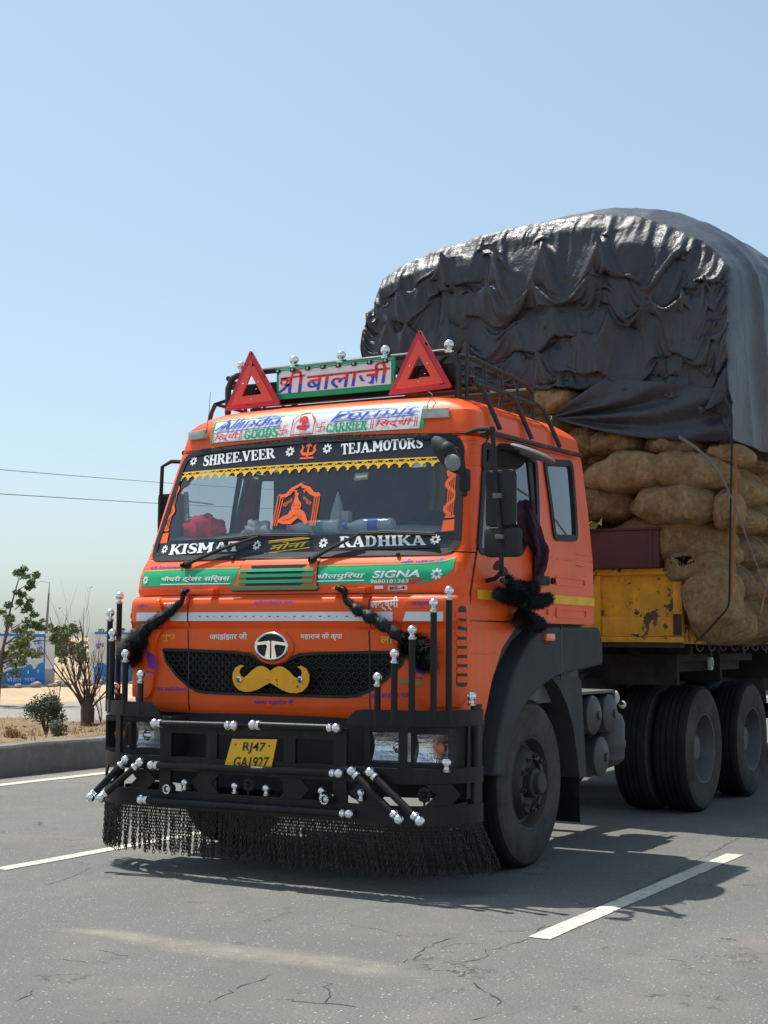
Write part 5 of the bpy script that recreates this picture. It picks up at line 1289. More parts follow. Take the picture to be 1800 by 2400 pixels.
LP(MB().ball((1.0, 2.84, .985), .05, 8, 6, (1, .8, 1.2)).ball((1.03, 2.95, .93), .03, 8, 6), 'hose_coupling', 'shrine')
for z in (1.22, 1.16): LP(MB().tube([(.2, 1.95, z), (.4, 2.6, z-.1), (.5, 3.4, z-.05), (.3, 4.2, z)], .02, 8), 'brake_hose', 'rope')
LP(MB().box((-.8, 2.0, 1.10), (.8, 2.25, 1.45), .03).box((-1.0, 1.96, 1.2), (-.5, 2.3, 2.4), .04), 'air_intake', 'black_plastic')
# ================================================================ trailer
TY = 3.75
trailer = empty('trailer', (0, TY, 0), 'flatbed trailer with rusty yellow headboard and deck under the jute sacks', 'trailer')
def TP(mb, name, m, **k): return mb.build(name, m, trailer, **k)
TP(MB().box((-1.24, TY+.06, 1.40), (1.24, 13.4, 1.50)), 'deck', 'rust')
for s in (1, -1):
    TP(MB().box((s*1.20, TY+.05, 1.385), (s*1.262, 13.4, 1.535), .006), 'side_rail', 'trailer_yellow')
    TP(MB().box((s*.42, TY+.5, 1.26), (s*.54, 13.2, 1.40)), 'frame_rail', 'chassis')
    TP(MB().box((s*.56, 9.0, 0.0), (s*.66, 9.1, 1.35)), 'landing_leg', 'chassis') if False else None
for y in np.arange(4.1, 13.2, .75): TP(MB().box((-1.2, y-.03, 1.30), (1.2, y+.03, 1.398)), 'cross_member', 'chassis')
hb = TP(MB().box((-1.235, TY-.005, 1.41), (1.235, TY+.03, 1.965)), 'headboard', 'trailer_yellow')
for a, b in (((-1.25, TY-.045, 1.935), (1.25, TY+.035, 1.985)), ((-1.25, TY-.04, 1.395), (1.25, TY+.03, 1.44)), ((1.175, TY-.042, 1.442), (1.25, TY+.032, 1.933)), ((-1.25, TY-.042, 1.442), (-1.175, TY+.032, 1.933)),
             ((.50, TY-.035, 1.442), (.56, TY-.006, 1.933)), ((-.56, TY-.035, 1.442), (-.50, TY-.006, 1.933)), ((.562, TY-.022, 1.442), (1.173, TY-.006, 1.60)), ((-.498, TY-.022, 1.442), (.498, TY-.006, 1.60))):
    MB().box(a, b, .006).build('headboard_bar', 'trailer_yellow', hb)
MB().box((1.178, TY-.048, 1.45), (1.246, TY-.043, 1.62)).build('rust_patch', 'rust', hb)
TP(MB().box((-1.2, TY-.02, 1.355), (1.22, TY+.10, 1.393)), 'front_bearer', 'rust')
TP(MB().box((-1.05, 4.0, 1.235), (1.05, 6.4, 1.298)).box((-1.0, 4.1, 1.12), (-.6, 6.2, 1.232)).box((.62, 4.1, 1.15), (.98, 6.2, 1.232)), 'coupling_plate', 'chassis')
for x in (-.9, -.3, .15, .75): TP(MB().tube([(x, 3.9, 1.33), (x+.1, 4.6, 1.18), (x, 5.4, 1.14), (x+.05, 6.6, 1.2)], .03, 7), 'air_line', 'chassis')
for y in (4.02, 5.2, 6.9, 7.8): TP(MB().box((-1.1, y, 1.05), (1.1, y+.06, 1.30)), 'bolster', 'chassis')
TP(MB().box((-1.15, 6.9, .55), (-.75, 9.4, 1.28), .04).box((-.72, 6.9, .75), (.3, 8.2, 1.28), .03), 'tool_locker', 'chassis')
for k in range(9):
    y = 4.15+k*.33; TP(MB().tube([(1.22, y, 1.385), (1.225, y, 1.345), (1.245, y+.02, 1.325), (1.265, y+.035, 1.345), (1.262, y+.04, 1.36)], .007, 6), 'rope_hook', 'steel_rim')
p = atX(1.2, 'z6', 1360, 355); TP(MB().box((1.16, p.y-.03, p.z-.06), (1.20, p.y+.03, p.z+.05), .015), 'side_lamp', 'lamp_white'); TP(MB().box((1.19, p.y-.02, p.z-.03), (1.206, p.y+.025, p.z+.03), .008), 'side_lamp_lens', 'teal')
TP(MB().box((1.165, p.y-.012, p.z+.05), (1.19, p.y+.012, 1.39)), 'lamp_bracket', 'rust')
for y in (11.0, 12.35):
    for s in (1, -1):
        c_ = clone(wr, trailer, (s*1.035, y-TY, .52), (0, 0, 0) if s > 0 else (0, 0, math.pi))
        clone(wr, trailer, (s*.69, y-TY, .52), (0, 0, math.pi) if s > 0 else (0, 0, 0))
    TP(MB().tube([(-1, y, .52), (1, y, .52)], .07, 10), 'axle', 'chassis')
for s in (1, -1):
    TP(MB().box((s*.42, 10.2, .75), (s*.54, 13.2, 1.26)), 'bogie_frame', 'chassis')
# ================================================================ jute sacks
def sack_mesh(hl, hh, hd, seed, sag=.0, bend=0., taper=None, n=2.7, wr_=1.0):
    """pillow of stuffed jute: length along local x"""
    rnd = random.Random(seed); tl, tr_ = taper if taper else (rnd.uniform(.25, .6), rnd.uniform(.2, .5)); shy = rnd.uniform(-.25, .25); nu, nv = 60, 40; V = []; Fc = []; off = Vector((rnd.random()*50, rnd.random()*50, rnd.random()*50))
    for i in range(nu+1):
        u = -1+2*i/nu; au = abs(u); pr = (1-au**6.5)**.5 if au < 1 else 0
        for j in range(nv):
            a = 2*math.pi*j/nv; ca, sa = math.cos(a), math.sin(a)
            cx = math.copysign(abs(ca)**(2/n), ca); cz = math.copysign(abs(sa)**(2/n), sa)
            tt = max(0, (au-.35)/.65); tt = 1-(tl if u < 0 else tr_)*tt*tt*(3-2*tt); rd = pr*hd*tt; rz = pr*hh*tt
            x = u*hl; y = cx*rd; z = cz*rz
            e = max(0, (au-.6)/.4); wk = wr_*.016*e*math.sin(a*11+seed+2*math.sin(a*2))+wr_*.006*math.sin(a*5+u*7+seed)*(1-e)
            q = Vector((x*2.6, y*2.6, z*2.6))+off
            d = .026*noise.noise(q)+.018*noise.noise(q*2.4)+.014*(.5-abs(noise.noise(Vector((q.x*5.5, q.y*2.5, q.z*2.5)))))+.008*(.5-abs(noise.noise(Vector((q.x*11, q.y*5, q.z*5)))))+.006*noise.noise(q*18)+wk
            if hl > .6: d -= .016*math.exp(-((u-.05)/.05)**2)
            k = 1+d/max(.12, min(hd, hh)); z2 = z*k+bend*(u*u-.3)*hl; y2 = y*k
            V.append((x+.03*noise.noise(q*1.7+Vector((9, 0, 0))), y2, z2-sag*max(0, u)**2-hh*.5*(1-tt)*(.6+shy)))
    for i in range(nu):
        for j in range(nv): Fc.append((i*nv+j, i*nv+(j+1) % nv, (i+1)*nv+(j+1) % nv, (i+1)*nv+j))
    Fc.append(tuple(range(nv))[::-1]); Fc.append(tuple(nu*nv+j for j in range(nv)))
    # a rolled seam with loose fibres at one end
    return MB().add(V, Fc)
def sack(name_label, c, hl, hh, hd, seed, rot=(0, 0, 0), m='sack', group=None, **k):
    mb = sack_mesh(hl, hh, hd, seed, **k); o = mb.build('jute_sack', m, None, smooth=70); o.location = c; o.rotation_euler = rot
    tag(o, name_label, 'sack', group or 'jute sacks stacked on the trailer')
    # loose fibres and stitching, a part of the sack
    rnd = random.Random(seed+100); fb_ = MB()
    for q in range(26):
        i = rnd.randrange(len(mb.v)); p = Vector(mb.v[i]); d = Vector((rnd.gauss(0, 1), rnd.gauss(0, 1), rnd.gauss(0, .7))).normalized()*.035*(.4+rnd.random()); w = Vector((.0015, 0, .0015))
        fb_.add([p-w, p+w, p+d*.6+Vector((0, 0, .006)), p+d], [(0, 1, 2), (1, 3, 2)])
    st = []
    for i in range(8, 53): st.append(Vector(mb.v[i*40+30+(seed % 5)]))
    fb_.tube(st, .0035, 5); fb_.build('loose_fibres', 'straw', o, smooth=0, base=(0, 0, 0), fixn=False)['kind'] = 'stuff'
    return o
def fsack(label, box, y, hd, seed, rot=0, m='sack', grow=1.04, **k):
    x0, y0, x1, y1 = box; a = atY(y, 'z7', x0, (y0+y1)/2); b = atY(y, 'z7', x1, (y0+y1)/2); c = atY(y, 'z7', (x0+x1)/2, y0); d = atY(y, 'z7', (x0+x1)/2, y1)
    return sack(label, ((a.x+b.x)/2, y+hd*.5, (c.z+d.z)/2), (b.x-a.x)/2*grow, (c.z-d.z)/2*1.07, hd, seed, (0, R_(rot), 0), m, **k)
fsack('torn jute sack with ragged dark hole, lying right above the yellow headboard', (800, 1335, 1335, 1600), 3.78, .27, 11, 3, bend=.03)
fsack('long pale jute sack lying half on top of the maroon box', (370, 1068, 1345, 1362), 3.86, .28, 12, 2, bend=-.05)
fsack('plump jute sack with reddish stitched seam, second layer over the maroon box', (555, 842, 1240, 1115), 3.62, .27, 13, 1, taper=(.6, .3))
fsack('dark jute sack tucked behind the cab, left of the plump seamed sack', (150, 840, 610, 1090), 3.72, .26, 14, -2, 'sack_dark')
fsack('short jute sack end with a small round hole at the load corner', (1205, 890, 1400, 1145), 3.66, .25, 15, 0, taper=(.15, .2))
fsack('longest jute sack, tied round its middle, above the plump seamed sack', (190, 582, 1345, 880), 3.60, .29, 16, 1, bend=-.02)
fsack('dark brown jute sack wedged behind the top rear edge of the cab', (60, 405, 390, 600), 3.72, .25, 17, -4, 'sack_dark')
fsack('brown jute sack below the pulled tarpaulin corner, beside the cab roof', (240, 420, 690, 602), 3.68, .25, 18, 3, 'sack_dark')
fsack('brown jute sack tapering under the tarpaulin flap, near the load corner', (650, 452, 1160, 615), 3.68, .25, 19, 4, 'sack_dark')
fsack('small jute sack squeezed under the tarpaulin hem beside the orange strap', (1110, 530, 1480, 665), 3.74, .24, 20, 3)
fsack('pale straw topped jute sack showing between roof rack and tarpaulin', (-200, 108, 240, 285), 3.68, .26, 21, -3)
fsack('small jute sack peeping out left of the tarpaulin flap fold', (225, 118, 420, 230), 3.80, .2, 22, 0)
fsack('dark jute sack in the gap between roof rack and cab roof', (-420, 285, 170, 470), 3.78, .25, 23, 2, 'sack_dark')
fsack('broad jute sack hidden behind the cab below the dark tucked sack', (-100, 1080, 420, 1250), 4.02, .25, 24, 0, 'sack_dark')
ts_ = [o for o in COL.objects if o.get('label', '').startswith('torn jute')][0]
V = []; rnd = random.Random(9)
for k in range(22): a = k/22*2*math.pi; q = atY(3.70, 'z7', 985+95*math.cos(a)*(1+.25*rnd.random()), 1412-28*math.sin(a)*(1+.5*rnd.random())); V.append((q.x, q.y, q.z))
dp_ = bpy.context.evaluated_depsgraph_get(); inv = ts_.matrix_basis.inverted(); L3 = []
for p in V:
    hit, loc, nr, fi = ts_.ray_cast(inv @ Vector((p[0], 2.5, p[2])), inv.to_3x3() @ Vector((0, 1, 0))); L3.append(loc+nr*.004 if hit else inv @ Vector(p))
MB().add([tuple(p) for p in L3], [tuple(range(22))]).build('tear', 'tear_dark', ts_, smooth=0, base=(0, 0, 0), fixn=False)
m_ = MB()
for p in L3:
    for _ in range(5): d = Vector((rnd.gauss(0, .03), -.02-.03*rnd.random(), rnd.gauss(0, .025))); w_ = Vector((.002, 0, .001)); m_.add([p-w_, p+w_, p+d], [(0, 1, 2)])
m_.build('frayed_edge', 'straw', ts_, smooth=0, base=(0, 0, 0), fixn=False)['kind'] = 'stuff'
# hanging corner sack
p = atY(3.66, 'z7', 1160, 1800); sack('big bulging jute sack hanging over the headboard corner, bound by rope', (p.x+.02, p.y+.16, p.z+.065), .315, .215, .25, 25, (0, R_(90-8), 0), bend=.03, taper=(.35, .55))
# sacks seen end-on along the near side
GS = 'jute sacks showing their ends along the near side'
SL = ['broad jute sack end right beside the torn sack', 'narrow jute sack end sagging behind the hanging corner sack', 'drooping jute sack end hanging over the yellow deck rail', 'jute sack end on the deck rail beside the short reddish strap',
      'jute sack end behind the black rope, level with the maroon box', 'jute sack end under the grey strap, level with the plump seamed sack', 'jute sack end outside the grey strap, level with the maroon box top', 'narrow jute sack end behind the orange strap, level with the longest sack',
      'jute sack end outside the orange strap, level with the longest sack', 'flat jute sack end right under the tarpaulin hem of the near side']+['jute sack end further back along the near side of the load']*4
for i, (x0, y0, x1, y1, dx) in enumerate(((1310, 1385, 1610, 1700, 0), (1320, 1650, 1490, 1990, -.05), (1425, 1665, 1560, 2040, .0), (1545, 1690, 1760, 2045, .02), (1245, 1150, 1490, 1460, -.04), (1430, 945, 1650, 1200, 0), (1475, 1170, 1690, 1455, .02),
                                          (1360, 640, 1475, 960, -.05), (1450, 690, 1680, 1000, .03), (1445, 560, 1690, 720, 0), (1580, 1440, 1800, 1720, .02), (1640, 980, 1850, 1200, 0), (1680, 1190, 1880, 1450, 0), (1690, 700, 1900, 990, 0))):
    X_ = 1.60+dx; a = atX(X_, 'z7', x0, (y0+y1)/2); b = atX(X_, 'z7', x1, (y0+y1)/2); c = atX(X_, 'z7', (x0+x1)/2, y0); d = atX(X_, 'z7', (x0+x1)/2, y1)
    hy = (b.y-a.y)/2; hz = (c.z-d.z)/2
    sack(SL[i], (X_-.38, max(3.98, (a.y+b.y)/2), (c.z+d.z)/2), .44, min(.25, hz*1.06), min(.42, max(.24, hy*1.05)), 40+i, (0, R_(6), R_(random.uniform(-8, 8))), 'sack' if i % 3 else 'sack_dark', GS, taper=(.1, .45))
# packed inner sacks: nobody can count them
V = []; Fc = []
def lumpy(o_, ux, uy, nx_, ny_, nrm):
    n0_ = len(V)
    for j in range(ny_+1):
        for i in range(nx_+1):
            p = Vector(o_)+Vector(ux)*(i/nx_)+Vector(uy)*(j/ny_); row = math.floor(p.z/.29); lx = (p.x+p.y)/.62+.5*(row % 2)
            b_ = abs(math.sin(math.pi*p.z/.29))**.5*abs(math.sin(math.pi*lx))**.35
            p = p+Vector(nrm)*(.11*b_-.10+.03*noise.noise(p*4)); V.append(tuple(p))
    for j in range(ny_):
        for i in range(nx_): a_ = n0_+j*(nx_+1)+i; Fc.append((a_, a_+1, a_+nx_+2, a_+nx_+1))
lumpy((-1.45, 4.05, 1.55), (2.9, 0, 0), (0, 0, 3.1), 60, 80, (0, -1, 0)); lumpy((1.45, 4.05, 1.55), (0, 9.2, 0), (0, 0, 3.0), 120, 80, (1, 0, 0)); lumpy((-1.45, 13.25, 1.55), (0, -9.2, 0), (0, 0, 3.0), 120, 80, (-1, 0, 0)); lumpy((1.45, 13.25, 1.55), (-2.9, 0, 0), (0, 0, 3.0), 40, 60, (0, 1, 0))
V += [(-1.45, 4.05, 4.6), (1.45, 4.05, 4.6), (1.45, 13.25, 4.6), (-1.45, 13.25, 4.6)]; k = len(V); Fc.append((k-4, k-3, k-2, k-1))
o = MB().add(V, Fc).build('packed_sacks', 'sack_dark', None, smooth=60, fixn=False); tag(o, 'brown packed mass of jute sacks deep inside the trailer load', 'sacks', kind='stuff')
# ================================================================ tarpaulin over the load
ARCH_R = [(-1.61, 3.88), (-1.61, 4.05), (-1.60, 4.25), (-1.56, 4.48), (-1.48, 4.62), (-1.28, 4.73), (-1.0, 4.83), (-.5, 4.905), (0, 4.95), (.5, 4.965), (.9, 4.90), (1.2, 4.77), (1.45, 4.62), (1.62, 4.46), (1.685, 4.36), (1.70, 4.15), (1.70, 3.8), (1.70, 3.4), (1.70, 2.97)]
_al = [0]
for a, b in zip(ARCH_R, ARCH_R[1:]): _al.append(_al[-1]+math.hypot(b[0]-a[0], b[1]-a[1]))
def arch(t):
    l = t*_al[-1]; return float(np.interp(l, _al, [p[0] for p in ARCH_R])), float(np.interp(l, _al, [p[1] for p in ARCH_R]))
HEM = [(-1.61, 3.88), (-1.2, 3.80), (-.5, 3.62), (.1, 3.52), (.6, 3.49), (1.1, 3.40), (1.58, 3.33), (1.70, 2.97)]
def wrinkle(q, k):
    return k*(.05*noise.noise(Vector((q.x*.6, q.y*1.6, q.z*.5)))+.05*(1-2*abs(noise.noise(Vector((q.x*.5, q.y*2.4+.3*q.z, q.z*.35)))))+.012*noise.noise(q*5))
NA, NC, NS = 300, 150, 90
def sheet_sim(P, free, load, n_it, ex):
    """loose plastic sheet: slack rest lengths, pushed out by the sacks, pinned where it is tied"""
    rnd_ = np.random.RandomState(5); P = P.copy(); L = lambda A, B: np.linalg.norm(B-A, axis=-1)
    def sl(di, dj, oi, oj, si, sj):
        a = (slice(oi, P.shape[0]-di if di else None, si), slice(oj if dj >= 0 else oj-dj, P.shape[1]-dj if dj > 0 else None, sj))
        b = (slice(oi+di, None, si), slice(a[1].start+dj, None if dj >= 0 else None, sj)); return a, b
    groups = []
    for di, dj, k, e in ((0, 1, 1, ex[0]), (1, 0, 1, ex[1]), (1, 1, .55, (ex[0]+ex[1])/2), (0, 3, .10, ex[0]*.55), (3, 0, .10, ex[1]*.55)):
        st = max(di, dj)*2
        for o in range(st):
            if dj and not di: A = (slice(None), slice(o, P.shape[1]-dj, st)); B = (slice(None), slice(o+dj, None, st))
            elif di and not dj: A = (slice(o, P.shape[0]-di, st), slice(None)); B = (slice(o+di, None, st), slice(None))
            else: A = (slice(o, P.shape[0]-1, 2), slice(0, P.shape[1]-1)); B = (slice(o+1, None, 2), slice(1, None))
            n0 = min(P[A].shape[0], P[B].shape[0]); n1 = min(P[A].shape[1], P[B].shape[1])
            groups.append((A, B, n0, n1, L(P[A][:n0, :n1], P[B][:n0, :n1])*(1+e), k))
            if di and dj:
                A2 = (slice(o, P.shape[0]-1, 2), slice(1, None)); B2 = (slice(o+1, None, 2), slice(0, P.shape[1]-1)); n0 = min(P[A2].shape[0], P[B2].shape[0]); groups.append((A2, B2, n0, n1, L(P[A2][:n0], P[B2][:n0])*(1+e), k))
    w = free.astype(float)[..., None]; P0 = P.copy(); Q = P.copy()
    for it in range(n_it):
        V_ = (P-Q)*.93; Q = P.copy(); P = P+V_*w
        P[..., 2] -= .00012*w[..., 0]
        for A, B, n0, n1, r, k in groups:
            a = P[A][:n0, :n1]; b = P[B][:n0, :n1]; wa = w[A][:n0, :n1]; wb = w[B][:n0, :n1]; d = b-a; l = np.linalg.norm(d, axis=-1)+1e-9
            c = ((l-r)/l*k)[..., None]*d/np.maximum(wa+wb, 1e-6); pa = P[A]; pb = P[B]
            pa[:n0, :n1] += c*wa; pb[:n0, :n1] -= c*wb
        P[..., 1] = np.where(w[..., 0] > 0, np.clip(P[..., 1], load-.34, load), P[..., 1])
    return P
G0 = np.zeros((NC+1, NA+1, 3)); LD = np.zeros((NC+1, NA+1)); FR = np.ones((NC+1, NA+1), bool)
for i in range(NC+1):
    v = i/NC
    for j in range(NA+1):
        t = j/NA; ax_, az_ = arch(t); hx_ = -1.70+3.40*t; hx_ = max(-1.70, min(1.70, 1.15*(hx_) if abs(hx_) < 1.478 else math.copysign(1.70, hx_))); hx_ = max(-1.61, hx_); hz_ = itp(hx_, HEM)
        x = hx_+(ax_-hx_)*v; z = hz_+(az_-hz_)*v; edge = max(0, (v-.88)/.12); y = 3.62+.27*(1-math.sqrt(max(0, 1-edge*edge)))
        row = math.floor((z-.12*noise.noise(Vector((x, 0, z))))/.30); lx = x/.74+.37*row; b_ = abs(math.sin(math.pi*z/.30))**.7*abs(math.sin(math.pi*lx))**.5
        LD[i, j] = y-.06*b_-.03*noise.noise(Vector((x*1.4, 3, z*1.4))); G0[i, j] = (x, LD[i, j]-.01-.06*abs(noise.noise(Vector((x*3.2, 1, z*4.5))))-.03*abs(noise.noise(Vector((x*9, 5, z*7)))), z)
        if v > .985 or x > 1.675 or x < -1.585: FR[i, j] = False
_pr = random.Random(12)
for k in range(85):
    i, j = _pr.randrange(4, int(NC*.9)), _pr.randrange(int(NA*.14), int(NA*.86)); FR[i:i+2, j:j+2] = False; G0[i:i+2, j:j+2, 1] = LD[i, j]+(.03 if k % 3 else -.075)
for j in range(0, NA, 12): FR[0, j] = False
G1 = sheet_sim(G0, FR, LD, 420, (.085, .07))
V = [tuple(p) for p in G1.reshape(-1, 3)]; Fc = []
for i in range(NC):
    for j in range(NA): a_ = i*(NA+1)+j; Fc.append((a_, a_+1, a_+NA+2, a_+NA+1))
ys = [3.88+.0005]+[3.88+9.5*(i/NS)**2.0 for i in range(1, NS+1)]
base0 = NC*(NA+1)
for i, y in enumerate(ys[1:]):
    for j in range(NA+1):
        t = j/NA; x, z = arch(t); rise = .40*(1-math.exp(-(y-3.88)/.9)); wz = max(0, (z-4.0)/.95); f_ = min(1, (y-3.88)/.5)
        p = Vector((x, y, z+rise*wz)); nx_ = x/1.7 if z < 4.5 else x/3.2; nz_ = wz; l_ = math.hypot(nx_, nz_) or 1
        d = wrinkle(p, f_); V.append((x+nx_/l_*d, y, p.z+nz_/l_*d))
o0 = (NC+1)*(NA+1)
for i in range(len(ys)-1):
    for j in range(NA):
        a_ = (base0+j) if i == 0 else o0+(i-1)*(NA+1)+j; b_ = o0+i*(NA+1)+j; Fc.append((a_, a_+1, b_+1, b_))
tarp = MB().add(V, Fc).build('tarpaulin', 'tarp', None, smooth=50, fixn=False)
tag(tarp, 'crumpled black plastic tarpaulin draped over the whole sack load', 'tarpaulin')
tarp.modifiers.new('t', 'SOLIDIFY').thickness = .006
# lower flap pulled to a point by its eyelet, part of the tarpaulin
T0 = Vector((.225, 3.50, 3.225)); V = []; nr, na = 60, 46
for i in range(nr+1):
    r = i/nr
    for j in range(na+1):
        t = j/na
        P = [Vector((1.70, 3.60, 2.955)), Vector((1.71, 3.60, 3.15)), Vector((1.66, 3.58, 3.36)), Vector((1.2, 3.56, 3.44)), Vector((.68, 3.55, 3.53))]
        k_ = t*4; a_ = min(3, int(k_)); E = P[a_].lerp(P[a_+1], k_-a_)
        p = T0.lerp(E, r); p.z -= .07*math.sin(math.pi*r)*(1-t)**2
        d = .035*math.sin(t*19+1.2*math.sin(r*4))*min(1, r*3)*(1-.5*r)+.030*(noise.noise(Vector((p.x*2, t*3, p.z*5))))+.012*noise.noise(p*9)
        V.append((p.x, p.y-d-.02*r, p.z))
Fc = [(i*(na+1)+j, i*(na+1)+j+1, (i+1)*(na+1)+j+1, (i+1)*(na+1)+j) for i in range(nr) for j in range(na)]
fl_ = MB().add(V, Fc).build('corner_flap', 'tarp', tarp, smooth=70, fixn=False); fl_.modifiers.new('t', 'SOLIDIFY').thickness = .005
MB().lathe([(.012, 0), (.018, .004), (.02, .0)], (T0.x-.004, T0.y-.012, T0.z), (0, -1, 0), 12).build('eyelet', 'chrome', tarp)
# ================================================================ box, ropes, straps
bxo = empty('maroon_box', (.40, 3.72, 1.986), 'dark maroon sheet box with plain lid edge behind the yellow headboard', 'box')
MB().box((-.30, 3.645, 1.988), (1.085, 3.80, 2.288), .006).build('box_body', 'maroon', bxo); MB().box((-.31, 3.635, 2.290), (1.095, 3.81, 2.310), .006).build('lid', 'maroon', bxo); MB().box((1.00, 3.638, 1.99), (1.03, 3.644, 2.288)).build('corner_strip', 'maroon', bxo)
def line_thing(name, pts, r, m, label, cat, flat=None):
    pts = [Vector(p) for p in pts]; out = []
    for i in range(len(pts)-1):
        for t in range(6):
            a = pts[max(i-1, 0)]; b = pts[i]; c = pts[i+1]; d = pts[min(i+2, len(pts)-1)]; u = t/6
            out.append(.5*((2*b)+(c-a)*u+(2*a-5*b+4*c-d)*u*u+(3*b-a-3*c+d)*u**3))
    out.append(pts[-1]); mb = MB().tube(out, r, 7)
    if flat:
        c_ = [Vector(p) for p in mb.v]
        for i, p in enumerate(out):
            for j in range(7): q = c_[i*7+j]-p; c_[i*7+j] = p+Vector((q.x*flat[0], q.y*flat[1], q.z*flat[2]))
        mb.v = [tuple(p) for p in c_]
    return tag(mb.build(name, m, None, smooth=60), label, cat)
line_thing('rope', [atY(3.40, 'z7', x, y) for x, y in ((1350, 300), (1350, 540), (1345, 800), (1338, 1150), (1335, 1450), (1332, 1640), (1320, 1760), (1250, 1850), (1165, 1945), (1090, 2012))], .008, 'rope', 'thick black rope hanging down the load corner and round the hanging sack', 'rope')
line_thing('strap', [atY(3.42, 'z7', x, y) for x, y in ((1372, 545), (1378, 760), (1375, 1000), (1365, 1250), (1352, 1500), (1345, 1720))], .012, 'strap_orange', 'narrow orange strap running down the load corner', 'strap', (1, .25, 1))
line_thing('strap', [atX(1.84, 'z7', x, y) for x, y in ((950, 470), (1100, 570), (1230, 710), (1330, 890), (1420, 1120), (1500, 1340), (1570, 1520), (1640, 1680), (1720, 1850))], .013, 'strap_grey', 'faded grey webbing strap curving over the sacks of the near side', 'strap', (.3, 1, 1))
line_thing('strap', [atX(1.80, 'z7', x, y) for x, y in ((1640, 1400), (1620, 1550), (1590, 1720), (1565, 1820))], .014, 'strap_orange', 'short reddish strap end behind the grey webbing strap', 'strap', (.3, 1, 1))
cb = empty('cabbage_leaf', (.55, 3.60, 2.30), 'pale green leaf on the maroon box beside the cab', 'leaf')
V = []; p0 = atY(3.60, 'z7', 262, 1165); 
for i in range(9):
    for j in range(7): u = i/8; v = j/6-.5; w_ = math.sin(math.pi*min(1, u*.9+.1)); V.append((p0.x-.05+.16*u, p0.y+.10*v*w_, p0.z-.01+.10*u*(1-abs(v))+.03*math.sin(u*6+v*4)))
MB().add(V, [(i*7+j, i*7+j+1, i*7+j+8, i*7+j+7) for i in range(8) for j in range(6)]).build('leaf_blade', 'leaf_pale', cb)
# ================================================================ hanging ornaments
def fur(mb, path, rad, n, ln, rnd, droop=0):
    k = len(path)
    for _ in range(n):
        t = rnd.random()*(k-1.001); i = int(t); u = t-i; p = path[i].lerp(path[i+1], u); r = rad[i]+(rad[i+1]-rad[i])*u
        d = Vector((rnd.gauss(0, 1), rnd.gauss(0, 1), rnd.gauss(0, 1))); tg = (path[i+1]-path[i]).normalized(); d = (d-tg*d.dot(tg)).normalized()
        s = p+d*r*.7; e = p+d*(r+ln*(.4+rnd.random()))+tg*ln*rnd.uniform(-.2, .9)+Vector((0, 0, -droop*rnd.random())); w = d.cross(tg)*.0028
        mb.add([s-w, s+w, e], [(0, 1, 2)])
def braid(name, pts, rad, label, seed):
    rnd = random.Random(seed); P = [Vector(p) for p in pts]; base = P[0]
    root = empty(name, base, label, 'tassel', 'black hair tassels tied to the grab handles')
    m_ = MB(); path = []; rr = []
    for i in range(len(P)-1):
        n = max(3, int((P[i+1]-P[i]).length/.012))
        for t in range(n): path.append(P[i].lerp(P[i+1], t/n)); rr.append(rad[i]+(rad[i+1]-rad[i])*t/n)
    path.append(P[-1]); rr.append(rad[-1]); L_ = 0; r2 = []
    for i, p in enumerate(path):
        if i: L_ += (path[i]-path[i-1]).length
        r2.append(rr[i]*(.72+.40*abs(math.sin(L_/.045*math.pi/2))))
    m_.tube(path, r2, 10); m_.v = [tuple(Vector(p)+Vector((noise.noise(Vector(p)*40), noise.noise(Vector(p)*40+Vector((3, 3, 3))), noise.noise(Vector(p)*40+Vector((7, 1, 2)))))*.007) for p in m_.v]
    m_.build('plait', 'hair', root)
    k = int(len(path)*.72); f1 = MB(); fur(f1, path[:k], r2[:k], 1800, .010, rnd); fur(f1, path[k-2:], [r*1.0 for r in r2[k-2:]], 4200, .045, rnd, .02); f1.build('loose_hair', 'hair', root, smooth=0, fixn=False)
    return root
off = lambda zn, x, y, o: (lambda p: Vector((p[0], front_y(p[0], p[1])-o, p[1])))(FS(zn, x, y))
braid('hair_tassel', [off('z2', 1010, 252, .05), off('z2', 1050, 258, .055), off('z2', 1052, 300, .05), off('z2', 1100, 345, .05), off('z2', 1170, 385, .05), off('z2', 1260, 440, .055), off('z2', 1330, 490, .06), off('z2', 1400, 525, .07), off('z2', 1430, 560, .08), off('z2', 1415, 610, .08)], [.014, .016, .014, .030, .036, .033, .036, .058, .062, .015],
      'black plaited hair tassel hanging from the grab handle below the number text', 1)
braid('hair_tassel', [off('z2', 345, 262, .05), off('z2', 318, 268, .055), off('z2', 312, 305, .05), off('z2', 270, 345, .05), off('z2', 215, 385, .05), off('z2', 150, 435, .06), atY(-.17, 'z2', 100, 470), atY(-.19, 'z2', 60, 510), atY(-.18, 'z2', 40, 545), atY(-.16, 'z2', 75, 580)], [.016, .016, .014, .028, .035, .035, .038, .058, .058, .02],
      'black plaited hair tassel hanging from the grab handle below the white service text', 2)
g5 = lambda x, y, X_=1.29: atX(X_, 'z5', x, y)
gar = empty('tinsel_garland', g5(690, 1500), 'black bushy tinsel garland hanging under the door mirrors', 'garland')
m_ = MB(); rnd = random.Random(5)
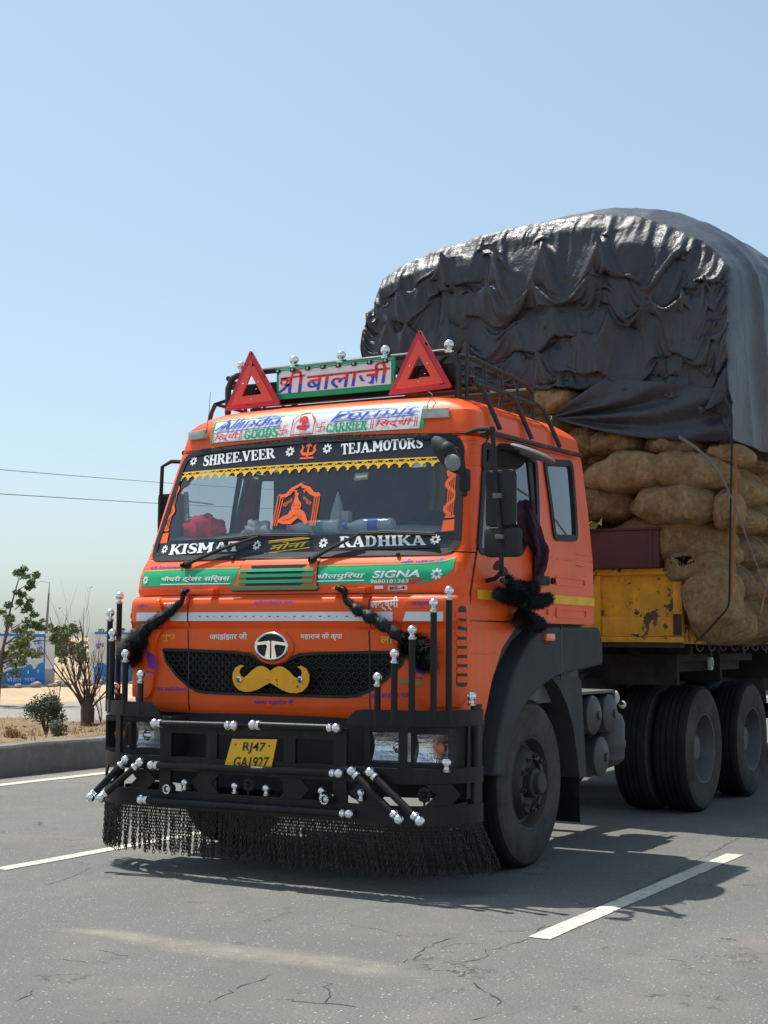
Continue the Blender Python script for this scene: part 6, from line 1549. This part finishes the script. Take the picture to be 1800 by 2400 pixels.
for P, r in (((g5(690, 1480), g5(740, 1560), g5(830, 1620), g5(830, 1720), g5(840, 1830), g5(890, 1930)), (.008, .02, .035, .035, .03, .012)), ((g5(840, 1640), g5(720, 1660), g5(610, 1625)), (.03, .022, .012)), ((g5(840, 1680), g5(960, 1700), g5(1060, 1670)), (.03, .022, .014)),
             ((g5(830, 1620), g5(900, 1590), g5(930, 1570)), (.03, .02, .012)), ((g5(850, 1820), g5(790, 1880)), (.03, .014)), ((g5(860, 1840), g5(960, 1890), g5(985, 1905)), (.03, .022, .012)), ((g5(820, 1600), g5(830, 1550)), (.03, .014))):
    q = []; rr = []
    for a, b, ra_, rb_ in zip(P, P[1:], r, r[1:]):
        for t in range(5): q.append(a.lerp(b, t/5)); rr.append(ra_+(rb_-ra_)*t/5)
    q.append(P[-1]); rr.append(r[-1]); rr = [x*1.35 for x in rr]; m_.tube(q, [x*.7 for x in rr], 7); fur(m_, q, rr, 2200, .026, rnd)
m_.build('tinsel', 'hair', gar, smooth=0, fixn=False)
def cloth_tube(root, P, r, m, name, seed, wob=.35):
    path = []; rr = []
    for i in range(len(P)-1):
        for t in range(8): path.append(P[i].lerp(P[i+1], t/8)); rr.append(r[i]+(r[i+1]-r[i])*t/8)
    path.append(P[-1]); rr.append(r[-1]); mb = MB().tube(path, rr, 22); V = []
    for i, p in enumerate(path):
        for j in range(22):
            q = Vector(mb.v[i*22+j]); d = q-p; k = 1+wob*math.sin(j*2*math.pi/22*4+i*.22+seed)+.3*noise.noise(q*14); V.append(tuple(p+Vector((d.x*k*.75, d.y*k, d.z*k))))
    mb.v = V; return mb.build(name, m, root)
sc = empty('scarf', g5(960, 1520, 1.24), 'dark purple scarf knotted at the door handle and stuffed into the window', 'scarf')
cloth_tube(sc, [g5(815, 835, 1.17), g5(850, 930, 1.20), g5(880, 1040, 1.225), g5(935, 1150, 1.235), g5(985, 1270, 1.24), g5(985, 1390, 1.24), g5(955, 1500, 1.235)], [.035, .085, .075, .052, .058, .046, .026], 'scarf', 'scarf_cloth', 1)
m_ = MB().ball(g5(950, 1510, 1.25), .032, 12, 8, (.8, 1.1, .9)); m_.build('knot', 'scarf', sc)
rag = empty('tied_rag', g5(650, 1440, 1.30), 'frayed dark rag tied to the foot of the mirror arm', 'rag')
for x, y, r, m in ((615, 1385, .034, 'seat'), (660, 1440, .034, 'fender'), (690, 1510, .030, 'fender'), (650, 1520, .024, 'fender')):
    b = MB().ball(g5(x, y, 1.28), r, 14, 9, (.6, 1.1, .8)); b.v = [tuple(Vector(p)+Vector((1, 1, 1))*.012*noise.noise(Vector(p)*25)) for p in b.v]; b.build('rag_fold', m, rag)
# ================================================================ things on the dashboard
def bottle(c, L_, r, cap, band, label, z=2.03):
    root = empty('water_bottle', (c[0], c[1], z), label, 'bottle')
    ax = Vector((1, .10, 0)).normalized(); o = Vector((c[0], c[1], z+r))
    prof = [(.002, 0), (r*.9, 0), (r, .01)]+[(r*(1-.04*(k % 2)), .02+k*L_*.05) for k in range(12)]+[(r*.8, L_*.74), (r*.42, L_*.86), (r*.36, L_*.92)]
    MB().lathe(prof, o, -ax, 18).build('bottle_body', 'bottle', root)
    MB().lathe([(r*.36, L_*.92), (r*.42, L_*.93), (r*.42, L_), (.002, L_)], o, -ax, 14).build('cap', cap, root)
    MB().lathe([(r*1.02, L_*.28), (r*1.02, L_*.48)], o, -ax, 18).build('paper_band', band, root)
p = FS('z1', 920, 1005); bottle((p[0]+.02, .055), .36, .043, 'pink', 'teal', 'clear water bottle with pink cap lying on the dashboard', 2.05)
p = FS('z1', 1180, 1005); bottle((p[0]+.02, .075), .33, .043, 'bottle_blue', 'bottle_blue', 'clear water bottle with blue label lying on the dashboard', 2.05)
def lump(name, c, sc_, m, label, cat, seed, amp=.25, fr=12):
    b = MB().ball((0, 0, 0), 1, 28, 18, sc_); b.v = [tuple(Vector(p)*(1+amp*noise.noise(Vector(p)*fr+Vector((seed, 0, 0))))+Vector((0, 0, 0))) for p in b.v]
    o = b.build(name, m, None); o.location = c; return tag(o, label, cat)
p = FS('z1', 210, 1015); lump('red_cushion', (p[0]+.05, front_y(*p)+.17, 2.115), (.155, .10, .095), 'red_cloth', 'fluffy red cushion in the dashboard corner', 'cushion', 1, .35, 18)
p = FS('z1', 525, 1020); lump('crumpled_bag', (p[0]-.02, front_y(*p)+.12, 2.09), (.11, .06, .065), 'lamp_white', 'crumpled pale plastic bag on the dashboard', 'bag', 2, .6, 22)
p = FS('z1', 895, 930); rt = empty('small_shrine', (p[0]-.03, .24, 2.09), 'small pale temple model on the dashboard', 'shrine')
m_ = MB().box((p[0]-.11, .20, 2.085), (p[0]+.05, .28, 2.14), .01); m_.lathe([(.05, 0), (.045, .05), (.03, .10), (.018, .14), (.003, .19)], (p[0]-.05, .24, 2.14), (0, 0, 1), 10).box((p[0]+.0, .2, 2.14), (p[0]+.05, .25, 2.2)); m_.build('temple', 'shrine', rt)
# ================================================================ beyond the kerb: median plants
def branch(mb, p, d, L_, r, lev, rnd, tips, spread=.5, up=.15):
    n = 4; pts = [p]; rr = [r]; dd = d.copy()
    for i in range(n):
        dd = (dd+Vector((rnd.gauss(0, .14), rnd.gauss(0, .14), rnd.gauss(0, .08)+up*.1))).normalized(); pts.append(pts[-1]+dd*L_/n); rr.append(r*(1-.6*(i+1)/n))
    mb.tube(pts, rr, 5 if lev > 1 else 4)
    if lev == 0: tips.append((pts[-1], dd)); return
    for k in range(rnd.choice((2, 3, 3))):
        i = rnd.choice((1, 2, 3, 4)); nd = (dd+Vector((rnd.gauss(0, spread), rnd.gauss(0, spread), rnd.gauss(0, spread*.6)+up))).normalized(); branch(mb, pts[i], nd, L_*rnd.uniform(.5, .8), rr[i]*.7, lev-1, rnd, tips, spread, up)
    tips.append((pts[-1], dd))
def leaves(mb, c, R, n, size, rnd, flat=1.0, droop=0):
    for _ in range(n):
        d = Vector((rnd.gauss(0, 1), rnd.gauss(0, 1), rnd.gauss(0, 1)*flat)); d = d.normalized()*R*rnd.random()**.45; p = c+Vector((d.x, d.y, d.z*flat))
        a = Vector((rnd.gauss(0, 1), rnd.gauss(0, 1), rnd.gauss(0, .6)-droop)).normalized(); b = a.cross(Vector((rnd.gauss(0, 1), rnd.gauss(0, 1), rnd.gauss(0, 1)))).normalized(); s = size*rnd.uniform(.6, 1.3)
        mb.add([p-a*s*.5, p+b*s*.22, p+a*s*.5, p-b*s*.22], [(0, 1, 2, 3)])
rnd = random.Random(11)
bp_ = atZ(.30, 'b1', 755, 1640); root = empty('bare_shrub', bp_, 'leafless twiggy shrub with thick dark stump on the median', 'shrub')
m_ = MB(); tips = []
m_.tube([bp_+Vector((0, 0, -.05)), bp_+Vector((0, 0, .18)), bp_+Vector((-.02, 0, .30))], [.085, .09, .05], 8)
for k in range(15):
    a = rnd.uniform(-1, 1); d = Vector((a*.55*.87, a*.55*.49+rnd.gauss(0, .2), 1)).normalized(); branch(m_, bp_+Vector((rnd.gauss(0, .03), rnd.gauss(0, .03), .15)), d, rnd.uniform(.55, .95), .016, 2, rnd, tips, .30, .30)
for k in range(5):
    a = rnd.uniform(-1, 1); b0 = bp_+Vector((-.28, -.28, -.02)) if k < 3 else bp_+Vector((.05, .2, 0)); branch(m_, b0, Vector((a*.2-.1, a*.15, 1)).normalized(), rnd.uniform(.4, .6), .012, 1, rnd, tips, .35, .3)
m_.build('branches', 'twig', root, fixn=False)
m_ = MB()
for p, d in tips[::9]: leaves(m_, p, .03, 3, .035, rnd)
m_.build('last_leaves', 'dry_grass', root, smooth=0, fixn=False)
def bush(px, zz, R, n, size, m, label, seed, name='bush', tall=1.0, flat=.9, cl=9):
    rnd = random.Random(seed); c = Vector(px); c.z = zz; root = empty(name, c, label, 'bush'); m_ = MB(); s_ = MB()
    for k in range(cl):
        a = rnd.random()*6.28; r = R*.6*rnd.random()**.6; q = c+Vector((r*math.cos(a), r*math.sin(a), R*tall*(.25+.75*rnd.random()))); leaves(m_, q, R*.45, n//cl, size, rnd, flat); s_.tube([c+Vector((0, 0, -.03)), c.lerp(q, .5)+Vector((0, 0, .05)), q], [.012, .008, .003], 5)
    m_.build('foliage', m, root, smooth=0, fixn=False); s_.build('stem', 'twig', root, fixn=False); return root
b0 = atZ(.30, 'b1', 400, 1730); bush(b0, .30, .30, 2400, .040, 'leaf_dusty', 'rounded dusty green bush on the median beside the leafless shrub', 3, tall=1.25)
b1_ = atZ(.30, 'b1', 470, 1760); bush(b1_, .30, .17, 800, .035, 'leaf_dusty', 'small low dusty bush at the foot of the rounded bush', 4)
b2_ = atZ(.30, 'b1', 130, 1790); bush(b2_, .28, .14, 500, .04, 'dry_grass', 'small withered bush near the kerb edge', 6)
# dry grass on the median: one mass of blades
rnd = random.Random(21); m_ = MB()
for _ in range(16000):
    y = rnd.uniform(-1, 22); x = rnd.uniform(-8.7, -6.02); dn = noise.noise(Vector((x*.9, y*.7, 4)))
    if dn < rnd.uniform(-.35, .5): continue
    z = .24+hump(x, y); h = rnd.uniform(.03, .15)*(1+.5*dn); a = rnd.random()*6.28; w = Vector((math.cos(a), math.sin(a), 0))*rnd.uniform(.002, .005); t = Vector((rnd.gauss(0, .5), rnd.gauss(0, .5), 1))*h; p = Vector((x, y, z-.01))
    m_.add([p-w, p+w, p+t*.55+w*.6, p+t], [(0, 1, 2), (0, 2, 3)])
tag(m_.build('dry_grass', 'dry_grass', None, smooth=0, fixn=False), 'dry brown grass scattered over the median soil', 'grass', kind='stuff')
rnd = random.Random(22); m_ = MB()
for _ in range(2600):
    y = rnd.uniform(-1, 20); x = rnd.uniform(-8.7, -6.02)
    if noise.noise(Vector((x*.8, y*.6, 9))) < .05+rnd.random()*.3: continue
    p = Vector((x, y, .25+hump(x, y)+rnd.random()*.05)); leaves(m_, p, .02, 1, .05, rnd)
tag(m_.build('leaf_litter', 'straw', None, smooth=0, fixn=False), 'fallen dry leaves littering the median soil', 'leaves', kind='stuff')
def tree(name, base, H, crown, label, seed, m='leaf', size=.09, lean=(0, 0), trunk=.07, group=None):
    rnd = random.Random(seed); root = empty(name, base, label, 'tree', group); t_ = MB(); l_ = MB(); b = Vector(base)
    top = b+Vector((lean[0], lean[1], H)); t_.tube([b+Vector((0, 0, -.1)), b.lerp(top, .35)+Vector((rnd.gauss(0, .06), rnd.gauss(0, .06), 0)), b.lerp(top, .7)+Vector((rnd.gauss(0, .08), rnd.gauss(0, .08), 0)), top], [trunk, trunk*.75, trunk*.45, trunk*.15], 8)
    for ox, oz, r, n in crown:
        c = b+Vector((ox*.87, ox*.49+rnd.gauss(0, r*.5), oz)); st = b.lerp(top, max(.2, min(.9, (oz-.5*r)/H))); t_.tube([st, st.lerp(c, .6)+Vector((0, 0, .05)), c], [trunk*.35, trunk*.22, .006], 5)
        for k in range(max(1, n//70)):
            q = c+Vector((rnd.gauss(0, r*.45), rnd.gauss(0, r*.45), rnd.gauss(0, r*.4))); leaves(l_, q, r*.38, 70, size, rnd, .8, .3)
    t_.build('trunk', 'bark', root, fixn=False); l_.build('crown', m, root, smooth=0, fixn=False); return root
# offsets: ox metres across the view, oz height
tb = atZ(0, 'b1', -20, 1480)
tree('young_tree', tb, 2.9, [(0.54, 2.71, 0.26, 473), (0.56, 2.48, 0.22, 354), (0.38, 2.19, 0.24, 405), (0.50, 2.06, 0.20, 253), (0.63, 1.69, 0.26, 473), (0.85, 1.62, 0.20, 287), (0.14, 1.73, 0.29, 439), (-0.27, 1.94, 0.38, 507), (1.12, 1.40, 0.23, 354), (0.32, 1.23, 0.31, 354), (0.77, 1.04, 0.22, 185), (-0.09, 0.94, 0.34, 354), (0.45, 0.83, 0.19, 135), (1.28, 1.30, 0.14, 101)], 'slender young tree with open tufts of green leaves before the painted wall', 5, 'leaf', .085, (.4, .2), .04)
tree('young_tree', atZ(0, 'b1', -60, 1500), 1.7, [(.5, 1.4, .3, 420), (.2, 1.1, .36, 480), (.6, 1.0, .28, 300), (.4, .7, .3, 300)], 'low yellowish green tree leaning against the slender young tree', 15, 'leaf_yellow', .10, (.3, .1))
# painted wall beside the far road
WX = -25.2
def wall(y0, y1, h, label):
    root = empty('painted_wall', (WX, (y0+y1)/2, 0), label, 'wall')
    MB().box((WX-.22, y0, -.1), (WX, y1, h)).build('wall_body', 'wall_white', root); return root
def wfill(P, m, root, name, off=.004, du=2): return fill([P], lambda y, z: (WX+off, y, z), du, 2).build(name, m, root, smooth=0)
def wtext(t, zn, q, m, root, off=.010, bold=.01): return text_on(t, [(lambda p: (p.y, p.z))(atX(WX, zn, *c)) for c in q], lambda y, z: (WX+off, y, z), bold).build('lettering', m, root, smooth=0, fixn=False)
wp = lambda x, y: (lambda p: (p.y, p.z))(atX(WX, 'b1', x, y))
e1 = wp(395, 870); yE = e1[0]; H1 = e1[1]
w1 = wall(yE-14, yE, H1, 'white wall painted with blue milk advert and blue frame')
wfill([(yE-14, H1-.07), (yE, H1-.07), (yE, H1+.001), (yE-14, H1+.001)], 'wall_blue', w1, 'painted_border'); wfill([(yE-.07, 0), (yE, 0), (yE, H1-.07), (yE-.07, H1-.07)], 'wall_blue', w1, 'painted_border')
wave = [wp(*c) for c in ((-400, 1240), (-200, 1215), (0, 1218), (45, 1195), (120, 1165), (205, 1160), (235, 1140), (262, 1128), (280, 1150), (285, 1175), (305, 1170), (330, 1130), (350, 1118), (376, 1118))]
wfill([(yE-14, 0.02)]+[(yE-14, wave[0][1])]+wave+[(yE-.07, 0.02)], 'wall_blue', w1, 'painted_wave', .006)
m_ = MB()
for x, y in ((152, 1190), (325, 1190), (240, 1200), (60, 1210)): c = wp(x, y); disc(m_, c, .035, .055, lambda y_, z_: (WX+.012, y_, z_), 10)
m_.build('painted_drops', 'wall_white', w1, smooth=0)
wtext('दूध, दही,', 'b1', ((205, 980), (370, 975), (368, 905), (205, 915)), 'wall_blue', w1); wtext('छाछ, घी', 'b1', ((195, 1025), (365, 1020), (365, 975), (195, 980)), 'wall_blue', w1); wtext('पनीर, बटर', 'b1', ((195, 1080), (370, 1075), (370, 1030), (195, 1035)), 'wall_blue', w1)
wtext('दूध', 'b1', ((40, 1150), (108, 1140), (108, 1095), (40, 1100)), 'wall_blue', w1); wtext('सेहत भरा', 'b1', ((55, 1290), (300, 1285), (300, 1235), (55, 1240)), 'wall_white', w1, .014)
m_ = MB(); stroke(m_, [wp(10, 1085), wp(60, 1068), wp(110, 1066), wp(150, 1082)], [.05, .09, .07, .01], lambda y_, z_: (WX+.012, y_, z_)); m_.build('painted_swoosh', 'wall_red', w1, smooth=0)
pe = wp(487, 865); pr = empty('wall_pillar', (WX, (yE+pe[0])/2, 0), 'whitewashed pillar with grey foot at the end of the painted wall', 'pillar')
MB().box((WX-.5, yE+.004, .45), (WX-.05, pe[0], H1+.02)).build('pillar_shaft', 'wall_white', pr); MB().box((WX-.52, yE+.004, -.1), (WX-.04, pe[0]+.02, .45)).build('pillar_foot', 'wall_grey', pr)
y2 = wp(808, 1270)[0]; w2_ = wall(y2, y2+12, H1*1.05, 'white and blue painted wall beyond the gap with the tree')
H2 = H1*1.05; wfill([(y2, H2-.07), (y2+12, H2-.07), (y2+12, H2+.001), (y2, H2+.001)], 'wall_blue', w2_, 'painted_border')
wfill([(y2, .02), (y2, .45), (y2+.2, .62), (y2+.45, .60), (y2+.7, .50), (y2+.9, .72), (y2+1.5, .8), (y2+2.4, .6), (y2+12, .9), (y2+12, .02)], 'wall_blue', w2_, 'painted_wave', .006)
wtext('परम', 'b1', ((832, 1275), (925, 1270), (925, 1238), (832, 1240)), 'wall_white', w2_, .014); wtext('दूध', 'b1', ((822, 1000), (900, 995), (900, 950), (822, 955)), 'purple', w2_, .01)
tree('courtyard_tree', Vector((-29.2, (yE+y2)/2+5.0, 0)), 2.0, [(-.9, 1.35, .45, 700), (-.2, 1.5, .4, 600), (.5, 1.2, .5, 700), (-.6, .8, .5, 600), (.2, .7, .5, 500)], 'bushy green tree filling the gap between the painted walls', 8, 'leaf', .12)
tree('courtyard_tree', Vector((-31, yE+6.6, 0)), 2.1, [(-.5, 1.75, .3, 260), (.1, 1.8, .3, 300), (.7, 1.7, .3, 300)], 'tree top showing over the painted wall behind the pillar', 9, 'leaf', .12)
rnd = random.Random(41); m_ = MB()
for k in range(260):
    y = rnd.uniform(-10, 260); x = -62+rnd.gauss(0, 4)-.1*y; c = Vector((x, y, rnd.uniform(.2, 1.2))); leaves(m_, c, rnd.uniform(1.0, 2.2), 90, .55, rnd, .6)
tag(m_.build('far_scrub', 'leaf_dusty', None, smooth=0, fixn=False), 'low hazy line of scrub far behind the painted walls', 'scrub', kind='stuff')
# rubble along the wall foot
rnd = random.Random(31)
for k in range(34):
    y = rnd.uniform(yE-6, yE+4.5); x = WX+rnd.uniform(.15, 1.1); r = rnd.uniform(.05, .16)*(1.4 if rnd.random() < .15 else 1); b = MB().ball((0, 0, 0), 1, 9, 6, (r*rnd.uniform(.9, 1.5), r, r*.75)); b.v = [tuple(Vector(p)*(1+.35*noise.noise(Vector(p)*9+Vector((k*3, 0, 0))))) for p in b.v]
    o = b.build('rubble_stone', 'stone', None, smooth=25); o.location = (x, y, r*.35-.02); o.rotation_euler.z = rnd.random()*6; tag(o, 'tan rubble stone lying along the foot of the painted wall', 'stone', 'rubble stones at the wall foot')
# pole, pylon, wires
mp = atX(-42, 'b1', 398, 880); mt = atX(-42, 'b1', 428, 425); pl = empty('thin_mast', (mp.x, mp.y, 0), 'thin grey mast standing behind the painted wall', 'mast')
MB().tube([(mp.x, mp.y, -.1), mp, mp.lerp(mt, .8)], [.09, .075, .04], 8).build('pole', 'pole_grey', pl); MB().tube([mp.lerp(mt, .8), mt], [.03, .012], 6).build('mast_tip', 'pole_grey', pl)
MB().tube([mt, mt+Vector((-.35, -.2, .05)), mt+Vector((-.55, -.3, -.05))], .012, 5).build('mast_arm', 'pole_grey', pl)
pb = atX(-95, 'z1', 218, 960); pyl = empty('lattice_pylon', (pb.x, pb.y, 0), 'steel lattice pylon far behind the lorry, seen through the windscreen', 'pylon'); pt = atX(-95, 'z1', 232, 838); Hp = pt.z
for s, q in ((1, 1), (1, -1), (-1, 1), (-1, -1)): MB().tube([(pb.x+s*1.5, pb.y+q*1.5, 0), (pb.x+s*.35, pb.y+q*.35, Hp*.7), (pb.x+s*.12, pb.y+q*.12, Hp)], .10, 5).build('tower_leg', 'pole_grey', pyl)
m_ = MB(); w_ = lambda t: 1.5+(.35-1.5)*min(1, t/.7) if t < .7 else .35-.23*(t-.7)/.3
for k in range(12):
    t0, t1 = k/12, (k+1)/12
    for s in (1, -1):
        a, b = w_(t0), w_(t1); m_.tube([(pb.x-a, pb.y+s*a, Hp*t0), (pb.x+b, pb.y+s*b, Hp*t1)], .05, 4); m_.tube([(pb.x+a, pb.y+s*a, Hp*t0), (pb.x-b, pb.y+s*b, Hp*t1)], .05, 4)
        m_.tube([(pb.x+s*a, pb.y-a, Hp*t0), (pb.x+s*b, pb.y+b, Hp*t1)], .05, 4); m_.tube([(pb.x+s*a, pb.y+a, Hp*t0), (pb.x+s*b, pb.y-b, Hp*t1)], .05, 4)
m_.build('bracing', 'pole_grey', pyl)
arms = []
for t in (.72, .82, .92): MB().tube([(pb.x-3, pb.y-1, Hp*t), (pb.x, pb.y, Hp*t+.4), (pb.x+3, pb.y+1, Hp*t)], .09, 5).build('cross_arm', 'pole_grey', pyl)
for (ya, yb), r in (((1013, 1041), .022), ((1062, 1081), .026)):
    A = atX(-50, 'd', -400, ya-34 if ya < 1050 else ya-22); Bq = atX(-95, 'd', 345, yb); C_ = atX(-140, 'd', 900, yb+18)
    pts = [A.lerp(C_, k/24) for k in range(25)]
    # follow the sag through the middle point
    for k, q in enumerate(pts): t = k/24; q.z += (Bq.z-A.lerp(C_, .5).z)*4*t*(1-t)*.35
    line_o = MB().tube(pts, r, 5).build('power_line', 'wire', None, fixn=False); tag(line_o, 'upper thin power line crossing the hazy sky' if ya < 1050 else 'lower thin power line crossing the hazy sky', 'wire')
